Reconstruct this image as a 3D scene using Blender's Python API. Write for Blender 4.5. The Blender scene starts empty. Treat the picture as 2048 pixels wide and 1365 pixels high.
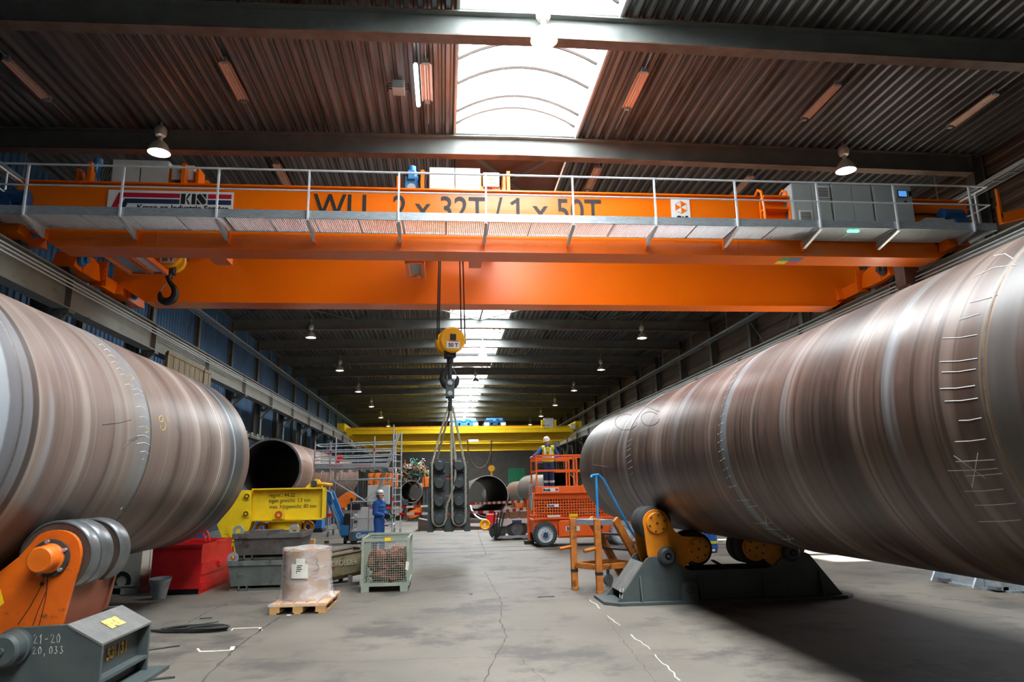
SKY, SUN, WORLD, EXPO = 24.0, 50.0, 3.0, 0.3
import bpy, bmesh, math, random
from mathutils import Vector, Matrix, Euler
random.seed(7)
sc = bpy.context.scene
COL = sc.collection
pi = math.pi
def V(*a): return Vector(a)

# ------------------------------------------------------------------ camera
YAW, PITCH, ROLL, FPX, EYE = math.radians(5.5905), math.radians(11.9758), math.radians(-1.0918), 1400.55, 1.75
_f = V(math.sin(YAW)*math.cos(PITCH), math.cos(YAW)*math.cos(PITCH), math.sin(PITCH))
_r0 = V(math.cos(YAW), -math.sin(YAW), 0)
_u0 = _r0.cross(_f)
_r = _r0*math.cos(ROLL) + _u0*math.sin(ROLL)
_u = -_r0*math.sin(ROLL) + _u0*math.cos(ROLL)
cd = bpy.data.cameras.new('camera'); cam = bpy.data.objects.new('camera', cd); COL.objects.link(cam)
cd.sensor_width = 36; cd.lens = FPX/2048*36; cd.clip_end = 400; cd.clip_start = .05
cam.matrix_world = Matrix(((_r.x, _u.x, -_f.x, 0), (_r.y, _u.y, -_f.y, 0), (_r.z, _u.z, -_f.z, EYE), (0, 0, 0, 1)))
sc.camera = cam
def ray(px, py): return _f + _r*((px-1024)/FPX) - _u*((py-682.5)/FPX)
def atY(px, py, Y):
    d = ray(px, py); t = Y/d.y; return V(d.x*t, Y, EYE+d.z*t)
def atZ(px, py, Z=0.0):
    d = ray(px, py); t = (Z-EYE)/d.z; return V(d.x*t, d.y*t, Z)
def atCyl(px, py, xc, zc, R, near=True):
    d = ray(px, py); a = d.x*d.x+d.z*d.z; b = -2*(d.x*xc+d.z*(zc-EYE)); c = xc*xc+(zc-EYE)**2-R*R
    q = b*b-4*a*c
    if q < 0: return None
    t = (-b-math.sqrt(q))/(2*a); return V(d.x*t, d.y*t, EYE+d.z*t)

# ------------------------------------------------------------------ materials
MATS = {}
def hexc(h):
    h = h.lstrip('#'); c = [int(h[i:i+2], 16)/255 for i in (0, 2, 4)]
    return tuple(x/12.92 if x <= .04045 else ((x+.055)/1.055)**2.4 for x in c)
def nt(name):
    m = bpy.data.materials.new(name); m.use_nodes = True; t = m.node_tree
    return m, t, t.nodes['Principled BSDF']
def mat(name, c1, c2=None, rough=.5, metal=0, scale=4, stretch=(1, 1, 1), bump=0, detail=5, c3=None, s3=1.2, th3=.6, rvar=.12, lo=.35, hi=.65, coord='Object', spec=.5, bscale=None):
    m, t, b = nt(name); N = t.nodes; L = t.links
    c1 = hexc(c1) if isinstance(c1, str) else c1
    b.inputs['Roughness'].default_value = rough; b.inputs['Metallic'].default_value = metal
    b.inputs['Specular IOR Level'].default_value = spec
    b.inputs['Base Color'].default_value = (*c1, 1)
    if c2:
        c2 = hexc(c2) if isinstance(c2, str) else c2
        tc = N.new('ShaderNodeTexCoord'); mp = N.new('ShaderNodeMapping'); mp.inputs['Scale'].default_value = stretch
        L.new(tc.outputs[coord], mp.inputs['Vector'])
        n = N.new('ShaderNodeTexNoise'); n.inputs['Scale'].default_value = scale; n.inputs['Detail'].default_value = detail; n.inputs['Roughness'].default_value = .62
        L.new(mp.outputs[0], n.inputs['Vector'])
        r = N.new('ShaderNodeValToRGB'); r.color_ramp.elements[0].position = lo; r.color_ramp.elements[1].position = hi
        r.color_ramp.elements[0].color = (*c1, 1); r.color_ramp.elements[1].color = (*c2, 1)
        L.new(n.outputs['Fac'], r.inputs[0]); out = r.outputs[0]
        if c3:
            c3 = hexc(c3) if isinstance(c3, str) else c3
            n3 = N.new('ShaderNodeTexNoise'); n3.inputs['Scale'].default_value = s3; n3.inputs['Detail'].default_value = 7; n3.inputs['Roughness'].default_value = .7
            L.new(mp.outputs[0], n3.inputs['Vector'])
            r3 = N.new('ShaderNodeValToRGB'); r3.color_ramp.elements[0].position = th3; r3.color_ramp.elements[1].position = min(1, th3+.1)
            r3.color_ramp.elements[0].color = (0, 0, 0, 1); r3.color_ramp.elements[1].color = (1, 1, 1, 1)
            L.new(n3.outputs['Fac'], r3.inputs[0])
            mx = N.new('ShaderNodeMix'); mx.data_type = 'RGBA'; mx.inputs['B'].default_value = (*c3, 1)
            L.new(r3.outputs[0], mx.inputs['Factor']); L.new(out, mx.inputs['A']); out = mx.outputs['Result']
        L.new(out, b.inputs['Base Color'])
        if rvar:
            mr = N.new('ShaderNodeMapRange'); mr.inputs['To Min'].default_value = max(.03, rough-rvar); mr.inputs['To Max'].default_value = min(1, rough+rvar)
            L.new(n.outputs['Fac'], mr.inputs['Value']); L.new(mr.outputs[0], b.inputs['Roughness'])
        if bump:
            src = n
            if bscale:
                src = N.new('ShaderNodeTexNoise'); src.inputs['Scale'].default_value = bscale; src.inputs['Detail'].default_value = 4; L.new(mp.outputs[0], src.inputs['Vector'])
            bp = N.new('ShaderNodeBump'); bp.inputs['Strength'].default_value = bump; bp.inputs['Distance'].default_value = .02
            L.new(src.outputs['Fac'], bp.inputs['Height']); L.new(bp.outputs[0], b.inputs['Normal'])
    MATS[name] = m; return m
def emit(name, c, s):
    m, t, b = nt(name); N = t.nodes
    e = N.new('ShaderNodeEmission'); e.inputs[0].default_value = (*c, 1); e.inputs[1].default_value = s
    t.links.new(e.outputs[0], N['Material Output'].inputs[0]); MATS[name] = m; return m

# ------------------------------------------------------------------ mesh builder
class MB:
    def __init__(s): s.v = []; s.f = []; s.mi = []; s.cm = 0; s.M = None
    def add(s, vs, fs):
        o = len(s.v)
        for p in vs:
            p = Vector(p); s.v.append(s.M @ p if s.M else p)
        for f in fs: s.f.append([o+i for i in f]); s.mi.append(s.cm)
        return s
    def box(s, x0, x1, y0, y1, z0, z1):
        x0, x1 = sorted((x0, x1)); y0, y1 = sorted((y0, y1)); z0, z1 = sorted((z0, z1))
        return s.add([(x0,y0,z0),(x1,y0,z0),(x1,y1,z0),(x0,y1,z0),(x0,y0,z1),(x1,y0,z1),(x1,y1,z1),(x0,y1,z1)],
                     [(0,3,2,1),(4,5,6,7),(0,1,5,4),(1,2,6,5),(2,3,7,6),(3,0,4,7)])
    def obox(s, c, size, rot=(0,0,0)):
        R = Euler(rot).to_matrix(); h = [x/2 for x in size]; c = Vector(c)
        P = [(a*h[0],b*h[1],d*h[2]) for d in (-1,1) for a,b in ((-1,-1),(1,-1),(1,1),(-1,1))]
        return s.add([c+R@Vector(p) for p in P], [(0,3,2,1),(4,5,6,7),(0,1,5,4),(1,2,6,5),(2,3,7,6),(3,0,4,7)])
    def bar(s, p0, p1, w, h, up=(0,0,1)):
        p0 = Vector(p0); p1 = Vector(p1); d = (p1-p0); l = d.length; d.normalize(); u = Vector(up)
        if abs(d.dot(u)) > .99: u = Vector((0,1,0))
        r = d.cross(u).normalized(); u = r.cross(d)
        vs = []
        for p in (p0, p1):
            for a, b in ((-1,-1),(1,-1),(1,1),(-1,1)): vs.append(p + r*(a*w/2) + u*(b*h/2))
        return s.add(vs, [(0,1,2,3),(7,6,5,4),(0,4,5,1),(1,5,6,2),(2,6,7,3),(3,7,4,0)])
    def tube(s, p0, p1, r, n=10, r1=None, caps=True):
        return s.lathe([(r, 0), (r if r1 is None else r1, (Vector(p1)-Vector(p0)).length)], p0, Vector(p1)-Vector(p0), n, caps)
    def lathe(s, prof, org, axis, n=24, caps=True, closed=False):
        a = Vector(axis).normalized(); t = Vector((0,0,1)) if abs(a.z) < .9 else Vector((1,0,0))
        u = a.cross(t).normalized(); w = a.cross(u); org = Vector(org); vs = []; fs = []
        for r, h in prof:
            for k in range(n):
                an = 2*pi*k/n; vs.append(org + a*h + (u*math.cos(an)+w*math.sin(an))*r)
        m = len(prof)
        for i in range(m if closed else m-1):
            j = (i+1) % m
            for k in range(n):
                k2 = (k+1) % n; fs.append((i*n+k, i*n+k2, j*n+k2, j*n+k))
        if caps and not closed:
            fs.append(tuple(range(n-1, -1, -1))); fs.append(tuple((m-1)*n+k for k in range(n)))
        return s.add(vs, fs)
    def path(s, pts, r, n=8, closed=False, rz=None):
        P = [Vector(p) for p in pts]; m = len(P); vs = []; fs = []; up = None
        for i in range(m):
            a = P[(i-1) % m] if (closed or i > 0) else P[i]; b = P[(i+1) % m] if (closed or i < m-1) else P[i]
            d = (b-a).normalized() if (b-a).length > 1e-9 else Vector((0,0,1))
            if up is None:
                t = Vector((0,0,1)) if abs(d.z) < .9 else Vector((1,0,0)); up = (t - d*t.dot(d)).normalized()
            else:
                up = up - d*up.dot(d)
                up = up.normalized() if up.length > 1e-6 else Vector((0,0,1))
            sd = d.cross(up); rr = r[i] if isinstance(r, (list, tuple)) else r
            for k in range(n):
                an = 2*pi*k/n; vs.append(P[i] + sd*math.cos(an)*rr + up*math.sin(an)*(rz or rr))
        for i in range(m if closed else m-1):
            j = (i+1) % m
            for k in range(n):
                k2 = (k+1) % n; fs.append((i*n+k, j*n+k, j*n+k2, i*n+k2))
        if not closed: fs.append(tuple(range(n))); fs.append(tuple((m-1)*n+k for k in range(n-1, -1, -1)))
        return s.add(vs, fs)
    def prism(s, pts, ax, a, b):
        def mk(p, d): return {'x': (d, p[0], p[1]), 'y': (p[0], d, p[1]), 'z': (p[0], p[1], d)}[ax]
        n = len(pts)
        return s.add([mk(p, a) for p in pts]+[mk(p, b) for p in pts],
                     [tuple(range(n)), tuple(range(2*n-1, n-1, -1))]+[(i, n+i, n+(i+1) % n, (i+1) % n) for i in range(n)])
    def ibeam(s, p0, p1, h, w, tf=.03, tw=.02, up=(0,0,1)):
        p0 = Vector(p0); p1 = Vector(p1); u = Vector(up)
        s.bar(p0+u*(h/2-tf/2), p1+u*(h/2-tf/2), w, tf, up); s.bar(p0-u*(h/2-tf/2), p1-u*(h/2-tf/2), w, tf, up)
        return s.bar(p0, p1, tw, h-2*tf, up)
    def ball(s, c, r, n=12, sq=(1,1,1)):
        prof = []; c = Vector(c); vs = []; fs = []; m = n//2
        for i in range(m+1):
            th = pi*i/m
            for k in range(n):
                ph = 2*pi*k/n; vs.append(c+Vector((r*sq[0]*math.sin(th)*math.cos(ph), r*sq[1]*math.sin(th)*math.sin(ph), r*sq[2]*math.cos(th))))
        for i in range(m):
            for k in range(n): fs.append((i*n+k, (i+1)*n+k, (i+1)*n+(k+1) % n, i*n+(k+1) % n))
        return s.add(vs, fs)
    def build(s, name, mt, parent=None, smooth=35, bevel=0, local=False, kind=None, label=None):
        me = bpy.data.meshes.new(name)
        vs = s.v
        if parent is not None and not local:
            R = ROOT.get(parent.name)
            if R is not None:
                Ri = R.inverted(); vs = [Ri @ p for p in vs]
        me.from_pydata([tuple(p) for p in vs], [], s.f)
        for m in (mt if isinstance(mt, (list, tuple)) else [mt]): me.materials.append(m if not isinstance(m, str) else MATS[m])
        me.polygons.foreach_set('material_index', s.mi)
        bm = bmesh.new(); bm.from_mesh(me)
        bmesh.ops.remove_doubles(bm, verts=bm.verts, dist=1e-5)
        bmesh.ops.recalc_face_normals(bm, faces=bm.faces)
        if smooth:
            for f in bm.faces: f.smooth = True
            lim = math.radians(smooth)
            for e in bm.edges:
                if len(e.link_faces) != 2 or e.calc_face_angle(0) > lim: e.smooth = False
        bm.to_mesh(me); bm.free()
        o = bpy.data.objects.new(name, me); COL.objects.link(o)
        if parent is not None:
            o.parent = parent; ROOT[o.name] = ROOT.get(parent.name, Matrix())
        else: ROOT[o.name] = Matrix()
        if bevel:
            md = o.modifiers.new('edge', 'BEVEL'); md.width = bevel; md.segments = 2; md.limit_method = 'ANGLE'; md.angle_limit = math.radians(50)
        if kind: o['kind'] = kind
        if label: o['label'] = label
        return o
ROOT = {}
def tag(o, label, cat, group=None, kind=None):
    o['label'] = label; o['category'] = cat
    if group: o['group'] = group
    if kind: o['kind'] = kind
    return o
def thing(name, loc, label, cat, group=None, rz=0):
    o = bpy.data.objects.new(name, None); COL.objects.link(o); o.empty_display_size = .2
    o.location = loc; o.rotation_euler = (0, 0, rz)
    ROOT[o.name] = Matrix.Translation(Vector(loc)) @ Matrix.Rotation(rz, 4, 'Z')
    return tag(o, label, cat, group)
def thing_part(name, parent):
    """an Empty part that only gathers its sub-parts"""
    o = bpy.data.objects.new(name, None); COL.objects.link(o); o.parent = parent; ROOT[o.name] = ROOT[parent.name]; return o
def rebase(o, loc):
    """move a single-mesh thing's origin to loc without moving the mesh"""
    loc = Vector(loc); o.data.transform(Matrix.Translation(-loc)); o.location = loc; ROOT[o.name] = Matrix.Translation(loc); return o
def dup(o, loc=None, rz=None, label=None, parent=None):
    c = o.copy(); COL.objects.link(c)
    if parent is not None: c.parent = parent
    if loc is not None: c.location = loc
    if rz is not None: c.rotation_euler = (0, 0, rz)
    if label: c['label'] = label
    for ch in list(o.children): dup(ch, parent=c)
    return c
def text(body, size, M, mt, parent, name='lettering', extrude=.003, bold=0, align='LEFT', sx=1, label=None, spacing=1):
    cu = bpy.data.curves.new(name, 'FONT'); cu.body = body; cu.size = size; cu.extrude = extrude; cu.offset = bold; cu.align_x = align; cu.space_character = spacing
    cu.resolution_u = 4
    o = bpy.data.objects.new('tmp_text', cu); COL.objects.link(o)
    me = bpy.data.meshes.new_from_object(o); bpy.data.objects.remove(o); me.name = name
    R = ROOT[parent.name].inverted() if parent is not None else Matrix()
    me.transform(R @ M @ Matrix.Diagonal((sx, 1, 1, 1)))
    me.materials.clear(); me.materials.append(MATS[mt] if isinstance(mt, str) else mt)
    o = bpy.data.objects.new(name, me); COL.objects.link(o)
    if parent is not None: o.parent = parent
    ROOT[o.name] = ROOT[parent.name] if parent is not None else Matrix()
    if label: o['label'] = label
    return o
def facing(loc, right=(1,0,0), up=(0,0,1)):
    r = Vector(right).normalized(); u = Vector(up); n = r.cross(u).normalized(); u = n.cross(r)
    return Matrix(((r.x, u.x, n.x, loc[0]), (r.y, u.y, n.y, loc[1]), (r.z, u.z, n.z, loc[2]), (0, 0, 0, 1)))
def arc(c, r, a0, a1, n=8): return [(c[0]+r*math.cos(math.radians(a0+(a1-a0)*i/n)), c[1]+r*math.sin(math.radians(a0+(a1-a0)*i/n))) for i in range(n+1)]
mat('concrete', '#59544b', '#706a5f', rough=.66, scale=.4, detail=10, c3='#494540', s3=.7, th3=.5, bump=.12, bscale=9)
mat('orange', '#e86a04', '#ea6f06', rough=.27, scale=.6, rvar=0)
mat('orange_dirty', '#d8640f', '#e87a1c', rough=.5, scale=3, c3='#7a4420', s3=2.5, th3=.66, bump=.05)
mat('orange_worn', '#e0660f', '#d05c0f', rough=.45, scale=5, c3='#5a3f2a', s3=6, th3=.6, bump=.06)
mat('orange_yellow', '#dc860e', '#c8760f', rough=.45, scale=4, c3='#4e3210', s3=7, th3=.62, bump=.05)
mat('rust_orange', '#a35c1c', '#c07325', rough=.65, scale=6, c3='#56331b', s3=4, th3=.52, bump=.1)
mat('galv', '#9aa4aa', '#b4bdc2', rough=.38, metal=.55, scale=9, stretch=(1, 1, 4), bump=.03)
mat('galv_plain', '#cdd4d9', '#dde3e7', rough=.4, metal=.25, scale=12)
mat('steel_beam', '#646a67', '#737976', rough=.5, scale=2, c3='#5d4a40', s3=1.5, th3=.66)
mat('beam_flange', '#5f4c42', '#75665c', rough=.6, scale=2.5, stretch=(1, 1, 1))
mat('deck', '#6f7376', '#8d9193', rough=.36, metal=.5, scale=.8, stretch=(3, .25, 1), c3='#5c5550', s3=.6, th3=.55)
mat('deck_closed', '#6b4d3d', '#7a5a48', rough=.7, scale=1.5)
mat('wall_blue', '#3b6288', '#4a78a2', rough=.5, scale=1.2, stretch=(1, 1, .3), c3='#3a332e', s3=.8, th3=.6)
mat('wall_brown', '#57493f', '#6b5b4f', rough=.6, scale=1, stretch=(1, .3, 2), c3='#3c3029', s3=.8, th3=.58)
mat('wall_grey', '#4c4945', '#5a5651', rough=.7, scale=1)
mat('column_grey', '#5c5f5c', '#6c6f6b', rough=.6, scale=2, c3='#4a4038', s3=2, th3=.62)
mat('runway_grey', '#77776f', '#87867d', rough=.55, scale=1.5, c3='#4f4b44', s3=1.2, th3=.6)
mat('panel_board', '#7c6f58', '#94866b', rough=.8, scale=2, stretch=(1, 5, .3), c3='#b8b0a0', s3=2, th3=.72)
mat('dark_steel', '#33383a', '#42484a', rough=.5, metal=.2, scale=4, c3='#5a5750', s3=5, th3=.7, bump=.04)
mat('base_green', '#40484a', '#4c5553', rough=.55, scale=3, c3='#77746a', s3=6, th3=.7, bump=.05)
mat('black', '#141414', '#1e1e1e', rough=.55, scale=8)
mat('rubber', '#1b1b1c', '#2a2a2b', rough=.75, scale=10, bump=.1)
mat('rubber_grey', '#55585a', '#6d7072', rough=.7, scale=8, bump=.1)
mat('rollersteel', '#8b9296', '#6c7276', rough=.32, metal=.75, scale=2, c3='#4b3c34', s3=3, th3=.62)
mat('rollerside', '#4a3c34', '#5f5048', rough=.6, metal=.3, scale=5)
mat('rope', '#8d8a7d', '#aba896', rough=.5, metal=.25, scale=40)
mat('yellow', '#ecc50c', '#f2cd18', rough=.4, scale=3, rvar=.06)
mat('yellow_dirty', '#e5c10c', '#f0cf1e', rough=.45, scale=4, c3='#6e5a17', s3=5, th3=.7, bump=.04)
mat('yellow_hook', '#eda612', '#f4b41c', rough=.35, scale=3)
mat('white', '#e8e8e6', '#dededb', rough=.45, scale=3)
mat('cabinet', '#d4d4cf', '#c6c6c0', rough=.4, scale=2)
mat('cabinet_grey', '#969b99', '#a0a5a3', rough=.42, scale=2)
mat('blue_motor', '#2b6fa8', '#357db8', rough=.4, scale=5)
mat('blue_dark', '#123a63', '#1a4a7a', rough=.4, scale=5)
mat('blue_machine', '#1f5fa8', '#2a6db8', rough=.45, scale=4)
mat('blue_lift', '#1c6fae', '#2b82c2', rough=.4, scale=4)
mat('blue_rail', '#1f86cc', '#2c92d6', rough=.45, scale=5)
mat('red_box', '#d61c1e', '#bb1719', rough=.45, scale=3, c3='#5b1512', s3=4, th3=.66, bump=.05)
mat('red', '#d22222', '#c01c1c', rough=.5, scale=4)
mat('logo_red', '#b5142c', rough=.5); mat('logo_navy', '#1c2c4e', rough=.5)
mat('ink', '#171514', rough=.6); mat('ink_grey', '#3b3835', rough=.6)
mat('chalk', '#c9cbc8', rough=.95); mat('chalk_yellow', '#d8c25a', rough=.95); mat('red_paint', '#c8392c', rough=.7)
mat('green', '#1f7a56', '#27906a', rough=.5, scale=4)
mat('container', '#b8b7a6', '#c6c5b5', rough=.65, scale=2.5, c3='#7a6a52', s3=4, th3=.66)
mat('bin_steel', '#55504c', '#6b6662', rough=.6, metal=.3, scale=4, c3='#43362e', s3=3, th3=.56, bump=.06)
mat('bin_green', '#5b615c', '#6d736d', rough=.6, metal=.2, scale=4, c3='#4a3e35', s3=3, th3=.58, bump=.06)
mat('skip_olive', '#7d7458', '#92886a', rough=.7, scale=4, c3='#6a4a32', s3=4, th3=.5, bump=.08)
mat('wood', '#b68a58', '#c99c68', rough=.75, scale=3, stretch=(8, 1, 8))
mat('wood_new', '#c9955a', '#d6a76e', rough=.7, scale=3, stretch=(1, 8, 8))
mat('wood_dark', '#6b4a35', '#82604a', rough=.8, scale=3, stretch=(1, 1, 6))
mat('card', '#a5805f', '#b38e6c', rough=.7, scale=2)
mat('paper', '#e6e4da', '#dcdacf', rough=.8, scale=6)
mat('basket_grey', '#8a9384', '#98a192', rough=.5, scale=5, c3='#6b6256', s3=6, th3=.7)
mat('tarp', '#6a3622', '#91482a', rough=.8, scale=6, c3='#3f2a1f', s3=5, th3=.5, bump=.5)
mat('rib_dark', '#2a211c', '#3a2e27', rough=.6, scale=4)
mat('worn_yellow', '#d9b45a', '#e0bd66', rough=.6, scale=8, c3='#474d4f', s3=14, th3=.52)
mat('window_frame', '#b9bdba', '#c9cdca', rough=.5, scale=3)
mat('bucket', '#a5adb1', '#c0c7ca', rough=.35, metal=.35, scale=7, bump=.15)
mat('skin', '#c98d6e', '#d39a7c', rough=.55, scale=12)
mat('hair', '#5b4a3c', '#6b594a', rough=.8, scale=30)
mat('coverall', '#18488a', '#1f56a0', rough=.8, scale=7, bump=.6)
mat('navy_cloth', '#1e2a4a', '#283860', rough=.8, scale=7, bump=.6)
mat('jacket_blue', '#24427c', '#2f5294', rough=.8, scale=7, bump=.6)
mat('dusty_lit_grey', '#6f6f6b', '#5e605e', rough=.65, scale=5, c3='#4d5358', s3=8, th3=.62)  # paler grey for dust, with skylight on the upper plates put into the colour
mat('rust_brown', '#7a4430', '#8f5138', rough=.6, scale=4, c3='#c0572a', s3=6, th3=.66)
mat('stencil', '#a8861c', '#b8942a', rough=.7, scale=9, c3='#4d4a35', s3=16, th3=.55)
mat('faded', '#a09a84', '#8c866f', rough=.8, scale=14, c3='#6e6650', s3=20, th3=.52)
mat('red_faded', '#a5747a', '#b08a8c', rough=.7, scale=20)
mat('tyre_blue', '#343a3f', '#484f54', rough=.75, scale=10, bump=.1)
mat('tyre_dusty', '#8d979d', '#a5afb4', rough=.8, scale=10, bump=.1)
mat('hivis', '#b4b81c', '#c6c82c', rough=.7, scale=6, bump=.2)
mat('reflective', '#cfd1cf', rough=.35, metal=.3)
mat('helmet', '#e3e2da', '#d6d5cd', rough=.3, scale=4)
mat('boot', '#1d1b1a', '#2a2725', rough=.6, scale=10)
mat('lens', '#3a4146', rough=.15)
mat('lift_orange', '#ee6018', '#f26c22', rough=.42, scale=3, c3='#8a3a1c', s3=6, th3=.72)
mat('scaffold', '#aab3b9', '#c0c8cd', rough=.35, metal=.5, scale=8, c3='#8a7a66', s3=9, th3=.68)
mat('sling_orange', '#e8622a', '#d9531f', rough=.8, scale=8)
mat('floor_white', '#d9d7ce', rough=.8); mat('crack', '#4a4640', rough=.9)
mat('lamp_shell', '#c6c5be', '#d6d5ce', rough=.35, metal=.1, scale=6)
mat('batten', '#d8a48a', '#e2b59c', rough=.4, scale=3)
mat('outside_ground', '#c6c2ba', rough=.9)
emit('lamp_glow', (1, .9, .66), 45); emit('tube_glow', (.95, .98, 1), 5); emit('screen', (.12, .4, 1), .7); emit('sign_green', (.25, 1, .55), 1.5)
emit('skylight', (.93, .97, 1), SKY)
def mat_film():
    m, t, b = nt('film'); b.inputs['Base Color'].default_value = (.86, .88, .9, 1); b.inputs['Roughness'].default_value = .16
    N = t.nodes; L = t.links; tc = N.new('ShaderNodeTexCoord'); mp = N.new('ShaderNodeMapping'); mp.inputs['Scale'].default_value = (1, 1, 2.2); L.new(tc.outputs['Object'], mp.inputs[0])
    n = N.new('ShaderNodeTexNoise'); n.inputs['Scale'].default_value = 3.2; n.inputs['Detail'].default_value = 3; n.inputs['Distortion'].default_value = .8; L.new(mp.outputs[0], n.inputs['Vector'])
    bp = N.new('ShaderNodeBump'); bp.inputs['Strength'].default_value = .45; bp.inputs['Distance'].default_value = .03; L.new(n.outputs[0], bp.inputs['Height']); L.new(bp.outputs[0], b.inputs['Normal'])
    mr = N.new('ShaderNodeMapRange'); mr.inputs['From Min'].default_value = .25; mr.inputs['From Max'].default_value = .8; mr.inputs['To Min'].default_value = .1; mr.inputs['To Max'].default_value = .5
    L.new(n.outputs[0], mr.inputs[0]); L.new(mr.outputs[0], b.inputs['Alpha']); MATS['film'] = m
mat_film()
def mat_pipe(name, base, light, dark, bands, rough=.4, blue=(.30, .34, .37), lines=.6):
    """mill-scale pipe: rings of tone along the pipe's own axis (local Y), bands for the ground welds and for painted glare"""
    m, t, b = nt(name); N = t.nodes; L = t.links
    tc = N.new('ShaderNodeTexCoord')
    def noise(sc_, sy, detail, ro=.6):
        mp = N.new('ShaderNodeMapping'); mp.inputs['Scale'].default_value = (sc_, sy, sc_); L.new(tc.outputs['Object'], mp.inputs[0])
        n = N.new('ShaderNodeTexNoise'); n.inputs['Scale'].default_value = 1; n.inputs['Detail'].default_value = detail; n.inputs['Roughness'].default_value = ro; L.new(mp.outputs[0], n.inputs['Vector']); return n
    def ramp(src, stops):
        r = N.new('ShaderNodeValToRGB'); e = r.color_ramp.elements
        while len(e) < len(stops): e.new(.5)
        for i, (p, c) in enumerate(stops): e[i].position = p; e[i].color = (*c, 1)
        L.new(src, r.inputs[0]); return r.outputs[0]
    def mix(f, a, bb, mode='MIX'):
        x = N.new('ShaderNodeMix'); x.data_type = 'RGBA'; x.blend_type = mode
        if isinstance(f, float): x.inputs['Factor'].default_value = f
        else: L.new(f, x.inputs['Factor'])
        for k, s in (('A', a), ('B', bb)):
            if isinstance(s, tuple): x.inputs[k].default_value = (*s, 1)
            else: L.new(s, x.inputs[k])
        return x.outputs['Result']
    n1 = noise(.10, 1.5, 3); n2 = noise(.18, 6.5, 5, .7); n3 = noise(.9, 2.0, 6, .7); n4 = noise(.25, 3.3, 3)
    base, light, dark = hexc(base), hexc(light), hexc(dark)
    col = ramp(n1.outputs[0], [(.34, dark), (.44, base), (.54, base), (.62, light)])
    fine = ramp(n2.outputs[0], [(.30, (.55, .52, .5)), (.43, (.93, .93, .93)), (.58, (1, 1, 1)), (.72, (1.2, 1.2, 1.22))])
    col = mix(.75, col, fine, 'MULTIPLY')
    pat = ramp(n3.outputs[0], [(.55, (0, 0, 0)), (.75, (.45, .45, .45))]); col = mix(pat, col, light)
    n5 = noise(.05, 3.1, 3, .55); n6 = noise(.05, 1.9, 2, .5)
    for q_ in (n5, n6):
        ln = ramp(q_.outputs[0], [(.47, (0, 0, 0)), (.495, (lines, lines, lines)), (.505, (lines, lines, lines)), (.515, (0, 0, 0))]); col = mix(ln, col, tuple(x*.55 for x in dark))
    blu = ramp(n4.outputs[0], [(.6, (0, 0, 0)), (.75, (.55, .55, .55))]); col = mix(blu, col, blue)
    sep = N.new('ShaderNodeSeparateXYZ'); L.new(tc.outputs['Object'], sep.inputs[0])
    wob = N.new('ShaderNodeMath'); wob.operation = 'MULTIPLY_ADD'; wob.inputs[1].default_value = .12; L.new(n3.outputs[0], wob.inputs[0]); L.new(sep.outputs['Y'], wob.inputs[2])
    for y, w, c, a in bands:
        d = N.new('ShaderNodeMath'); d.operation = 'SUBTRACT'; L.new(wob.outputs[0] if w > .06 else sep.outputs['Y'], d.inputs[0]); d.inputs[1].default_value = y+(.06 if w > .06 else 0)
        ab = N.new('ShaderNodeMath'); ab.operation = 'ABSOLUTE'; L.new(d.outputs[0], ab.inputs[0])
        mr = N.new('ShaderNodeMapRange'); mr.inputs['From Min'].default_value = w*.65; mr.inputs['From Max'].default_value = w; mr.inputs['To Min'].default_value = a; mr.inputs['To Max'].default_value = 0
        L.new(ab.outputs[0], mr.inputs[0]); col = mix(mr.outputs[0], col, hexc(c))
    L.new(col, b.inputs['Base Color']); b.inputs['Metallic'].default_value = .05; b.inputs['Specular IOR Level'].default_value = .34
    mr = N.new('ShaderNodeMapRange'); mr.inputs['To Min'].default_value = rough-.13; mr.inputs['To Max'].default_value = rough+.15; L.new(n2.outputs[0], mr.inputs[0]); L.new(mr.outputs[0], b.inputs['Roughness'])
    bp = N.new('ShaderNodeBump'); bp.inputs['Strength'].default_value = .15; bp.inputs['Distance'].default_value = .01; L.new(n2.outputs[0], bp.inputs['Height']); L.new(bp.outputs[0], b.inputs['Normal'])
    MATS[name] = m
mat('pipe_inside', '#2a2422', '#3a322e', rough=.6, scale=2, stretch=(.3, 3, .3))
mat('pipe_lip', '#8f9194', '#a6a8aa', rough=.4, metal=.5, scale=5)
mat('weld', '#5a5450', '#6d6762', rough=.45, metal=.5, scale=20)
# ================================================================== the hall
XL, XR, YB, YF = -11.45, 15.4, -15.0, 97.0
XS0, XS1 = .29, 3.52                         # skylight strip
def zr(x): return 11.10 - .012*abs(x-1.9)    # underside of the roof deck
BEAMS = [-13.0, -7.7, -2.6, 2.4, 7.4, 12.37, 17.37, 22.48, 27.59, 32.69, 37.8, 43.1, 48.4, 53.7, 59.0, 64.3, 69.6, 74.9, 80.2, 85.5, 90.8]
CLOSED = {6, 12}                             # bays whose skylight is boarded over
def struct(o): o['kind'] = 'structure'; return o
m = MB(); m.add([(XL-.3, YB, 0), (XR, YB, 0), (XR, YF, 0), (XL-.3, YF, 0)], [(0, 1, 2, 3)]); fl = struct(m.build('floor', 'concrete', smooth=0))
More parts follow.
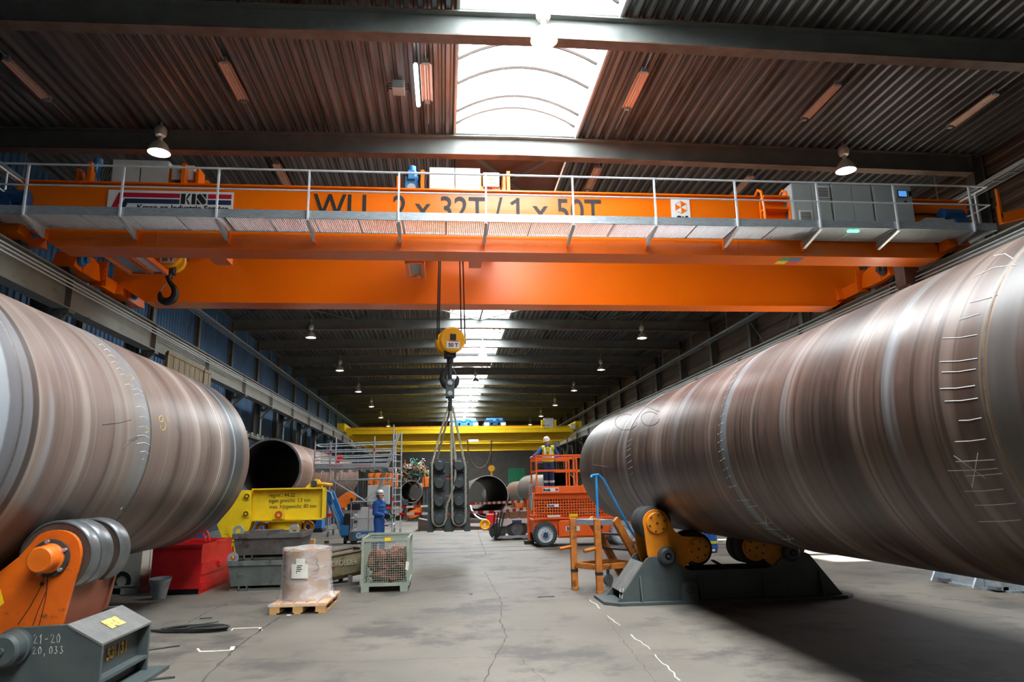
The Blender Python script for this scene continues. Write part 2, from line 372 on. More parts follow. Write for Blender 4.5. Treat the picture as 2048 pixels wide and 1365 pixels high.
# concrete joints and cracks on the floor slab
m = MB()
def crack(pts, w):
    P = [Vector((p[0], p[1], .0015)) for p in pts]
    for a, b in zip(P, P[1:]):
        n = max(1, int((b-a).length/.12)); prev = a
        for i in range(1, n+1):
            q = a.lerp(b, i/n)+Vector((random.uniform(-.02, .02), random.uniform(-.03, .03), 0)) if i < n else b
            ww = w*random.uniform(.5, 1.4); d = (q-prev).normalized(); s = Vector((-d.y, d.x, 0))*ww/2
            m.add([prev-s, prev+s, q+s, q-s], [(0, 1, 2, 3)]); prev = q
def pz(*l): return [tuple(atZ(*p))[:2] for p in l]
crack(pz((405, 1365), (450, 1318), (500, 1275), (555, 1238), (580, 1225)), .028)
crack(pz((970, 1145), (985, 1170), (1003, 1205), (1000, 1240), (1015, 1275), (1000, 1300), (980, 1335), (968, 1365)), .014)
crack(pz((955, 1060), (962, 1085), (972, 1110)), .03)
crack(pz((440, 1320), (560, 1318), (690, 1326), (860, 1318), (1040, 1315), (1200, 1308)), .008)
crack(pz((430, 1230), (700, 1217), (1000, 1205), (1180, 1198)), .012)
crack(pz((370, 1250), (420, 1222), (455, 1208)), .025)
crack(pz((300, 1365), (350, 1325), (440, 1322)), .01)
crack(pz((1040, 1315), (1090, 1365)), .008)
crack([(2.2, 10), (1.9, 6.5), (1.6, 4)], .006)
crack([(6.5, 10.9), (7.6, 8.4), (8.6, 6.2)], .03)
for y in (23.5, 26.4, 17.9, 19.6): crack([(-9, y), (0, y+.02), (13, y-.02)], .03 if y > 20 else .015)
struct(m.build('floor_joint', 'crack', smooth=0))
m = MB()
for a, b, c_, d_ in (((395, 1298), (400, 1304), (463, 1301), (466, 1294)), ((463, 1262), (466, 1258), (520, 1256), (522, 1262))):
    crack(pz(a, b, c_, d_), .035)
for a, b in (((1215, 1232), (1240, 1252)), ((1262, 1270), (1300, 1300)), ((1310, 1310), (1360, 1362)), ((1180, 1200), (1200, 1218))):
    crack(pz(a, b), .011)
struct(m.build('floor_marking', 'floor_white', smooth=0))
m = MB()
for y in (21.2, 22.6):
    m.box(-9, 13, y-.05, y+.05, 0, .004); m.box(-9, 13, y+.1, y+.13, 0, .004)
struct(m.build('floor_rail', 'dark_steel', smooth=0))
# roof deck: trapezoidal sheet, ribs along the hall
def deck(m, x0, x1, y0, y1, pitch=.27, dp=.12, down=True):
    n = max(1, round((x1-x0)/pitch)); p = (x1-x0)/n; xs = []
    for i in range(n):
        a = x0+i*p
        xs += [(a, 0), (a+.30*p, 0), (a+.42*p, dp), (a+.58*p, dp), (a+.64*p, dp-.03), (a+.70*p, dp), (a+.88*p, dp), (a+p, 0)]
    vs = []; fs = []
    for x, z in xs: vs += [(x, y0, zr(x)+z), (x, y1, zr(x)+z)]
    for i in range(len(xs)-1): fs.append((2*i, 2*i+2, 2*i+3, 2*i+1))
    m.add(vs, fs)
m = MB()
ED = [YB]+BEAMS+[YF]
for a, b in zip(ED, ED[1:]):
    deck(m, XL, XS0, a, b); deck(m, XS1, XR, a, b)
m.cm = 1
for i in CLOSED: m.box(XS0, XS1, BEAMS[i], BEAMS[i+1], zr(1.9)+.12, zr(1.9)+.16)
m.box(XS0, XS1, YB, BEAMS[0], zr(1.9), zr(1.9)+.1); m.box(XS0, XS1, BEAMS[-1], YF, zr(1.9), zr(1.9)+.1)
m.box(XL-.5, XR+.5, YB-.5, YF+.5, 12.9, 13.0)
struct(m.build('ceiling', ['deck', 'deck_closed'], smooth=0))
# the bracing under the boarded bay and in the wind bay
m = MB()
y0, y1 = BEAMS[6], BEAMS[7]; z = 11.0
m.bar((XS0, y0+.2, z), (XS1, y1-.2, z), .12, .05); m.bar((XS1, y0+.2, z), (XS0, y1-.2, z), .12, .05)
y0, y1 = BEAMS[9], BEAMS[10]; xs = [XL+.3, -8.2, -4.9, -1.6, 1.9, 5.2, 8.5, 11.8, XR-.3]
for i in range(8):
    a, b = (y1-.1, y0+1.2) if i % 2 == 0 else (y0+1.2, y1-.1)
    m.tube((xs[i], a, 10.95), (xs[i+1], b, 10.95), .04, 6)
for i in (2, 4, 6): m.bar((xs[i], y1-.1, 10.97), (xs[i]+.1, y0+.8, 10.97), .08, .08)
struct(m.build('roof_bracing', 'column_grey'))
# roof beams
for i, y in enumerate(BEAMS):
    m = MB()
    for xa, xb in ((XL+.2, 1.9), (1.9, XR-.2)):
        za, zb_ = zr(xa)-.02, zr(xb)-.02; h = .56
        P = lambda x, z0, z1, yy0, yy1: None
        m.cm = 0
        m.add([(xa, y-.01, za-h+.03), (xb, y-.01, zb_-h+.03), (xb, y-.01, zb_-.03), (xa, y-.01, za-.03), (xa, y+.01, za-h+.03), (xb, y+.01, zb_-h+.03), (xb, y+.01, zb_-.03), (xa, y+.01, za-.03)],
              [(0, 1, 2, 3), (7, 6, 5, 4), (0, 3, 7, 4), (1, 5, 6, 2), (0, 4, 5, 1), (3, 2, 6, 7)])
        for dz in (0, -h+.03):
            m.cm = 1 if dz else 0
            m.add([(xa, y-.15, za+dz-.03), (xb, y-.15, zb_+dz-.03), (xb, y+.15, zb_+dz-.03), (xa, y+.15, za+dz-.03), (xa, y-.15, za+dz), (xb, y-.15, zb_+dz), (xb, y+.15, zb_+dz), (xa, y+.15, za+dz)],
                  [(3, 2, 1, 0), (4, 5, 6, 7), (0, 1, 5, 4), (1, 2, 6, 5), (2, 3, 7, 6), (3, 0, 4, 7)])
    struct(m.build('roof_beam', ['steel_beam', 'beam_flange'], smooth=0))
# skylights
n_ = 0
for i in range(len(BEAMS)-1):
    if i in CLOSED: continue
    n_ += 1; y0, y1 = BEAMS[i]+.02, BEAMS[i+1]-.02; zc = zr(1.9); zt = zc+.38
    m = MB()
    m.box(XS0-.06, XS0, y0, y1, zc-.02, zt); m.box(XS1, XS1+.06, y0, y1, zc-.02, zt)
    m.box(XS0, XS1, y1-.06, y1, zc+.05, zt); m.box(XS0, XS1, y0, y0+.06, zc+.05, zt)
    w = struct(m.build('window_%d' % n_, 'window_frame', smooth=0))
    m = MB(); A = []
    for k in range(13):
        x = XS0+(XS1-XS0)*k/12; t = (x-1.905)/1.615; A.append((x, zt+.5*(1-t*t)))
    m.add([(x, y, z) for x, z in A for y in (y0, y1)], [(2*k, 2*k+2, 2*k+3, 2*k+1) for k in range(12)])
    for yy in (y0, y1):
        m.add([(x, yy, z) for x, z in A]+[(A[0][0], yy, zt-.01)], [tuple(range(14))])
    pn = m.build('pane', 'skylight', w)
    m = MB()
    for k in range(1, 5):
        yy = y0+(y1-y0)*k/5+(.3 if k == 4 else 0); m.path([(x, yy, z-.05) for x, z in A], .045, 6)
    m.path([(x, y1-.1, z-.05) for x, z in A], .035, 6)
    m.build('rib', 'rib_dark', w)
# walls
def corr_wall(m, x, y0, y1, z0, z1, pitch, dp, sgn, vertical=True):
    vs = []; fs = []
    L = (y1-y0) if vertical else (z1-z0); n = max(1, round(L/pitch)); p = L/n; q = []
    o = y0 if vertical else z0
    for i in range(n): a = o+i*p; q += [(a, 0), (a+.4*p, 0), (a+.5*p, dp), (a+.9*p, dp)]
    q.append((o+L, 0))
    for s, d in q:
        vs += [(x+sgn*d, s, z0), (x+sgn*d, s, z1)] if vertical else [(x+sgn*d, y0, s), (x+sgn*d, y1, s)]
    for i in range(len(q)-1): fs.append((2*i, 2*i+2, 2*i+3, 2*i+1))
    m.add(vs, fs)
m = MB(); corr_wall(m, XL, YB, YF, 0, 11.3, .3, .05, -1); struct(m.build('wall_left', 'wall_blue', smooth=0))
D0, D1, DH = 15.55, 23.2, 5.0                 # the open side door in the right wall
m = MB()
for a, b, c_, d_ in ((YB, D0, 0, 11.3), (D1, YF, 0, 11.3), (D0, D1, DH, 11.3)): corr_wall(m, XR, a, b, c_, d_, .33, .05, 1, False)
struct(m.build('wall_right', 'wall_brown', smooth=0))
m = MB(); m.box(XR-.06, XR+.1, D0-.15, D0+.02, 0, 11.3); m.box(XR-.06, XR+.1, D1-.02, D1+.15, 0, 11.3); m.box(XR-.12, XR+.1, D0, D1, DH, DH+.15)  # posts carried past the door to the roof, added to block light leaking through wall gaps
struct(m.build('door_1', 'column_grey'))
m = MB(); m.add([(XR, -10, -.02), (60, -10, -.02), (60, 70, -.02), (XR, 70, -.02)], [(0, 1, 2, 3)]); struct(m.build('outside_ground', 'outside_ground', smooth=0))
m = MB(); m.box(XL, XR, YF, YF+.1, 0, 11.3)
for k in range(14): m.box(XL, XR, YF-.03, YF, .75*k+.4, .75*k+.47)
m.cm = 1; m.box(8.6, 10.9, YF-.06, YF, 0, 4.6)
m.cm = 2; m.box(-5.5, -4.2, YF-.05, YF, 3, 5)
struct(m.build('wall_far', ['wall_grey', 'green', 'container'], smooth=0))
m = MB(); m.box(XL, XR, YB-.1, YB, 0, 11.3); struct(m.build('wall_back', 'wall_grey', smooth=0))
# columns
for i, y in enumerate(BEAMS):
    m = MB(); m.ibeam((XL+.12, y, 0), (XL+.12, y, 10.9), .2, .22, .025, .02, (1, 0, 0)); struct(m.build('column', 'runway_grey', smooth=0))
    m = MB(); m.ibeam((XR-.22, y, 0), (XR-.22, y, 10.9), .34, .3, .025, .02, (-1, 0, 0)); struct(m.build('column', 'column_grey', smooth=0))
# crane runways: column line, girder, rail
RXL, RXR, ZRW = -9.2, 12.25, 7.05
for side, x in (('left', RXL), ('right', RXR)):
    s = -1 if x < 0 else 1
    m = MB(); m.ibeam((x, YB, ZRW-.42), (x, YF-.3, ZRW-.42), .84, .36, .035, .02)
    y = YB+1
    for y in BEAMS: m.box(x-.16, x+.16, y-.02, y+.02, ZRW-.8, ZRW-.04)
    m.box(x+s*.2, x+s*.75, YB, YF-.3, ZRW-.03, ZRW); m.box(x-s*.03, x+s*.03, YB, YF-.3, ZRW, ZRW+.07)
    r = struct(m.build('runway_girder', 'runway_grey', smooth=0))
    m = MB()
    for k in range(3): m.tube((x-s*(.22), YB, ZRW-.16-.09*k), (x-s*(.22), YF-.3, ZRW-.16-.09*k), .018, 6)
    m.build('conductor_rail', 'galv_plain', r)
    for y in BEAMS:
        m = MB(); m.ibeam((x+s*.55, y, 0), (x+s*.55, y, ZRW-.1), .32, .3, .025, .02, (1, 0, 0))
        m.bar((x+s*.5, y, ZRW-1.5), (x-s*.1, y, ZRW-.9), .1, .1); m.box(x-.2, x+.2, y-.14, y+.14, ZRW-.93, ZRW-.84); m.box(min(x, x+s*.5), max(x, x+s*.5), y-.1, y+.1, ZRW-1.05, ZRW-.93)
        struct(m.build('crane_column', 'column_grey', smooth=0))
    m = MB()   # cable tray under the roof
    tx = -10.35 if s < 0 else 14.1
    for d in (-.18, .18): m.box(tx+d-.02, tx+d+.02, YB, YF-.5, 9.27, 9.35)
    yy = YB
    while yy < YF-1: m.box(tx-.18, tx+.18, yy, yy+.04, 9.28, 9.31); yy += .5
    m.tube((tx-.07, YB, 9.34), (tx-.07, YF-.5, 9.34), .03, 6); m.tube((tx+.05, YB, 9.33), (tx+.05, YF-.5, 9.33), .025, 6)
    for y in BEAMS: m.box(tx-.2, tx-.17, y-.02, y+.02, 9.3, 10.33)
    o = m.build('cable_tray', 'galv'); tag(o, 'long steel cable tray hung along the %s' % ('blue left wall' if s < 0 else 'brown right wall'), 'cable tray')
# right wall braces
m = MB()
for i in (8, 12):
    y0, y1 = BEAMS[i], BEAMS[i+1]; ym = (y0+y1)/2
    m.tube((XR-.3, y0+.2, 9.6), (XR-.3, ym, 7.2), .05, 6); m.tube((XR-.3, y1-.2, 9.6), (XR-.3, ym, 7.2), .05, 6)
struct(m.build('wall_bracing', 'column_grey'))
# boarded panels hanging under the left runway, and the cantilever racks
for k, (a, b, lab) in enumerate((((330, 745), (402, 772), 'wide weathered board panel hanging under the left runway girder'), ((404, 772), (418, 780), 'narrow weathered board panel hanging under the left runway girder'))):
    p = atY(*a, 10); q = atY(*b, 10); X = RXL+.35
    ya = 10*X/p.x; yb = 10*X/q.x
    m = MB(); m.box(X-.04, X+.04, ya, yb, 4.9, 6.25)
    for j in range(int((yb-ya)/.5)+1): m.box(X+.04, X+.055, ya+.5*j, ya+.5*j+.03, 4.9, 6.25)
    m.box(X+.0, X+.07, ya, yb, 6.2, 6.3)
    o = m.build('board_panel', 'panel_board', smooth=0); tag(o, lab, 'panel', 'board panels under the left runway')
m = MB(); X = RXL+.1; y = 29.0
m.box(X-.3, X+.05, y, 70, 4.35, 4.42); m.box(X+.25, X+.32, y, 70, 4.35, 4.42)
while y < 70: m.box(X-.35, X+.4, y, y+.3, 4.42, 4.5); y += .95
o = m.build('catwalk_rack', 'runway_grey', smooth=0); tag(o, 'long slatted steel rack running along the left columns below the runway', 'rack')

# ------------------------------------------------------------------ lamps
def highbay():
    t = thing('high_bay_lamp', (0, 0, 0), '', 'lamp', 'high bay lamps under the roof')
    m = MB(); m.lathe([(.085, .31), (.1, .31), (.17, .24), (.25, .09), (.275, 0), (.265, 0), (.24, .09), (.16, .23), (.085, .30)], (0, 0, 0), (0, 0, 1), 28, closed=True); m.build('reflector', 'lamp_shell', t, local=True)
    m = MB(); m.lathe([(.0, .29), (.08, .29), (.055, .33), (.055, .44), (.12, .47), (.145, .53), (.145, .63), (.11, .71), (.05, .75), (.02, .85), (0, .85)], (0, 0, 0), (0, 0, 1), 20)
    m.path([(0, 0, .88), (.05, 0, .93), (0, 0, .98), (-.05, 0, .93)], .012, 6, closed=True); m.tube((0, 0, .95), (0, 0, 1.35), .012, 6); m.build('ballast_housing', 'lamp_shell', t, local=True)
    m = MB(); m.ball((0, 0, .10), .1, 14, (1, 1, 1.4)); m.build('bulb', 'lamp_glow', t, local=True)
    return t
hb = highbay(); first = True
def put_lamp(x, y, z, lab):
    global first
    if first: hb.location = (x, y, z); hb['label'] = lab; first = False; return hb
    return dup(hb, (x, y, z), label=lab)
ordn = ['first', 'second', 'third', 'fourth', 'fifth', 'sixth', 'seventh']
zl = atY(318, 305, 17.2).z; xl = atY(318, 306, 17.0).x; xr_ = atY(1692, 342, 17.0).x; zl2 = atY(1694, 342, 17.0).z; zl = atY(318, 306, 17.0).z
L1 = [17.0]+[BEAMS[i]-.2 for i in (10, 12, 14, 16, 18, 20)]
for k, y in enumerate(L1):
    put_lamp(xl, y, 9.93 if k else zl, 'lit bell lamp above the white box on the left end of the orange crane' if k == 0 else 'bell lamp in the left row beyond the orange crane, %s from the crane' % ordn[k-1])
for k, y in enumerate(L1):
    put_lamp(xr_, y, 9.93 if k else zl2, 'lit bell lamp above the grey cabinets on the orange crane walkway' if k == 0 else 'bell lamp in the right row beyond the orange crane, %s from the crane' % ordn[k-1])
p = atY(1088, 82, 12.1)
put_lamp(p.x, 12.1, p.z, 'large lit bell lamp in front of the skylight at the top of the picture')
for k, i in enumerate((11, 13, 15, 17, 19)):
    put_lamp(2.35, BEAMS[i]-.2, 9.93, 'bell lamp under the central skylight strip beyond the crane, %s from the crane' % ordn[k])
# batten heaters / fluorescent battens on the deck
def batten():
    t = thing('batten_light', (0, 0, 0), '', 'light fixture', 'reflector battens on the roof deck')
    m = MB(); m.prism([(-.13, 0), (-.05, .09), (.05, .09), (.13, 0), (.12, -.005), (.045, .06), (-.045, .06), (-.12, -.005)], 'y', -.75, .75); m.build('reflector', 'batten', t, local=True, smooth=0)
    m = MB(); m.tube((-.03, -.72, .03), (-.03, .72, .03), .014, 8); m.build('lamp_tube', 'white', t, local=True); m = MB(); m.tube((.03, -.72, .03), (.03, .72, .03), .014, 8); m.build('lamp_tube', 'white', t, local=True)
    for s in (-1, 1):
        m = MB(); m.box(-.06, .06, s*.84, s*.75, -.02, .1); m.tube((0, s*.84, .05), (0, s*1.9, .06), .012, 6); m.build('end_cap', 'galv', t, local=True, smooth=0)
    return t
bt = batten(); fb = True
for a, b, lab in (((10, 115), (100, 197), 'reflector batten at the far left of the near roof bay'), ((445, 120), (490, 207), 'pinkish reflector batten left of the roof junction box'), ((855, 127), (852, 212), 'pinkish reflector batten beside the lit tube left of the skylight'),
                  ((1290, 148), (1252, 222), 'pinkish reflector batten just right of the skylight'), ((1678, 168), (1605, 240), 'shiny reflector batten in the middle of the right roof slope'), ((1990, 185), (1900, 250), 'reflector batten at the far right of the near roof bay'),
                  ((556, 332), (575, 372), 'reflector batten half hidden behind the orange crane, left of the lettering'), ((1195, 340), (1176, 384), 'reflector batten half hidden behind the orange crane beside the boarded skylight'), ((1492, 352), (1470, 395), 'reflector batten half hidden behind the orange crane near the grey cabinets')):
    p = atZ(*a, 10.9); q = atZ(*b, 10.9); c = (p+q)/2; c.z = zr(c.x)-.12
    if fb: bt.location = c; bt['label'] = lab; fb = False
    else: dup(bt, c, label=lab)
t = thing('tube_light', (atZ(834, 170, 10.9)), 'lit white tube light left of the skylight', 'light fixture')
p = atZ(831, 130, 10.9); q = atZ(837, 211, 10.9)
m = MB(); m.tube(p, q, .05, 10); m.build('diffuser', 'tube_glow', t)
m = MB(); m.bar(p+V(0, .05, .07), q+V(0, -.05, .07), .08, .06); m.build('housing', 'white', t)
c = atZ(797, 172, 10.9)
t = thing('junction_box', c, 'small grey junction box with cable tails on the near roof deck', 'junction box')
m = MB(); m.box(c.x-.14, c.x+.14, c.y-.1, c.y+.25, c.z-.1, c.z+.1); m.build('enclosure', 'cabinet_grey', t, bevel=.01)
m = MB()
for s in (-1, 1):
    for k in range(3): m.path([c+V(s*.13, -.05+.1*k, 0), c+V(s*.22, -.05+.1*k, .03), c+V(s*.27, -.08+.1*k, -.08)], .014, 6)
m.build('cable_tail', 'black', t)
# ================================================================== the orange double girder crane
GB, GT = 7.08, 8.53
F0, F1, R0, R1 = 15.16, 15.84, 19.72, 20.42
crane = thing('overhead_crane', (1.7, 17.8, ZRW+.07), 'new orange double girder overhead crane with walkway lettered WLL 2 x 32T / 1 x 50T', 'crane')
def girder(name, y0, y1, xa, xb):
    m = MB(); xe0, xe1 = xa-.95, xb+.95; zt = GT; zm = GB+.62
    out = [(xa, GB), (xb, GB), (xe1, zm), (xe1, zt), (xe0, zt), (xe0, zm)]
    m.prism(out, 'y', y0+.04, y1-.04)
    m.box(xe0, xe1, y0-.03, y1+.03, zt, zt+.035)
    m.box(xa, xb, y0, y1, GB-.03, GB)
    for (ax, az), (bx, bz) in (((xa, GB), (xe0, zm)), ((xb, GB), (xe1, zm))): m.bar((ax, (y0+y1)/2, az-.015), (bx, (y0+y1)/2, bz-.015), y1-y0, .03)
    for x in (-6.3, -1.85, 2.35, 6.9):
        m.box(x-.006, x+.006, y0+.035, y0+.04, GB, zt)
    g = m.build(name, 'orange', crane, smooth=0)
    return g
girder('front_girder', F0, F1, -8.35, 11.95); girder('rear_girder', R0, R1, -8.3, 11.9)
for s, x in ((-1, RXL), (1, RXR)):
    e = thing_part('end_carriage', crane)
    for y0, y1 in ((14.8, 15.95), (17.1, 18.45), (19.6, 21.2)):
        m = MB(); m.box(x-.28, x+.28, y0+.4, y1-.4, 7.2, 7.72); m.prism([(y0+.4, 7.2), (y0+.4, 7.72), (y0+.15, 7.65), (y0, 7.25)], 'x', x-.26, x+.26); m.prism([(y1-.4, 7.2), (y1-.4, 7.72), (y1-.15, 7.65), (y1, 7.25)], 'x', x-.26, x+.26); m.build('bogie', 'orange', e, smooth=30)
    m = MB()
    for y in (18.45,):
        m.box(x-s*.0, x-s*.4, y-.02, y+.02, 7.15, 7.8); m.box(x-.1, x+.1, y, 19.7, 7.25, 7.6)
        for k in range(5): m.tube((x-s*.34, y-.05, 7.2+.13*k), (x-s*.34, y+.05, 7.2+.13*k), .022, 6)
        m.build('tie_plate', 'orange', e, smooth=30)
    for y in (15.35, 17.35, 20.4):
        m = MB(); m.tube((x-.12, y, ZRW+.07+.2), (x+.12, y, ZRW+.27), .2, 20); m.build('wheel', 'dark_steel', e)
        m = MB(); m.lathe([(.0, 0), (.15, 0), (.17, .04), (.15, .1), (.08, .12), (.08, .2), (0, .2)], (x-s*.26, y, ZRW+.42), (-s, 0, 0), 18); m.build('hub', 'blue_motor' if s < 0 else 'dark_steel', e)
    for y in (14.75, 20.7):
        m = MB(); ya = y; m.tube((x+s*.1, ya, 7.98), (x-s*.3, ya, 7.98), .15, 16); m.tube((x-s*.3, ya, 7.98), (x-s*.42, ya, 7.98), .17, 16); m.box(x-.15, x+.15, ya-.15, ya+.15, 7.65, 7.9)
        for k in range(8): a = k*pi/4; m.box(x+s*.05, x-s*.28, ya+.15*math.cos(a)-.012, ya+.15*math.cos(a)+.012, 7.98+.15*math.sin(a)-.012, 7.98+.15*math.sin(a)+.012)
        m.build('travel_motor', 'blue_dark', e)
# walkway
WX0, WX1, WY0, WY1, WZ = -9.25, 12.8, 14.3, 15.1, 7.44
m = MB(); x = WX0
while x < WX1: m.box(x, x+.012, WY0, WY1, WZ, WZ+.03); x += .042
for k in range(9): y = WY0+.09*k+.03; m.box(WX0, WX1, y-.004, y+.004, WZ+.018, WZ+.028)
m.box(WX0, WX1, WY0-.005, WY0+.01, WZ, WZ+.035); m.box(WX0, WX1, WY1-.01, WY1+.005, WZ-.01, WZ+.04)
x = WX0+.9
while x < WX1: m.box(x-.012, x+.012, WY0, WY1, WZ-.012, WZ+.03); x += .93
m.build('walkway_grating', 'galv_plain', crane, smooth=0)
m = MB(); m.box(WX0, WX1, WY0-.02, WY0-.008, WZ+.0, WZ+.18); m.box(WX0-.01, WX0, WY0, WY1, WZ, WZ+.18); m.box(WX1, WX1+.01, WY0, WY1, WZ, WZ+.18); m.build('toe_board', 'galv', crane, smooth=0)
posts = [-8.55, -6.674, -4.758, -2.89, -.994, .883, 2.805, 4.659, 6.534, 8.476, 10.341, 12.223]
for k, x in enumerate(posts):
    m = MB(); m.bar((x, WY0-.045, WZ-.03), (x, WY0-.045, WZ+1.08), .035, .05); m.build('rail_post', 'galv_plain', crane, smooth=0)
    m = MB(); m.prism([(WY0-.06, WZ-.0), (WY0-.06, WZ-.05), (WY1-.04, WZ-.22), (WY1, WZ-.22), (WY1, WZ)], 'x', x-.008, x+.008); m.bar((x, WY0-.05, WZ-.05), (x, WY1-.03, WZ-.23), .07, .01)
    m.cm = 1; m.box(x+.0, x+.012, WY1-.02, F0+.05, WZ-.26, WZ-.02)
    m.build('bracket', ['galv_plain', 'orange'], crane, smooth=0)
m = MB()
for z, r in ((WZ+1.08, .024), (WZ+.62, .019)):
    m.path([(WX0+.05, WY1, z), (WX0+.05, WY0-.045, z), (WX1-.1, WY0-.045, z), (WX1-.1, WY1, z)], r, 8)
    m.path([(WX0+.05, WY1, z), (WX0+.05, WY1+.6, z)], r, 8); m.path([(WX1-.1, WY1, z), (WX1-.1, WY1+.6, z)], r, 8)
for x in (WX0+.05, WX1-.1):
    for y in (WY0+.35, WY1+.2, WY1+.6): m.tube((x, y, WZ), (x, y, WZ+1.08), .022, 8)
m.build('handrail', 'galv_plain', crane)
# lettering and signs on the front girder
yf = F0+.036
def girderM(px, py): p = atY(px, py, yf); return facing((p.x, yf-.004, p.z))
hT = atY(628, 390, yf).z; xT0 = atY(628, 405, yf).x; xT1 = atY(1201, 410, yf).x
tx_ = text('WLL  2 x 32T / 1 x 50T', 1, Matrix(), 'ink', None, bold=-.004)
bb = [v.co for v in tx_.data.vertices]; w0 = max(p.x for p in bb)-min(p.x for p in bb); h0 = max(p.y for p in bb)
size = .82; sx = (xT1-xT0)/w0/size
bpy.data.objects.remove(tx_)
text('WLL  2 x 32T / 1 x 50T', size, facing((xT0, yf-.004, hT-size*h0+.02)), 'ink', crane, bold=.008, sx=sx)
p = atY(1022, 408, yf); q = atY(1034.5, 398, yf); m = MB(); m.bar((p.x, yf-.005, p.z), (q.x, yf-.005, q.z-.03), .006, .07, (0, 0, 1)); m.build('lettering', 'ink', crane, smooth=0)
# company board
a = atY(218, 381, yf); b = atY(468, 385, yf); zt_ = (a.z+b.z)/2; x0, x1 = a.x, b.x; W = x1-x0; H = W*.235
m = MB(); m.box(x0, x1, yf-.02, yf, zt_-H, zt_); sg = m.build('company_sign', 'white', crane, smooth=0)
def poly(m, pts, y=yf-.024): m.prism([(x0+u*W, zt_-v*W) for u, v in pts], 'y', y, y+.003)
m = MB(); poly(m, [(.085, .022), (.57, .022), (.57, .062), (.115, .062), (.073, .185), (.022, .185)]); poly(m, [(.795, .022), (.985, .022), (.985, .062), (.795, .062)]); m.build('logo_band', 'logo_red', sg, smooth=0)
m = MB(); poly(m, [(.135, .074), (.57, .074), (.57, .115), (.16, .115), (.135, .185), (.09, .185)]); poly(m, [(.795, .074), (.985, .074), (.985, .115), (.795, .115)]); m.build('logo_band', 'logo_navy', sg, smooth=0)
m = MB()
for pts in ([(.579, .022), (.615, .022), (.615, .115), (.579, .115)], [(.619, .068), (.638, .022), (.657, .022), (.632, .068)], [(.619, .072), (.632, .072), (.657, .115), (.638, .115)], [(.665, .022), (.697, .022), (.697, .115), (.665, .115)],
            [(.706, .034), (.716, .024), (.735, .022), (.782, .082), (.782, .104), (.772, .113), (.752, .115), (.706, .056)], [(.745, .022), (.782, .022), (.782, .068)], [(.706, .07), (.742, .115), (.706, .115)]): poly(m, pts)
m.build('logo_letters', 'ink', sg, smooth=0)
text('Kraan en Industrie Service', W*.060, facing((x0+.235*W, yf-.024, zt_-.168*W)), 'ink', sg, bold=W*.0018, sx=1.14)
# hexagon board
a = atY(1341, 399, yf); b = atY(1378, 400, yf); W2 = b.x-a.x; cx, cz = a.x+W2*.52, a.z-W2*.45
m = MB(); m.box(a.x, b.x, yf-.02, yf, a.z-W2*1.5, a.z); sg = m.build('hexagon_sign', 'white', crane, smooth=0)
m = MB(); hx = [(cx+W2*.35*math.cos(math.radians(30+60*k)), cz+W2*.35*math.sin(math.radians(30+60*k))) for k in range(6)]
for k in (0, 2, 4): m.prism([(cx, cz), hx[k], hx[(k+1) % 6]], 'y', yf-.024, yf-.021)
for k in range(6):
    p, q = hx[k], hx[(k+1) % 6]; m.bar((p[0], yf-.022, p[1]), (q[0], yf-.022, q[1]), .004, .012, (0, 1, 0))
m.build('logo_hexagon', 'orange', sg, smooth=0)
text('Sif', W2*.62, facing((cx, yf-.024, cz-W2*.92)), 'ink', sg, bold=W2*.02, align='CENTER')
# safety pictogram sheet under the front girder
p = atZ(1552, 525, GB-.031); q = atZ(1612, 518, GB-.031)
m = MB()
for c_, (u, v) in enumerate(((0, 0), (1, 0), (0, 1), (1, 1))): m.cm = c_; m.box(p.x+.27*u, p.x+.27*u+.26, F0+.1+.24*v, F0+.1+.24*v+.23, GB-.036, GB-.03)
m.build('safety_sticker', ['green', 'blue_motor', 'yellow', 'red'], crane, smooth=0)
# electric cabinets on the walkway
c0 = atY(1575, 366, 14.62); zt0 = WZ+1.22; xs_ = [atY(x, 366, 14.62).x for x in (1580, 1660, 1742, 1822)]
for k in range(3):
    xa, xb = xs_[k]+.01, xs_[k+1]-.03
    m = MB(); m.box(xa, xb, 14.62, WY1-.02, WZ+.14, zt0); m.cm = 1; m.box(xa, xb, 14.63, WY1-.03, WZ+.04, WZ+.14)
    cb = m.build('control_cabinet', ['cabinet_grey', 'cabinet'], crane, smooth=0, bevel=.008)
    xm = (xa+xb)/2
    m = MB(); m.box(xa+.02, xm-.006, 14.605, 14.62, WZ+.17, zt0-.03); m.box(xm+.006, xb-.02, 14.605, 14.62, WZ+.17, zt0-.03); m.build('door', 'cabinet_grey', cb, smooth=0)
    if k == 0:
        for ux, uz in ((xa+.12, WZ+.24), (xm+.12, WZ+.86)):
            m = MB(); m.cm = 0; m.box(ux, ux+.32, 14.59, 14.606, uz, uz+.3); m.cm = 1
            for j in range(8): m.box(ux+.03, ux+.29, 14.585, 14.592, uz+.03+.03*j, uz+.045+.03*j)
            m.build('vent_grille', ['cabinet', 'ink_grey'], cb, smooth=0)
    if k == 2:
        m = MB(); m.box(xm+.12, xm+.36, 14.592, 14.606, zt0-.3, zt0-.12); m.cm = 1; m.box(xm+.14, xm+.34, 14.588, 14.593, zt0-.28, zt0-.14); m.cm = 2; m.box(xm+.4, xm+.47, 14.592, 14.606, zt0-.27, zt0-.14); m.tube((xm+.28, 14.6, zt0-.42), (xm+.28, 14.57, zt0-.42), .03, 10)
        m.build('display', ['black', 'screen', 'black'], cb, smooth=0)
    m = MB(); m.prism([(xb-.2, WZ+.2), (xb-.08, WZ+.2), (xb-.14, WZ+.3)], 'y', 14.596, 14.606); m.build('warning_sticker', 'yellow', cb, smooth=0)
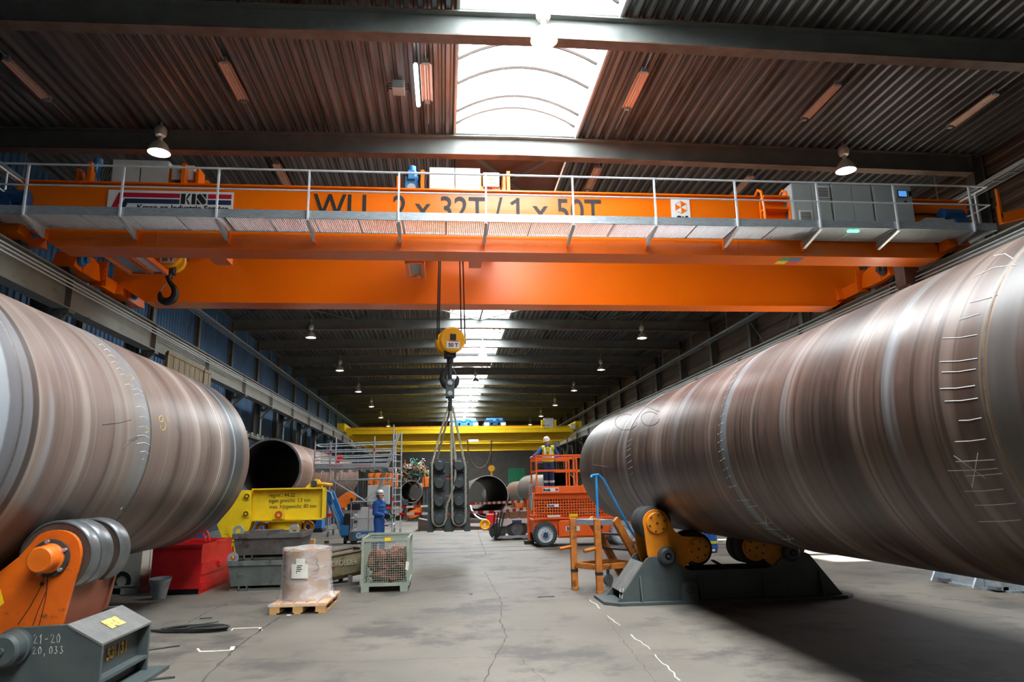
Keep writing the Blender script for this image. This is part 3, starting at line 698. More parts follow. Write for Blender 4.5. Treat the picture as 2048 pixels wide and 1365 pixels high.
m = MB(); p = atY(1848, 437, 14.7); m.box(p.x, p.x+.75, 14.65, 14.95, WZ+.04, p.z); m.build('terminal_box', 'cabinet_grey', crane, smooth=0, bevel=.006)
for z in (WZ+.75, WZ+.5): m = MB(); m.path([(xs_[3]+.05+.3*k, F0-.02, z-.02*(k % 2)) for k in range(7)], .025, 6); m.build('cable_loom', 'black', crane)
m = MB(); p = atY(1705, 459, WY0+.1); m.box(p.x-.13, p.x+.13, WY0+.05, WY0+.12, WZ-.06, WZ-.01); m.build('indicator_lamp', 'sign_green', crane, smooth=0)
# steps over the girder
sa = atY(1519, 376, 14.9).x; sb = atY(1568, 376, 14.9).x
m = MB()
for x in (sa, sb): m.path([(x, 14.75, WZ+.05), (x, 14.75, WZ+.7), (x-.0, 14.85, WZ+1.1), (x, 15.0, WZ+1.2), (x, 15.15, WZ+1.12)], .035, 8)
for z in (.3, .62, .92): m.box(sa, sb, 14.72, 14.95, WZ+z, WZ+z+.04)
m.box(sa, sb, 14.95, 15.0, WZ+.05, WZ+.9); m.build('step_ladder', 'orange', crane)
# buffers and feeder arm at the right end
m = MB(); p = atY(2000, 420, 14.2); m.box(p.x, p.x+.05, 14.2, 14.3, 7.6, 8.05); m.bar((p.x+.03, 14.25, 7.72), (p.x+.75, 14.25, 7.9), .1, .24); m.box(p.x+.0, p.x+.05, 14.2, 14.26, 8.05, 8.45); m.build('end_bracket', 'orange', crane, smooth=0)
m = MB(); m.tube((p.x+.75, 14.25, 7.9), (p.x+.95, 14.25, 7.95), .13, 14); m.build('buffer', 'white', crane)
m = MB(); p = atY(1868, 532, 16.2); m.box(11.75, 12.15, 16.2, 16.6, 6.7, 7.35); m.box(11.8, 12.1, 16.1, 16.6, 6.45, 6.7); m.build('collector_post', 'beam_flange', crane, smooth=0)
m = MB()
for k in range(5): m.path([(11.75+.08*k, 16.1, 6.62), (11.7+.08*k, 16.0, 6.5), (11.65+.08*k, 16.0, 6.42)], .018, 6)
m.build('collector_shoe', 'sling_orange', crane)

# ------------------------------------------------------------------ two hoist trolleys
def trolley(x0, lab, cabpx):
    """x0: left side of the crab; parts built in world space"""
    t = thing('hoist_trolley', (x0+1.2, 17.8, GT+.035), lab, 'hoist', 'hoist trolleys on the orange crane')
    xa, xb = x0, x0+2.25
    m = MB()
    for y in (16.05, 20.08): m.box(xa, xb, y-.1, y+.1, GT+.12, GT+.4)
    for x in (xa+.2, xb-.45): m.box(x, x+.22, 16.0, 20.08, GT+.12, GT+.4)
    m.box(xb-.25, xb-.17, 15.35, 15.75, GT+.05, GT+.62); m.box(xa-.02, xa+.06, 15.35, 15.75, GT+.05, GT+.6)
    m.box(xa+.45, xa+.62, 15.7, 16.0, GT+.6, GT+.75)
    # service platform under the crab, seen below the front girder
    fr = m.build('trolley_frame', 'orange', t, smooth=0)
    m = MB()
    for x in (xa+.35, xb-.35):
        for y in (16.0, 20.08): m.tube((x-.06, y, GT+.16), (x+.06, y, GT+.16), .13, 16)
    m.build('wheel', 'dark_steel', t)
    m = MB(); m.tube((xa+.35, 17.3, GT+.75), (xb-.3, 17.3, GT+.75), .32, 24); m.build('rope_drum', 'orange', t)
    cx0, cx1, cx2, cx3 = [atY(p, 345, 15.55).x for p in cabpx]
    zc = GT+.08
    for xa_, xb_ in ((cx0, (cx0+cx1)/2-.008), ((cx0+cx1)/2+.008, cx1)):
        m = MB(); m.box(xa_, xb_, 15.5, 15.85, zc, zc+.66); m.box(xa_+.015, xb_-.015, 15.488, 15.5, zc+.02, zc+.56)
        cb = m.build('control_cabinet', 'cabinet', t, smooth=0, bevel=.006)
        m = MB(); m.prism([(xa_+.08, zc+.05), (xa_+.17, zc+.05), (xa_+.125, zc+.12)], 'y', 15.483, 15.489); m.build('warning_sticker', 'yellow', cb, smooth=0)
    m = MB(); m.box(cx2, cx3, 15.5, 15.75, zc+.2, zc+.56); m.box(cx2+.01, cx3-.01, 15.49, 15.5, zc+.2, zc+.5)
    cb = m.build('connection_box', 'cabinet', t, smooth=0, bevel=.006)
    m = MB(); m.prism([(cx2+.14, zc+.36), (cx2+.24, zc+.36), (cx2+.19, zc+.44)], 'y', 15.485, 15.491); m.build('warning_sticker', 'yellow', cb, smooth=0)
    m = MB(); m.box(cx2-.04, cx3+.02, 15.55, 15.8, zc, zc+.2); m.box(cx3+.08, cx3+.14, 15.4, 15.8, zc-.02, zc+.46); m.box(cx2-.08, cx2-.04, 15.55, 15.8, zc, zc+.5); m.build('box_stand', 'orange', t, smooth=0)
    m = MB()
    for k in range(4): m.path([(cx2+.03+.05*k, 15.52, zc+.2), (cx2+.05+.05*k, 15.5, zc+.12), (cx2+.0+.07*k, 15.53, zc+.02)], .014, 6)
    for k in range(4): m.path([(cx0-.06-.05*k, 15.6, zc+.6), (cx0-.1-.05*k, 15.55, zc+.3), (cx0-.04-.05*k, 15.6, zc)], .018, 6)
    m.build('cable_loom', 'black', t)
    mx = cx0-.42
    m = MB(); m.box(mx-.16, mx+.16, 15.55, 15.85, zc, zc+.45); m.tube((mx, 15.7, zc+.42), (mx, 15.7, zc+.62), .13, 16); m.tube((mx, 15.7, zc+.62), (mx, 15.7, zc+.76), .1, 14); m.box(mx-.09, mx+.09, 15.48, 15.56, zc+.34, zc+.58); m.build('gear_motor', 'blue_motor', t, bevel=.02)
    m = MB(); m.lathe([(0, 0), (.1, 0), (.1, .03), (.0, .03)], (mx, 15.55, zc+.15), (0, -1, 0), 16); m.build('motor_fan_cover', 'galv', t)
    m = MB(); m.box(mx-.34, mx-.26, 15.5, 15.8, zc, zc+.42); m.build('bumper_plate', 'orange', t, smooth=0)
    return t
T1 = trolley(-7.95, 'left hoist trolley whose pale cabinets stand above the company board', (226, 338, 345, 390))
T2 = trolley(-.55, 'middle hoist trolley with white cabinets above the black lettering', (859, 960, 966, 998))
# orange service platforms of the trolleys, seen under the front girder
def platform(t, l, x0, x1, y0, y1, z, glass):
    m = MB()
    for x in (x0, x1): m.bar((x, y0, z), (x, y1, z), .08, .12)
    for y in (y0, y1): m.bar((x0, y, z), (x1, y, z), .1, .12)
    m.bar(((x0+x1)/2, y0, z+.03), ((x0+x1)/2, y1, z+.03), .05, .06)
    for x in (x0, x1):
        for y in (y0, y1): m.bar((x, y, z), (x, y, GT+.25), .05, .05)
    m.bar((x1, y0, z), (x1+.3, y0, z+.3), .05, .05)
    p = m.build('service_platform', 'orange', t, smooth=0)
    m = MB(); m.box(x0+.06, x1-.06, y0+.08, y1-.1, z-.01, z+.01); m.build('platform_plate', 'cabinet_grey' if not glass else 'white', p, smooth=0)
a = atZ(262, 545, 7.25); b = atZ(300, 545, 7.25)
platform(T1, 1, a.x, b.x, a.y-1.7, a.y, 7.25, False)
platform(T1, 1, b.x+.06, b.x+.4, a.y-1.5, a.y, 7.25, True)
a = atZ(818, 552, 7.25); b = atZ(848, 552, 7.25); platform(T2, 1, a.x, b.x, a.y-1.2, a.y, 7.25, False)
m = MB(); p = atY(430, 525, 16.2); m.box(-5.60, -5.2, 16.0, 17.0, 7.27, GT+.3); m.build('rope_guard', 'orange', T1, smooth=0)
m = MB(); p = atY(937, 530, 16.2); m.box(.6, .91, 16.2, 17.0, 7.26, GT+.3); m.build('rope_guard', 'orange', T2, smooth=0)
# ------------------------------------------------------------------ hook blocks
def hook_curve(m, c, s):
    """ramshorn-free single hook, plane xz, centre of the bowl at c"""
    pts = [(0, .52), (.0, .40), (-.07, .30), (-.17, .17), (-.2, .0), (-.13, -.15), (.02, -.2), (.15, -.14), (.2, -.02), (.2, .07)]
    rr = [.06, .06, .065, .08, .1, .11, .11, .09, .06, .03]
    P = []; Rr = []
    for i in range(len(pts)-1):
        for k in range(4):
            u = k/4; P.append(V(c.x+s*(pts[i][0]*(1-u)+pts[i+1][0]*u), c.y, c.z+abs(s)*(pts[i][1]*(1-u)+pts[i+1][1]*u))); Rr.append(abs(s)*(rr[i]*(1-u)+rr[i+1]*u))
    P.append(V(c.x+s*.2, c.y, c.z+abs(s)*.09)); Rr.append(abs(s)*.02)
    for _ in range(2): P = [P[0]]+[(P[i-1]+P[i]*2+P[i+1])/4 for i in range(1, len(P)-1)]+[P[-1]]
    m.path(P, Rr, 10)
def hook_block(c, lab, ropes, hookdir, ang=0):
    """c = centre of the sheave block"""
    t = thing('hook_block', c, lab, 'crane hook', 'hook blocks of the orange crane')
    ca, sa_ = math.cos(ang), math.sin(ang)
    nrm = V(sa_, -ca, 0)
    for k, o in enumerate((-.24, .24)):
        m = MB(); q = c+nrm*(-o); m.lathe([(0, .0), (.30, 0), (.335, .03), (.335, .09), (.30, .12), (.0, .12)], q-nrm*.06, nrm, 36); m.build('sheave', 'yellow_hook', t)
    m = MB(); m.tube(c-nrm*.3, c+nrm*.3, .07, 16); m.obox(c-V(0, 0, .32), (.24, .32, .22), (0, 0, ang)); m.tube(c-V(0, 0, .42), c-V(0, 0, .56), .085, 16); m.build('hook_housing', 'black', t, bevel=.01)
    q = c+nrm*.305
    rt = V(ca, sa_, 0)
    m = MB(); m.obox(q+V(0, 0, .06)+nrm*.012, (.15, .03, .16), (0, 0, ang)); m.build('bearing_cap', 'black', t)
    m = MB(); m.obox(q+V(0, 0, -.13)+nrm*.01, (.34, .01, .2), (0, 0, ang)); pl = m.build('load_plate', 'white', t)
    text('50 T', .135, facing(q+V(0, 0, -.195)+nrm*.018, rt), 'ink', pl, bold=.004, align='CENTER')
    m = MB(); m.obox(q+V(0, 0, -.045)+nrm*.016, (.3, .004, .018), (0, 0, ang)); m.build('plate_stripe', 'logo_red', pl)
    m = MB(); hook_curve(m, c+V(0, 0, -.98), hookdir*.95); m.build('hook', 'black', t)
    m = MB(); m.path([c+V(.02*hookdir, 0, -.62), c+V(.12*hookdir, 0, -.78), c+V(.19*hookdir, 0, -.92)], .014, 6); m.build('safety_latch', 'galv', t)
    m = MB()
    for (x, y) in ropes:
        m.tube((c.x+x, c.y+y, c.z), (c.x+x*.8, c.y+y*.8, GT+.6), .018, 8)
    m.build('hoist_rope', 'black', t)
    return t
HC1 = V(-6.98, 17.8, atY(335, 525, 17.8).z+.12); HC2 = V(.13, 17.8, 5.52)
hook_block(HC1, 'parked hook block high under the left trolley, carrying nothing', [(-.32, -.24), (.3, -.2), (-.3, .24), (.34, .25)], -1, math.radians(8))
hook_block(HC2, 'lowered hook block in the middle of the hall carrying the dark test weights', [(-.33, -.24), (-.29, .2), (.29, -.22), (.4, .26)], 1, math.radians(14))
# ------------------------------------------------------------------ test weights and slings
LX, LY = .1, 17.8
lw = thing('test_weight_stack', (LX, LY, .78), 'stack of four dark steel test weights hanging from the lowered hook', 'test weight')
zs = [.78, 1.24, 1.66, 2.08, 2.44]
cols = (-.235, .24)
for k in range(4):
    m = MB(); z0, z1 = zs[k], zs[k+1]
    a, b = LX-.52, LX+.52
    if k == 0: out = [(a, z0), (a+.14, z0), (a+.22, z0+.09), (LX-.18, z0+.09), (LX-.1, z0), (LX+.1, z0), (LX+.18, z0+.09), (b-.22, z0+.09), (b-.14, z0), (b, z0), (b-.01, z1-.008), (a+.01, z1-.008)]
    else: out = [(a+.012*k, z0), (b-.012*k, z0), (b-.012*k-.01, z1-.008), (a+.012*k+.01, z1-.008)]
    m.prism(out, 'y', LY-.3, LY+.32)
    w = m.build('weight_block', 'dark_steel', lw, smooth=0, bevel=.008)
    for cx_ in cols:
        zc_ = z0+.26 if k else z0+.3; x = LX+cx_
        m = MB()
        m.prism([(x-.14, zc_-.16), (x+.14, zc_-.16), (x+.16, zc_+.1), (x+.08, zc_+.17), (x-.12, zc_+.17), (x-.14, zc_+.1)], 'y', LY-.36, LY-.3)
        m.lathe([(0, 0), (.105, 0), (.125, .03), (.125, .14), (.115, .15), (.115, .22)], (x, LY-.5, zc_), (0, 1, 0), 24)
        m.build('trunnion', 'dark_steel', w, bevel=.006)
    if k < 3:
        text('404', .09, facing((LX, LY-.306, zs[k+1]-.07)), 'red_paint', w, align='CENTER', extrude=.002)
sl = thing('wire_rope_sling', (LX, LY, 3.8), 'twisted grey wire rope slings holding up the dark test weights', 'sling')
top = V(.13, LY, 3.84)
def sling(m, pts, r=.026):
    # two strands twisted round each other
    P = [Vector(p) for p in pts]; D = []; 
    for a, b in zip(P, P[1:]):
        n = max(2, int((b-a).length/.05))
        for k in range(n): D.append(a.lerp(b, k/n))
    D.append(P[-1])
    for ph in (0, 2*pi/3, 4*pi/3):
        Q = []; s = 0
        for i, p in enumerate(D):
            if i: s += (p-D[i-1]).length
            d = (D[min(i+1, len(D)-1)]-D[max(i-1, 0)]).normalized(); u = d.cross(V(0, 1, 0)).normalized(); w = d.cross(u)
            Q.append(p+(u*math.cos(s*14+ph)+w*math.sin(s*14+ph))*r*.55)
        m.path(Q, r*.62, 6)
m = MB()
for cx_ in cols:
    x = LX+cx_; zc_ = zs[0]+.3; y = LY-.42
    xl_, xr2 = x-.16, x+.16
    loop = [V(xl_, y, zc_+.02)]+[V(x-.15*math.cos(pi*k/8), y, zc_-.15*math.sin(pi*k/8)) for k in range(1, 8)]+[V(xr2, y, zc_+.02)]
    tl = top+V(-.05 if cx_ < 0 else .03, -.03, 0); tr = top+V(-.01 if cx_ < 0 else .06, -.03, 0)
    sling(m, [tl, V(xl_-.02, y, 2.38)]+loop+[V(xr2+(.02 if cx_ < 0 else 0), y-.02, zc_+.3), V(xr2, y, 2.3) if cx_ > 0 else V(LX+.14, y-.04, 1.9), V(LX+.17, y-.03, 2.45) if cx_ < 0 else V(xr2-.03, y, 2.45), tr])
m.build('rope_leg', 'rope', sl)
m = MB()
for cx_ in cols:
    x = LX+cx_; sling(m, [top+V(.02, .05, 0), V(x-.1, LY+.4, 2.4), V(x-.1, LY+.4, 1.2)])
m.build('rope_leg', 'rope', sl)
sh = thing('lifting_shackle', (.13, LY, 4.2), 'dark link and shackle pair between the lowered hook and the wire slings', 'shackle')
def link(m, c, w, h, r): m.path([c+V(0, w*math.cos(a)*.5, (h/2-w/2 if math.sin(a) > 0 else -h/2+w/2)+w*.5*math.sin(a)) for a in [2*pi*k/24 for k in range(24)]], r, 8, closed=True)
m = MB(); link(m, V(.13, LY, 4.57), .17, .6, .05); link(m, V(.13, LY, 3.98), .17, .52, .05); m.build('steel_link', 'dark_steel', sh)
m = MB()
for y in (LY-.15, LY+.12): m.box(.02, .24, y, y+.03, 4.06, 4.52)
m.build('side_plate', 'base_green', sh, bevel=.02)
m = MB()
for z in (4.16, 4.42): m.tube((.13, LY-.19, z), (.13, LY-.15, z), .065, 6); m.tube((.13, LY-.21, z), (.13, LY+.18, z), .035, 10)
m.build('bolt', 'galv', sh)
# ================================================================== pipes
def pipe(name, xc, zc, R, y0, y1, mt, lab, cat='pipe', group=None, th=.045, seams=(), n=128):
    o = MB(); c = V(xc, y0, zc)
    o.lathe([(R, 0), (R, y1-y0)], c, (0, 1, 0), n, caps=False)
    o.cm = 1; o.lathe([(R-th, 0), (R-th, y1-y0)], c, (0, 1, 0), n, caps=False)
    o.cm = 2; o.lathe([(R, 0), (R-th, 0)], c, (0, 1, 0), n, caps=False); o.lathe([(R, y1-y0), (R-th, y1-y0)], c, (0, 1, 0), n, caps=False)
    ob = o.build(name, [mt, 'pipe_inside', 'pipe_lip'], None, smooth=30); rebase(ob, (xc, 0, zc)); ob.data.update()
    tag(ob, lab, cat, group)
    for y in seams:
        w = MB(); w.lathe([(R-.002, -.014), (R+.006, -.007), (R+.006, .007), (R-.002, .014)], V(xc, y, zc), (0, 1, 0), n, caps=False); w.build('weld_seam', 'weld', ob)
    return ob
LP = (-4.96, 2.377, 1.487); RP = (4.42, 2.226, 1.2515)
def hitL(px, py): return atCyl(px, py, *LP)
def hitR(px, py): return atCyl(px, py, *RP)
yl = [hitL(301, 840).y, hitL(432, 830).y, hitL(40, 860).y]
gb = (hitL(272, 840).y, hitL(299, 840).y); db = (hitL(446, 830).y, hitL(469, 830).y)
yr = [hitR(1252, 900).y, hitR(1440, 870).y, hitR(1966, 760).y]
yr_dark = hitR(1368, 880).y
mat_pipe('pipe_left', '#7a6a62', '#a2958c', '#584b45', [((gb[0]+gb[1])/2, (gb[1]-gb[0])/2*1.15, '#7e868c', .75), (yl[0]-.0, .03, '#4b423b', .7), ((db[0]+db[1])/2, (db[1]-db[0])/2*1.2, '#3f464b', .92), (db[0]+(db[1]-db[0])*.35, .05, '#98a3aa', .75), (yl[1], .05, '#e8ded4', .95), (yl[2]-.1, .32, '#59626a', .75), (yl[2]-.25, .08, '#a9b2b8', .6), (yl[2]+.2, .06, '#2e2826', .85), (8.35, .25, '#7d746c', .7), (7.9, .12, '#8f8780', .5)], .38, lines=.16)  # at the near seam a pale stripe paints glare into the grey band
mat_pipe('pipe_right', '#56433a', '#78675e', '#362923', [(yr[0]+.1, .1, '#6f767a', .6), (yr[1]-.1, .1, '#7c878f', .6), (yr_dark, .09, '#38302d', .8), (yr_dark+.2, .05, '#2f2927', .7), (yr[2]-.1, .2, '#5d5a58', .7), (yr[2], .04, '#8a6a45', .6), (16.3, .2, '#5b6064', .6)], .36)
mat_pipe('pipe_far', '#8a6a5c', '#ae9385', '#5c463d', [], .45)
mat_pipe('pipe_grey', '#6f6660', '#8a837c', '#4b4440', [], .45)
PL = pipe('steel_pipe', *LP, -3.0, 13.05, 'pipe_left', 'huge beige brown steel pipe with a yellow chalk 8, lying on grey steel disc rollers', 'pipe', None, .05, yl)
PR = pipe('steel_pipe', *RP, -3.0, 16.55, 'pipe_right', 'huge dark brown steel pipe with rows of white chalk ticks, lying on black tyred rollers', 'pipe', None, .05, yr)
def chalk(hit, strokes, mt, parent, name='chalk_writing', r=.0038, C=None):
    m = MB()
    for s in strokes:
        P = []
        for i in range(len(s)-1):
            for k in range(4):
                u = k/4; h = hit(s[i][0]*(1-u)+s[i+1][0]*u, s[i][1]*(1-u)+s[i+1][1]*u)
                if h: P.append(h)
        h = hit(*s[-1]); 
        if h: P.append(h)
        if len(P) > 1: m.path(P, r, 5)
    return m.build(name, mt, parent)
def circ(cx, cy, rx, ry, a0=0, a1=360, n=12): return [(cx+rx*math.cos(math.radians(a0+(a1-a0)*k/n)), cy+ry*math.sin(math.radians(a0+(a1-a0)*k/n))) for k in range(n+1)]
# white tick rows beside the welds
ST = []
for x, y, l in ((198, 690, 12), (208, 700, 13), (216, 712, 14), (222, 725, 15), (232, 738, 15), (240, 750, 16), (250, 770, 16), (264, 780, 20), (268, 790, 20), (272, 815, 18), (278, 835, 18), (276, 855, 22), (274, 873, 25), (274, 888, 28), (280, 905, 18), (284, 920, 8)):
    ST.append([(x, y), (x+l*.5, y-2), (x+l, y+4)])
chalk(hitL, ST, 'chalk', PL)
chalk(hitL, [circ(322, 838, 4, 6), circ(326, 852, 5.5, 9, -80, 190), [(335, 832), (337, 845)], [(292, 858), (298, 864), (290, 866)], [(240, 1020), (244, 1016), (242, 1030)], [(258, 748), (268, 756), (262, 760)]], 'chalk_yellow', PL)
chalk(hitL, [[(245, 898), (256, 882), (272, 874), (284, 873)], [(246, 896), (262, 882), (276, 877)], [(205, 850), (240, 846), (262, 840)]], 'dark_steel', PL, 'scuff_mark', .005)
ST = []
for x, y, l in ((1255, 883, 9), (1253, 893, 9), (1252, 902, 9), (1252, 914, 9), (1254, 926, 9), (1256, 938, 9), (1258, 950, 8), (1474, 733, 10), (1467, 745, 10), (1462, 755, 11), (1456, 768, 11), (1452, 780, 11), (1448, 795, 11), (1444, 812, 10), (1440, 832, 10), (1437, 850, 10), (1435, 868, 10), (1435, 885, 10), (1437, 903, 10), (1440, 921, 10), (1446, 940, 10), (1452, 956, 10), (1460, 975, 11)): ST.append([(x, y+2), (x+l*.6, y-2), (x+l, y-4)])
for x, y, l in ((1886, 677, 68), (1880, 724, 75), (1884, 745, 68), (1880, 778, 70), (1890, 803, 66), (1918, 842, 45), (1910, 884, 62), (1896, 942, 100), (1930, 952, 75), (1928, 983, 80), (1950, 1011, 82), (1958, 1044, 85)): ST.append([(x, y), (x+l*.5, y-1), (x+l, y-6+.01*(y-800)*.8)])
ST += [[(1908, 912), (1972, 958)], [(1956, 906), (1944, 975)], [(1912, 924), (1990, 920)], [(1474, 1002), (1500, 1000)], [(1495, 1015), (1515, 1012)], [(1512, 1048), (1545, 1046)], [(1530, 1034), (1534, 1052)], [(1528, 1058), (1560, 1060)], [(1564, 1080), (1588, 1078)], [(1575, 1072), (1582, 1086)], [(1456, 974), (1474, 972)], [(1988, 512), (2010, 508), (2030, 520)], [(1946, 555), (1990, 535), (2035, 530)], [(1940, 606), (1980, 596), (1995, 590)], [(1920, 640), (1960, 628)]]
chalk(hitR, ST, 'chalk', PR, r=.0032)
chalk(hitR, [circ(1252, 845, 22, 16, 0, 300), circ(1300, 838, 18, 14, 0, 320), [(1232, 822), (1290, 812), (1318, 824)], [(1186, 930), (1215, 935)]], 'rollerside', PR, 'scuff_mark', .006)
# pipes further down the hall
pm = pipe('steel_pipe', -7.25, 2.78, 1.27, 30.5, 50.5, 'pipe_far', 'long brown pipe with dark open end behind the yellow lifting beam', 'pipe', None, .08)
s = 1400
def far_pipe(px, py, rpx, y0, y1, mt, lab, th=.04):
    c = atY(px, py, y0); d = (c-V(0, 0, EYE)).dot(_f); R = rpx*d/FPX
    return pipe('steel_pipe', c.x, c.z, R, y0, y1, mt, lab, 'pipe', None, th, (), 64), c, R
FP = []
FP.append(far_pipe(823, 984, 22, 46, 58, 'pipe_far', 'small pipe with a bright see-through bore right of the scaffold'))
FP.append(far_pipe(884, 992, 37, 44.5, 70, 'pipe_grey', 'pipe mostly hidden behind the hanging test weights'))
FP.append(far_pipe(976, 993, 41, 43.2, 66, 'pipe_grey', 'large dark pipe with open end facing us, right of the hanging weights'))
FP.append(far_pipe(1007, 997, 27, 76, 94, 'pipe_grey', 'dark pipe peeping out behind the right edge of the large open pipe'))
FP.append(far_pipe(1058, 984, 23, 62, 74, 'pipe_far', 'brown pipe end left of the scissor lift, resting on orange rollers'))
FP.append(far_pipe(1120, 974, 33, 44, 60, 'pipe_grey', 'grey ringed pipe seen behind the worker on the orange lift'))
for o, c, R in FP:
    t = thing('pipe_cradle', (c.x, c.y+2, 0), 'low steel cradle on the floor under the ' + o['label'][:60].rsplit(' ', 1)[0].split(',')[0].split(' with')[0].split(' mostly')[0].split(' peeping')[0].split(' end left')[0], 'pipe support')
    t['label'] = 'low cradle under the ' + {0: 'small see-through pipe right of the scaffold', 1: 'pipe hidden behind the hanging weights', 2: 'large dark open pipe right of the weights', 3: 'dark pipe peeping out behind the large open pipe', 4: 'brown pipe left of the scissor lift', 5: 'ringed pipe behind the worker on the lift'}[[q[0] for q in FP].index(o)]
    zb = c.z-R
    for yy in (c.y+1.0, c.y+8):
        m = MB(); zt = max(.12, zb)
        m.box(c.x-R*.9, c.x+R*.9, yy-.2, yy+.2, 0, max(.1, zt*.5))
        for sg in (-1, 1):
            a0 = .5; px_, pz_ = c.x+sg*R*math.sin(a0), c.z-R*math.cos(a0)
            m.prism([(px_-.05*sg, 0), (px_+.3*sg*R, 0), (px_+.32*sg*R, pz_+.02), (px_, pz_-.005)], 'y', yy-.15, yy+.15)
        m.build('saddle', 'rust_orange' if o is not FP[2][0] else 'dark_steel', t, smooth=0)
# ------------------------------------------------------------------ roller beds
def fillet(p0, r0, p1, r1, n=10):
    """convex outline round two circles (x,z)"""
    d = (p1[0]-p0[0], p1[1]-p0[1]); L = math.hypot(*d); a = math.degrees(math.atan2(d[1], d[0])); b = math.degrees(math.acos((r0-r1)/L))
    return arc(p0, r0, a+b, a+360-b, n)+arc(p1, r1, a-b, a+b, n)
def rollerbed_right():
    xc, y0 = 4.42, 10.9
    t = thing('roller_bed', (xc, 11.45, 0), 'long dark green roller bed with yellowish orange arms and black tyres beside the step stand', 'roller bed')
    m = MB(); m.prism([(2.62, y0), (6.22, y0), (6.42, y0+.2), (6.42, y0+.95), (6.2, y0+1.15), (2.62, y0+1.15), (2.42, y0+.95), (2.42, y0+.2)], 'z', 0, .045); m.build('base_plate', 'base_green', t, smooth=0, bevel=.004)
    half = [(2.62, .045), (3.1, .66), (3.16, .69), (3.27, .69)]
    mid = [(3.55, .62), (3.68, .52), (3.8, .47)]
    out = half+mid+[(2*xc-x, z) for x, z in reversed(half+mid)]
    for y in (y0+.16, y0+.9):
        m = MB(); m.prism(out, 'y', y-.02, y+.02)
        for x in (2.98, 3.9, 4.94, 5.86):
            h = .42 if x < 3.2 or x > 5.6 else .4
            sx = 1 if x < xc else -1
            if y < y0+.5: m.prism([(y-.14, .045), (y-.02, .045), (y-.02, h), (y-.05, h)], 'x', x-.012, x+.012)
            else: m.prism([(y+.14, .045), (y+.02, .045), (y+.02, h), (y+.05, h)], 'x', x-.012, x+.012)
        m.build('web_plate', 'base_green', t, smooth=0, bevel=.004)
    for s_ in (0, 1):
        X = (lambda x: x) if not s_ else (lambda x: 2*xc-x)
        m = MB(); m.bar((X(2.72), y0+.53, .16), (X(3.06), y0+.53, .60), .7, .02, (-.8 if not s_ else .8, 0, .6)); m.build('sloped_plate', 'dusty_lit_grey', t, smooth=0); m = MB(); m.box(X(2.82), X(2.84), y0+.16, y0+.9, .05, .3); m.build('end_plate', 'base_green', t, smooth=0)
    m = MB(); m.prism(arc((3.72, .2), .13, -20, 200, 12)+[(3.58, .045), (3.86, .045)], 'y', y0+.02, y0+.06)
    lug = m.build('lifting_lug', 'base_green', t, smooth=30); m = MB(); m.lathe([(.035, 0), (.06, 0), (.06, .02), (.035, .02)], (3.72, y0+.02, .2), (0, -1, 0), 16, closed=True); m.build('lug_ring', 'dark_steel', lug)
    m = MB(); m.obox((4.42, y0+.5, .5), (.3, .12, .03), (0, .5, 0)); m.build('loose_plate', 'bin_steel', t, smooth=0)
    pin, ro, rin = (3.42, .70), (3.31, 1.19), (3.95, .78)
    for s_ in (0, 1):
        X = (lambda p: p) if not s_ else (lambda p: (2*xc-p[0], p[1]))
        arm = None
        outl = arc(ro, .215, 20, 200, 12)+[(3.14, .72), (3.2, .56)]+[(3.6, .53), (3.7, .49)]+arc(rin, .205, 235, 420, 14)+[(3.72, .98), (3.60, 1.06)]
        for y in (y0+.2, y0+.8):
            m = MB(); m.prism([X(p) for p in outl], 'y', y, y+.035); a_ = m.build('roller_arm', 'orange_yellow', t, smooth=40, bevel=.004)
            if y > y0+.5: continue
            for c in (ro, rin):
                cx, cz = X(c); m = MB(); m.lathe([(0, 0), (.155, 0), (.165, .012), (.165, .05), (0, .05)], (cx, y-.045, cz), (0, 1, 0), 24)
                m.build('bearing_cap', 'orange_yellow', a_)
                m = MB()
                for k in range(6): an = k*pi/3+.3; m.tube((cx+.125*math.cos(an), y-.06, cz+.125*math.sin(an)), (cx+.125*math.cos(an), y-.04, cz+.125*math.sin(an)), .016, 6)
                m.tube((cx, y-.055, cz), (cx, y-.04, cz), .02, 8); m.build('cap_bolt', 'dark_steel', a_)
        for c in (ro, rin):
            cx, cz = X(c); m = MB(); m.lathe([(.0, 0), (.22, 0), (.262, .03), (.268, .08), (.268, .2), (.24, .23), (.24, .27), (.268, .3), (.268, .45), (.262, .5), (.22, .53), (0, .53)], (cx, y0+.25, cz), (0, 1, 0), 40); m.build('roller', 'rubber', t)
        cx, cz = X(pin); m = MB(); m.lathe([(0, 0), (.1, 0), (.125, .02), (.125, .06), (.14, .065), (.14, .12), (.11, .13), (.11, 1.0), (0, 1.0)], (cx, y0+.03, cz), (0, 1, 0), 24); m.lathe([(0, 0), (.03, 0), (.03, .02), (0, .02)], (cx, y0+.01, cz), (0, 1, 0), 8); m.build('pivot_pin', 'dark_steel', t)
    m = MB()
    for px, py in ((1240, 1185), (1246, 1184), (1239, 1196), (1244, 1198)):
        p = atY(px, py, y0+.135); m.bar(p, p+V(.01, 0, .05), .008, .008)
    m.build('paint_tick', 'white', t)
    return t
rollerbed_right()
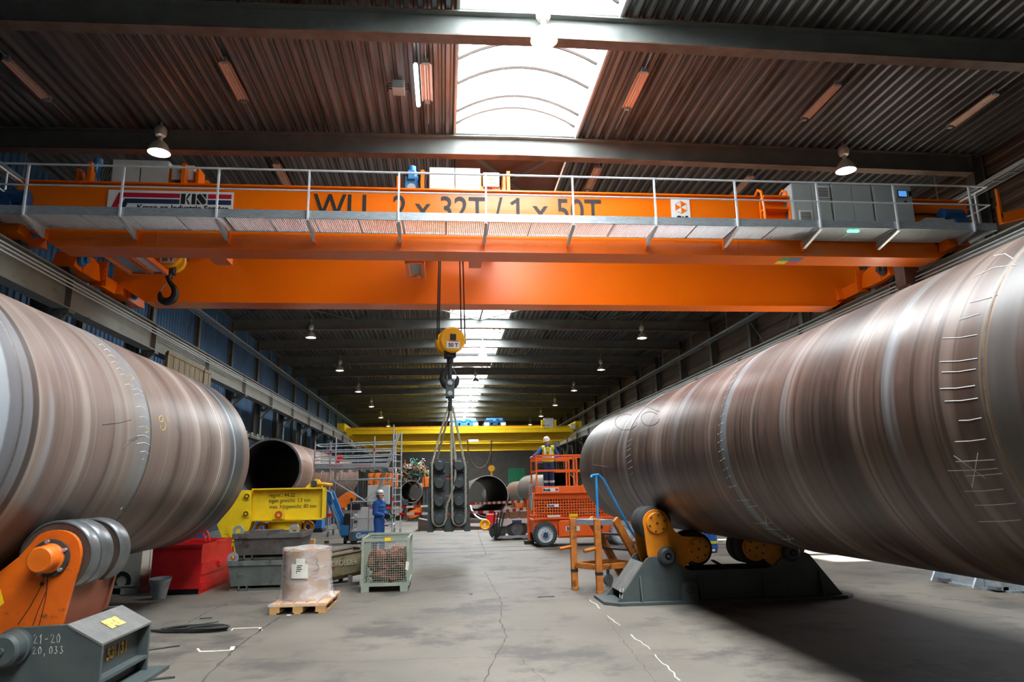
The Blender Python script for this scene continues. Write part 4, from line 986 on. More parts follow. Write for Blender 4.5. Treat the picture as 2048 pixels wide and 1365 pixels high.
def rollerbed_left():
    xc, yf, yb = -4.96, 6.9, 7.96
    t = thing('roller_bed', (xc, 7.43, 0), 'dark roller bed numbered 53-131 with worn orange arm and grey steel discs', 'roller bed')
    A = lambda *l: [(atY(x, y, yf).x, atY(x, y, yf).z) for x, y in l]
    r_ = A((0, 1272), (8, 1264), (25, 1257), (136, 1250), (205, 1289))
    right = [(-4.0, .5)]+r_+[(-3.0, .0)]
    out = right+[(2*xc-x, z) for x, z in reversed(right)]
    for y in (yf, yb-.04):
        m = MB(); m.prism(out, 'y', y, y+.04); m.build('side_plate', 'base_green', t, smooth=0, bevel=.005)
    x1, z1 = r_[3]; x2, z2 = r_[4]
    for s_ in (0, 1):
        X = (lambda x: x) if not s_ else (lambda x: 2*xc-x)
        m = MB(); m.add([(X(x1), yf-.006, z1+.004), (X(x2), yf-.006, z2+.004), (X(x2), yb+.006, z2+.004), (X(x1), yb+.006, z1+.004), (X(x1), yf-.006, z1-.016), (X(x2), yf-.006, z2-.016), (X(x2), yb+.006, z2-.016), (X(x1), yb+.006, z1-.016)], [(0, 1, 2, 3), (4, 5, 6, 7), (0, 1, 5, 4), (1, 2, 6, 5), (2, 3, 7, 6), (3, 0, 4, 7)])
        m.build('top_plate', 'dusty_lit_grey', t, smooth=0); m = MB()
        m.box(X(-3.13), X(-3.1), yf+.04, yb-.04, 0, z2); m.box(X(-3.12), X(-3.0), yf+.04, yb-.02, .15, .18)
        ep = m.build('end_plate', 'base_green', t, smooth=0)
        if not s_:
            nrm = V(z1-z2, 0, x2-x1).normalized(); dn = V(x2-x1, 0, z2-z1).normalized()
            m = MB(); c = V((x1+x2)/2, (yf+yb)/2, (z1+z2)/2)+nrm*.009
            m.obox(c, (.13, .3, .004), (0, math.atan2(z1-z2, x2-x1), 0)); m.build('worn_sticker', 'worn_yellow', ep, smooth=0)
            rr = ray(213, 1325); k_ = -3.09/rr.x; text('53-131', .135, facing((-3.094, rr.y*k_, EYE+rr.z*k_+.015), (0, 1, 0)), 'stencil', ep, bold=.006, sx=1.15, extrude=.0006)
    m = MB(); m.box(xc-2.1, xc+2.12, yf-.12, yb+.14, 0, .035); m.build('base_plate', 'base_green', t, smooth=0)
    G = {'2': [(0, .75), (.25, 1), (.55, .8), (.05, .05), (.7, .1)], '1': [(.1, .7), (.35, 1), (.2, 0)], '0': [(.35, 1), (.05, .6), (.15, .05), (.45, .1), (.6, .6), (.4, 1)], '3': [(0, .9), (.4, 1), (.25, .55), (.5, .3), (.25, 0), (-.05, .15)], '-': [(0, .45), (.5, .5)], ',': [(.2, .1), (.05, -.3)]}
    for body, ox, oy, w_, h_, al in (('21-20', 67, 1289, 11.5, 19, 0), ('20,033', 65, 1310, 11, 15, 0)):
        m = MB()
        for k, ch in enumerate(body):
            P = []
            for u, v in G[ch]:
                q = atY(ox+(k+u)*w_, oy-v*h_-k*.4, yf-.0015); P.append(q)
            m.path(P, .0022, 4)
        m.build('chalk_writing', 'chalk', t)
    ro = (-3.54, 1.222)
    ya = yf+.06
    B = lambda *l: [(atY(x, y, ya).x, atY(x, y, ya).z) for x, y in l]
    up = B((122, 1250), (140, 1185), (154, 1140), (158, 1124), (160.5, 1110), (160, 1098), (157, 1086), (152, 1077), (145, 1070), (136, 1065), (125, 1062), (113, 1061), (102, 1061.5), (92, 1064), (82, 1068), (73, 1075), (60, 1090), (37, 1115), (18, 1130), (0, 1144))
    half = up+[(up[-1][0]-.35, up[-1][1]-.12), (-4.3, 1.0), (-4.52, .98), (-4.6, .8), (-4.5, .5), (-4.2, .42), (-3.8, .45)]
    for s_ in (0, 1):
        X = (lambda p: p) if not s_ else (lambda p: (2*xc-p[0], p[1]))
        for k, (y, mt) in enumerate(((ya, 'orange_worn'), (yb-.16, 'rust_brown'))):
            m = MB(); m.prism([X(p) for p in half], 'y', y, y+.05); a_ = m.build('roller_arm', mt, t, smooth=30, bevel=.008)
            if k: continue
            cx, cz = X(ro)
            m = MB(); m.lathe([(.118, 0), (.165, 0), (.165, -.03), (.118, -.03)], (cx, y, cz), (0, 1, 0), 28, closed=True); m.build('hub_flange', 'dark_steel', a_)
            m = MB(); m.lathe([(0, -.2), (.10, -.2), (.115, -.18), (.115, -.06), (.13, -.05), (.13, 0), (0, 0)], (cx, y, cz), (0, 1, 0), 28); m.build('bearing_hub', 'orange_dirty', a_)
            m = MB()
            for q in range(5): an = q*2*pi/5+.5; m.tube((cx+.147*math.cos(an), y-.06, cz+.147*math.sin(an)), (cx+.147*math.cos(an), y-.02, cz+.147*math.sin(an)), .018, 6)
            m.build('hub_bolt', 'galv', a_)
            if not s_:
                m = MB(); q = B((0, 1178), (8, 1207), (0, 1214)); m.prism(q, 'y', y-.004, y); m.build('warning_sticker', 'yellow', a_, smooth=0)
                m = MB(); cx2, cz2 = B((84, 1169))[0]; m.tube((cx2, y-.003, cz2), (cx2, y+.01, cz2), .018, 12); m.build('arm_hole', 'black', a_)
                m = MB()
                for pl in (((90, 1145), (84, 1170), (60, 1215), (36, 1250)), ((95, 1150), (94, 1180), (75, 1225), (66, 1252)), ((96, 1150), (92, 1195), (84, 1230), (78, 1252))):
                    m.path([V(p[0], y-.001, p[1]) for p in B(*pl)], .004, 4)
                m.build('oil_streak', 'ink', a_)
        cx, cz = X(ro)
        for y, w in ((7.03, .17), (7.23, .23), (7.62, .22)):
            m = MB(); m.cm = 1; m.lathe([(0, .012), (.306, .012)], (cx, y, cz), (0, 1, 0), 48, caps=False); m.lathe([(0, w-.012), (.306, w-.012)], (cx, y, cz), (0, 1, 0), 48, caps=False)
            m.cm = 0; m.lathe([(.306, .012), (.308, 0), (.32, .004), (.327, .02), (.327, w-.02), (.32, w-.004), (.308, w), (.306, w-.012)], (cx, y, cz), (0, 1, 0), 56, caps=False)
            m.build('roller', ['rollersteel', 'rollerside'], t)
        m = MB(); m.tube((cx, 6.96, cz), (cx, 7.9, cz), .1, 16); m.build('roller_axle', 'dark_steel', t)
        m = MB(); m.box(*sorted((X((-3.45, 0))[0], X((-4.1, 0))[0])), 7.02, 7.75, .62, .66); m.prism([X(p) for p in ((-3.42, .62), (-3.36, .95), (-3.42, .95), (-3.5, .62))], 'y', 7.02, 7.78); m.build('cross_plate', 'rust_brown', t, smooth=0)
        pc = A((30, 1294))[0]; px_, pz_ = X(pc)
        m = MB(); m.lathe([(0, -.2), (.11, -.2), (.135, -.17), (.135, -.06), (.15, -.05), (.15, 0), (.1, .0), (.1, 1.05), (0, 1.05)], (px_, yf, pz_), (0, 1, 0), 28); m.tube((px_, yf-.23, pz_), (px_, yf-.19, pz_), .03, 8); m.build('pivot_pin', 'base_green', t)
    return t
rollerbed_left()
def small_roller(x, y, lab, mt='orange_dirty', sc_=1.0, zt=1.2, face=1, grp='orange roller stands'):
    t = thing('roller_stand', (x, y, 0), lab, 'roller stand', grp)
    m = MB(); m.box(x-.9*sc_, x+.9*sc_, y-.35, y+.35, 0, .12*sc_); m.box(x-.5*sc_, x+.5*sc_, y-.25, y+.25, .12*sc_, .45*sc_); m.build('base', 'dark_steel', t, smooth=0)
    for dy in (-.3, .24):
        m = MB(); m.prism(fillet((x-face*.55*sc_, .5*sc_), .28*sc_, (x+face*.45*sc_, zt-.3), .3*sc_), 'y', y+dy, y+dy+.06); m.build('roller_arm', mt, t)
    for c in ((x-face*.55*sc_, .5*sc_), (x+face*.45*sc_, zt-.3)):
        m = MB(); m.tube((c[0], y-.22, c[1]), (c[0], y+.22, c[1]), .3*sc_, 24); m.build('roller', 'rubber', t)
        m = MB(); m.tube((c[0], y-.34, c[1]), (c[0], y-.28, c[1]), .15*sc_, 16); m.build('bearing_cap', mt, t)
    return t
small_roller(-6.1, 43, 'orange tilted roller stand under the far end of the brown pipe behind the scaffold', zt=1.75, sc_=1.25)
small_roller(-8.4, 36, 'orange roller stand under the near end of the brown pipe behind the scaffold', zt=1.7, sc_=1.25, face=-1)
small_roller(FP[0][1].x+.6, 43.9, 'orange roller stand at the mouth of the small see-through pipe', zt=1.0, sc_=.8)
small_roller(FP[4][1].x-.6, 61.0, 'orange roller stand at the mouth of the brown pipe left of the scissor lift', zt=.9, sc_=.9)
for y in (33.5, 41):
    t = thing('pipe_trestle', (-7.25, y, 0), 'pale steel trestle under the long brown pipe, ' + ('near its open end' if y < 35 else 'under its middle'), 'trestle')
    m = MB()
    for s_ in (-1, 1): m.prism([(-7.25+s_*.55, 0), (-7.25+s_*.95, 0), (-7.25+s_*.8, 1.72), (-7.25+s_*.45, 1.6)], 'y', y-.2, y+.2)
    m.build('leg', 'rubber_grey', t, smooth=0)
    m = MB(); m.box(-8.2, -6.3, y-.25, y+.25, 1.38, 1.50); m.build('crossbeam', 'rubber_grey', t, smooth=0)
# ================================================================== things on the floor, left side
# yellow lifting beam -------------------------------------------------
def lifting_beam():
    Y = 16.6
    P = lambda *l: [(atY(x, y, Y).x, atY(x, y, Y).z) for x, y in l]
    c = atY(560, 1060, Y)
    t = thing('lifting_beam', (c.x, Y+.3, 0), 'yellow lifting beam marked max. hijsgewicht 80 ton standing behind the steel bins', 'lifting beam')
    (xa, zt), (xb, zb) = P((503, 981), (643, 1037))
    m = MB(); m.box(xa, xb, Y+.16, Y+.2, zb, zt); web = m.build('beam_web', 'yellow_dirty', t, smooth=0)
    m = MB(); m.box(xa, xb+.02, Y, Y+.36, zt, zt+.035); m.box(xa, xb+.02, Y, Y+.36, zb-.035, zb); m.box(xb, xb+.04, Y, Y+.36, zb, zt); m.build('beam_flange', 'yellow_dirty', t, smooth=0, bevel=.004)
    o = P((484, 981), (503, 981), (503, 1046), (498, 1060), (488, 1074), (472, 1082), (453, 1087), (448, 1086), (434, 1050), (452, 1028), (468, 1005))
    m = MB(); m.prism(o, 'y', Y-.02, Y+.03); m.prism(o, 'y', Y+.32, Y+.37); cp = m.build('clamp_plate', 'yellow_dirty', t, smooth=0, bevel=.006)
    for px, py in ((495, 993), (493, 1028)):
        q = atY(px, py, Y-.02); m = MB(); m.lathe([(0, 0), (.03, 0), (.03, -.02), (.055, -.02), (.06, 0), (.085, 0), (.085, .03), (0, .03)], q-V(0, .03, 0), (0, 1, 0), 18); m.build('pin', 'yellow_dirty', cp)
        m = MB(); m.lathe([(.035, 0), (.055, 0), (.055, .006), (.035, .006)], q-V(0, .055, 0), (0, 1, 0), 18, closed=True); m.build('pin_groove', 'ink', cp)
    q = atY(466, 1070, Y-.02); m = MB(); m.box(q.x-.15, q.x+.15, Y-.04, Y-.02, q.z+.02, q.z+.16); m.tube((q.x, Y-.07, q.z), (q.x, Y, q.z), .07, 16); m.build('clamp_lock', 'yellow_dirty', cp)
    m = MB(); q = P((453, 1086), (467, 1086), (464, 1125), (459, 1130), (455, 1128)); m.prism(q, 'y', Y+.02, Y+.3); m.build('clamp_finger', 'yellow_dirty', t, smooth=0)
    # eye plate, shackle and body
    o = P((604, 979), (624, 962))+P((630, 958), (636, 960), (641, 968), (643, 980)); m = MB(); m.prism(o, 'y', Y+.13, Y+.23); m.build('eye_plate', 'yellow_dirty', t, smooth=0)
    q = atY(630, 968, Y+.18); m = MB(); m.tube(q-V(0, .14, 0), q+V(0, .14, 0), .07, 16); m.box(q.x-.05, q.x+.08, q.y-.16, q.y-.14, q.z-.06, q.z-.02); m.build('shackle_pin', 'dark_steel', t)
    e = atY(663, 970, Y+.18); m = MB(); m.path([q+V(0, -.1, 0), q+V(.2, -.1, .0), V(e.x-.05, Y+.1, e.z), V(e.x, Y+.18, e.z), V(e.x-.05, Y+.26, e.z), q+V(.2, .1, 0), q+V(0, .1, 0)], .035, 10); m.build('shackle_bow', 'yellow_hook', t)
    q = atY(558, 1030, Y-.01); m = MB(); m.prism([(q.x-.13, q.z-.1), (q.x+.13, q.z-.1)]+arc((q.x, q.z), .13, 0, 180, 10), 'y', Y-.03, Y+.02); lg = m.build('side_lug', 'yellow_dirty', t, smooth=30)
    m = MB(); m.lathe([(.045, 0), (.08, 0), (.08, .02), (.045, .02)], (q.x, Y-.05, q.z), (0, 1, 0), 20, closed=True); m.build('lug_ring', 'red_paint', lg)
    x0 = atY(527, 1055, Y).x; x1 = atY(598, 1055, Y).x; zz = atY(560, 1076, Y).z; xc = (x0+x1)/2; r = (x1-x0)/2
    m = MB(); m.tube((xc, Y+.5, zb-.03), (xc, Y+.5, zz-.2), r, 32); m.tube((xc, Y+.5, zz-.2), (xc, Y+.5, 0), r*.6, 24); m.box(xc-r-.05, xc+r+.05, Y+.02, Y+.4, zb-.06, zb-.03); m.build('body_drum', 'yellow', t)
    for s_ in (-1, 1):
        cx = xc+s_*(r+.13); cz = (zb+zz)/2
        m = MB(); m.lathe([(.06, 0), (.14, 0), (.14, .06), (.06, .06)], (cx, Y+.35, cz), (0, 1, 0), 20, closed=True); m.box(cx-s_*.28, cx-s_*.1, Y+.35, Y+.41, cz-.12, cz+.1); m.build('side_eye', 'yellow_hook', t)
    for k, (s_, py) in enumerate((('reg.nr.: 44.22', 995), ('eigen gewicht: 1,5 ton', 1006), ('max. hijsgewicht: 80 ton', 1018))):
        p = atY((537, 537, 538)[k], py, Y+.15)
        q = atY((589, 620, 631)[k], py, Y+.15); o = text(s_, .125, facing((p.x, Y+.156, p.z)), 'ink', web); xs = [v.co.x for v in o.data.vertices]; k_ = (q.x-p.x)/(max(xs)-min(xs)); xm = min(xs)
        for v in o.data.vertices: v.co.x = xm+(v.co.x-xm)*k_
lifting_beam()
# red tool box ---------------------------------------------------------
x0, x1, ya, yb = -5.27, -4.41, 13.77, 15.6
t = thing('tool_chest', ((x0+x1)/2, (ya+yb)/2, 0), 'big red steel chest with open top standing under the left pipe end', 'chest')
m = MB(); h = .87
m.box(x0, x1, ya, ya+.02, .1, h); m.box(x0, x1, yb-.02, yb, .1, h); m.box(x0, x0+.02, ya+.02, yb-.02, .1, h); m.box(x1-.02, x1, ya+.02, yb-.02, 0, h); m.box(x0+.02, x1-.02, ya+.02, yb-.02, .1, .12)
m.box(x0-.01, x1+.01, ya-.015, ya+.05, h-.04, h+.01); m.box(x0-.01, x0+.05, ya+.05, yb-.05, h-.04, h+.01); m.box(x0-.01, x1+.01, yb-.05, yb+.01, h-.04, h+.01); m.box(x1-.06, x1+.01, ya+.9, yb-.05, h-.04, h+.01); m.box(x0+.03, x1-.03, ya+.9, ya+.94, h-.2, h)
m.build('body', 'red_box', t, smooth=0)
m = MB(); m.box(x0+.03, x1-.05, ya+.1, ya+.16, 0, .1); m.box(x0+.03, x1-.05, yb-.2, yb-.1, 0, .1); m.build('foot', 'black', t, smooth=0)
m = MB(); m.box(x1, x1+.015, ya+.02, yb-.02, .33, .55); d = m.build('drawer', 'red_box', t, smooth=0)
m = MB(); m.box(x1+.015, x1+.06, 14.7, 14.9, .4, .5); m.build('handle', 'red_box', d, smooth=0, bevel=.008)
m = MB(); m.box(x1, x1+.015, ya+.02, yb-.02, .06, .2); m.build('drawer', 'red_box', t, smooth=0)
m = MB(); p = atY(406, 1092, 14.9); c = atY(417, 1080, 15.2); m.path([V(c.x-.05, 15.2, h-.04), V(c.x-.1, 15.2, h+.08), V(c.x-.12, 15.2, h+.16), V(c.x-.08, 15.2, h+.2), V(c.x-.03, 15.2, h+.15), V(c.x+.02, 15.2, h-.04)], .025, 8); m.build('lifting_eye', 'red_box', t)
# bucket ----------------------------------------------------------------
b = V(-4.95, 13.38, 0)
t = thing('bucket', b, 'dented galvanised bucket in front of the red chest', 'bucket')
m = MB(); m.lathe([(.11, 0), (.13, .15), (.165, .34), (.172, .345), (.16, .345), (.125, .15), (.105, .012), (0, .012)], b, (0, 0, 1), 24, caps=False); m.lathe([(0, 0), (.11, 0)], b, (0, 0, 1), 24, caps=False)
for i, v in enumerate(m.v):
    d = v-b; a = math.atan2(d.y, d.x); k = 1+.09*math.sin(2*a+.6)*(d.z/.34)-.12*max(0, math.cos(a+1.2))*math.exp(-((d.z-.2)/.1)**2); m.v[i] = b+V(d.x*k, d.y*k, d.z*(1+.05*math.sin(a)))
m.build('body', 'bucket', t)
m = MB(); m.path([b+V(.17*math.cos(a)*1.05, -.02-.14*math.sin(a), .33-.06*math.sin(a)) for a in [pi*k/12 for k in range(13)]], .006, 6); m.build('handle', 'galv', t)
# pale container with paint marks ---------------------------------------
t = thing('waste_container', (-6.4, 14.9, 0), 'pale steel container with black paint rings behind the left roller bed', 'container')
x0, x1, ya, yb = -7.4, -5.60, 14.15, 15.4
m = MB(); m.box(x0, x1, ya, yb, .13, .80); m.box(x0-.02, x1+.02, ya-.02, ya+.04, .11, .16)
for x in (x0+.2, x1-.32): m.box(x, x+.3, ya-.02, yb, 0, .13)
for y in (ya+.35, ya+.8): m.box(x1, x1+.02, y, y+.05, .13, .8)
m.build('body', 'container', t, smooth=0)
for (cy, cz, r, xx) in ((14.85, .62, .13, 1), (14.75, .36, .1, 1)):
    m = MB(); m.lathe([(r*.55, 0), (r, 0), (r, .004), (r*.55, .004)], (x1+.001, cy, cz), (1, 0, 0), 24, closed=True); m.build('paint_ring', 'ink', t)
m = MB(); q = atY(243, 1163, ya); m.lathe([(.09, 0), (.17, 0), (.17, .004), (.09, .004)], (q.x, ya-.001, q.z), (0, -1, 0), 24, closed=True); m.build('paint_ring', 'ink', t)
# stacked steel bins -----------------------------------------------------
def bin_(name, x0, x1, ya, yb, z0, h, mt, lab, flare=.06):
    t = thing(name, ((x0+x1)/2, (ya+yb)/2, z0), lab, 'bin', 'open steel bins by the lifting beam')
    m = MB(); f = flare
    lo = [(x0+f, ya+f), (x1-f, ya+f), (x1-f, yb-f), (x0+f, yb-f)]; hi = [(x0, ya), (x1, ya), (x1, yb), (x0, yb)]; zb, zt = z0+.09, z0+h
    e = .012
    li = [(x0+f+e, ya+f+e), (x1-f-e, ya+f+e), (x1-f-e, yb-f-e), (x0+f+e, yb-f-e)]; hi2 = [(x0+e, ya+e), (x1-e, ya+e), (x1-e, yb-e), (x0+e, yb-e)]
    vs = [(*p, zb) for p in lo]+[(*p, zt) for p in hi]+[(*p, zb+e) for p in li]+[(*p, zt) for p in hi2]
    fs = [(0, 1, 2, 3), (8, 9, 10, 11)]
    for i in range(4): j = (i+1) % 4; fs += [(i, j, 4+j, 4+i), (8+i, 8+j, 12+j, 12+i), (4+i, 4+j, 12+j, 12+i)]
    m.add(vs, fs)
    for a, b_ in (((x0, ya), (x1, ya)), ((x1, ya), (x1, yb)), ((x1, yb), (x0, yb)), ((x0, yb), (x0, ya))): m.bar((*a, zt-.04), (*b_, zt-.04), .03, .09)
    m.build('body', mt, t, smooth=0)
    for x in (x0+.2, x1-.35):
        m = MB(); m.box(x, x+.16, ya+f-.01, yb-f+.01, z0, z0+.02); m.box(x, x+.02, ya+f-.01, yb-f+.01, z0, z0+.09); m.box(x+.14, x+.16, ya+f-.01, yb-f+.01, z0, z0+.09); m.build('fork_pocket', mt, t, smooth=0)
    for yy in (ya+.1, yb-.16): m = MB(); m.box(x0+.02, x1-.02, yy, yy+.06, z0, z0+.04); m.build('skid', mt, t, smooth=0)
    for x in (x0+.09, x1-.14):
        m = MB(); m.lathe([(.045, 0), (.1, 0), (.1, .03), (.045, .03)], (x, ya-.01, zt+.06), (0, 1, 0), 18, closed=True); m.build('lifting_ring', 'galv', t)
    return t
bx0 = atY(452, 1180, 14.0).x
bin_('steel_bin', bx0, atY(604, 1150, 14.0).x, 14.0, 15.0, 0, .54, 'bin_green', 'lower greenish steel bin on the floor under the brown bin')
bx1 = atY(466, 1100, 14.15).x
bin_('steel_bin', bx1, atY(602, 1100, 14.1).x, 14.1, 15.2, .54, .48, 'bin_steel', 'upper brownish steel bin stacked in front of the yellow lifting beam')
m = MB(); p = V(bx1+.35, 14.9, 1.02); m.box(p.x-.1, p.x+.4, 14.6, 14.9, .655, 1.06); m.box(p.x+.3, p.x+.75, 14.5, 14.62, .655, .9); o = m.build('scrap_plate', 'bin_steel', smooth=0); rebase(o, (p.x+.3, 14.7, .7)); tag(o, 'steel offcuts lying inside the upper brown bin', 'scrap')
# orange sling bundle
t = thing('sling_bundle', (-4.62, 15.95, 0), 'bunch of orange lifting slings beside the red chest', 'slings')
m = MB()
for k in range(4):
    x = -4.62+.07*k; m.path([V(x-.12, 15.85, .0+.02), V(x-.1, 15.8, .3), V(x-.02, 15.78, .58+.03*k), V(x+.06, 15.8, .35), V(x+.05, 15.85, .05)], .05, 8, rz=.03)
m.build('sling_loop', 'sling_orange', t)
m = MB(); m.ball((-4.5, 15.95, .17), .24, 14, (1, 1, .75)); m.build('sling_coil', 'card', t)
# drum on pallet ----------------------------------------------------------
px0, px1, py0, py1 = -2.58, -1.77, 11.25, 12.55
t = thing('pallet', ((px0+px1)/2, (py0+py1)/2, 0), 'wooden pallet on the floor under the film wrapped drum', 'pallet')
m = MB()
for k in range(5): x = px0+.02+k*(px1-px0-.12)/4*1.0; m.box(x-.02, x+.125, py0, py1, .122, .144)
for y in (py0, (py0+py1)/2-.07, py1-.145): m.box(px0, px1, y, y+.145, .1, .122)
m.build('top_deck', 'wood_new', t, smooth=0)
for x in (px0, (px0+px1)/2-.07, px1-.145):
    for y in (py0, (py0+py1)/2-.07, py1-.145):
        m = MB(); m.box(x, x+.145, y, y+.145, .022, .1); m.build('block', 'wood_new', t, smooth=0)
m = MB()
for x in (px0, (px0+px1)/2-.05, px1-.1): m.box(x, x+.1, py0, py1, 0, .022)
m.build('bottom_board', 'wood_new', t, smooth=0)
dc = V(-2.16, 11.86, .144); xl_ = atY(565, 1140, 11.86).x; xr_2 = atY(663, 1140, 11.86).x; dr = (xr_2-xl_)/2; dc.x = (xl_+xr_2)/2
zt = atY(612, 1101, 11.5).z
t = thing('wrapped_drum', dc, 'fibre drum wrapped in shiny clear film standing on the pallet', 'drum')
m = MB(); m.lathe([(0, 0), (dr*.95, 0), (dr*.95, zt-dc.z-.02), (0, zt-dc.z-.02)], dc, (0, 0, 1), 40, caps=False); m.build('drum', 'card', t)
m = MB(); prof = []
H = zt-dc.z
for k in range(17):
    u = k/16; prof.append((dr*(1.03-.05*u+(.12*(1-u/.2)**2 if u < .2 else 0)), H*u+.01))
prof += [(dr*1.0, H+.015), (dr*.8, H+.03), (0, H+.02)]
m.lathe(prof, dc, (0, 0, 1), 56, caps=False)
rnd = random.Random(3)
for i, v in enumerate(m.v):
    d = v-dc; a = math.atan2(d.y, d.x)
    k = 1+.014*math.sin(9*a+d.z*6)+.01*math.sin(23*a-4*d.z); sq = 1+.05*math.cos(4*a)*(1 if d.z < .2 else .35)
    m.v[i] = dc+V(d.x*k*sq, d.y*k*sq, d.z+.012*math.sin(5*a+d.x*9))
fm = m.build('film', 'film', t, smooth=60)
m = MB(); m.add([(px0-.02, py0-.02, .15), (px1+.02, py0-.02, .15), (px1+.02, py1, .15), (px0-.02, py1, .15), (px0-.02, py0-.03, .115), (px1+.02, py0-.03, .11), (px1+.03, py1, .1)], [(0, 1, 2, 3), (4, 5, 1, 0), (5, 6, 2, 1)]); m.build('film_sheet', 'film', t, smooth=0)
def on_drum(px, py, R=None):
    d = ray(px, py); R = R or dr*1.06; a = d.x*d.x+d.y*d.y; b_ = -2*(d.x*dc.x+d.y*dc.y); c = dc.x**2+dc.y**2-R*R
    s_ = (-b_-math.sqrt(max(0, b_*b_-4*a*c)))/(2*a); return V(d.x*s_, d.y*s_, EYE+d.z*s_)
def drum_patch(m, pxs, pys, R): 
    n = 6; vs = []; 
    for i in range(n+1):
        x = pxs[0]+(pxs[1]-pxs[0])*i/n; vs += [on_drum(x, pys[0], R), on_drum(x, pys[1], R)]
    m.add(vs, [(2*i, 2*i+2, 2*i+3, 2*i+1) for i in range(n)])
m = MB(); drum_patch(m, (583, 616), (1129, 1158), dr*1.065); drum_patch(m, (592, 610), (1118, 1129), dr*1.065); lb = m.build('paper_label', 'paper', t, smooth=0)
m = MB()
for k, (a_, b_) in enumerate(((594, 605), (593, 602), (593, 604), (592, 601), (592, 594))): drum_patch(m, (a_, b_), (1131.5+3.6*k, 1133.2+3.6*k), dr*1.069)
m.build('label_print', 'ink_grey', lb, smooth=0)
m = MB(); m.path([on_drum(x, y, dr*1.07) for x, y in ((629, 1119), (633, 1116), (636, 1121), (632, 1127), (637, 1132), (638, 1138), (634, 1142), (626, 1143))], .004, 5); m.build('pen_mark', 'ink', t)
# rusty tipping skip -------------------------------------------------------
a = atZ(652, 1193); b = atZ(735, 1162)
t = thing('tipping_skip', (-1.75, 14.4, 0), 'rusty olive tipping skip lying between the wrapped drum and the mesh cage', 'skip')
A_ = V(-2.3, 13.86, 0); D = V(.80, .60, 0).normalized(); Nn = V(-D.y, D.x, 0); L = .98
def sk(u, v, z): return A_+D*u+Nn*v+V(0, 0, z)
m = MB(); n = 10; vs = []; prof = [(0, .55), (.02, .35), (.08, .16), (.18, .08), (.42, .08), (.52, .16), (.58, .35), (.6, .55)]
for u in (0, L):
    for v, z in prof: vs.append(sk(u+(.0 if u == 0 else .05*(z-.08)/.47), v, z+(.1*u/L)))
q = len(prof); fs = [(i, i+1, q+i+1, q+i) for i in range(q-1)]+[tuple(range(q)), tuple(range(2*q-1, q-1, -1))]; m.add(vs, fs)
tub = m.build('tub', 'skip_olive', t, smooth=30); sd = tub.modifiers.new('wall', 'SOLIDIFY'); sd.thickness = .012
m = MB(); m.path([sk(0, 0, .56), sk(L+.04, 0, .66), sk(L+.04, .6, .66), sk(0, .6, .56)], .025, 6, closed=True); m.build('rim', 'rollerside', t)
for v in (.12, .48): m = MB(); m.bar(sk(-.05, v, .03), sk(L-.1, v, .03), .1, .06); m.bar(sk(.2, v, .03), sk(.2, v, .15), .08, .08, (1, 0, 0)); m.bar(sk(.7, v, .03), sk(.7, v, .2), .08, .08, (1, 0, 0)); m.build('skid', 'bin_steel', t, smooth=0)
m = MB(); m.path([sk(L-.12, .02, .66), sk(L-.1, .0, .8), sk(L-.02, .0, .86), sk(L+.05, .0, .8), sk(L+.04, .02, .66)], .022, 8); m.build('lifting_ring', 'galv', t)
text('K.ROEDER', .14, facing(sk(.2, .0, .40), D, (0, 0, 1)), 'faded', t, name='painted_name', sx=.88, bold=.002)
# mesh cage -------------------------------------------------------------------
x0, x1, ya, yb = -1.465, -.655, 13.32, 14.5
zt = atY(724, 1079, ya).z
t = thing('mesh_cage', ((x0+x1)/2, (ya+yb)/2, 0), 'grey green wire mesh cage holding crumpled rusty tarpaulins', 'mesh cage')
m = MB()
for x in (x0, x1):
    for y in (ya, yb): m.box(x-.025, x+.025, y-.025, y+.025, .1, zt)
for z in (.13, zt-.02):
    for y in (ya, yb):
        if z > .5 and y == ya: m.box(x0, x1, y-.02, y+.02, z-.03, z+.025)
        else: m.box(x0, x1, y-.02, y+.02, z-.03, z+.03)
    for x in (x0, x1): m.box(x-.02, x+.02, ya, yb, z-.03, z+.03)
m.box(x0+.0, x1, yb-.03, yb+.03, zt, zt+.04); m.build('frame', 'basket_grey', t, smooth=0)
for x in (x0+.05, x1-.07):
    for y in (ya+.04, yb-.06):
        m = MB(); m.box(x-.07, x+.07, y-.06, y+.06, 0, .1); m.build('foot', 'basket_grey', t, smooth=0)
for nm, pl in (('front', 0), ('back', 1), ('left', 2), ('right', 3)):
    m = MB(); lo, hi = (x0, x1) if pl < 2 else (ya, yb); s_ = lo+.05
    def pt(s, z): return {0: (s, ya, z), 1: (s, yb, z), 2: (x0, s, z), 3: (x1, s, z)}[pl]
    while s_ < hi: m.bar(pt(s_, .13), pt(s_, zt), .006, .006); s_ += .04
    z = .18
    while z < zt: m.bar(pt(lo, z), pt(hi, z), .006, .006); z += .04
    m.build('mesh_panel', 'basket_grey', t, smooth=0)
m = MB(); m.box(x0, x1, ya, yb, .1, .115); m.build('floor_plate', 'basket_grey', t, smooth=0)
m = MB(); m.box(-1.08, -.97, ya-.03, ya-.02, zt-.045, zt+.015); m.build('name_plate', 'yellow', t, smooth=0)
m = MB(); m.add([(x1-.05, ya-.03, .38), (x1+.0, ya-.03, .36), (x1+.02, ya-.03, .5), (x1-.04, ya-.03, .52)], [(0, 1, 2, 3)]); m.build('paper_tag', 'paper', t, smooth=0)
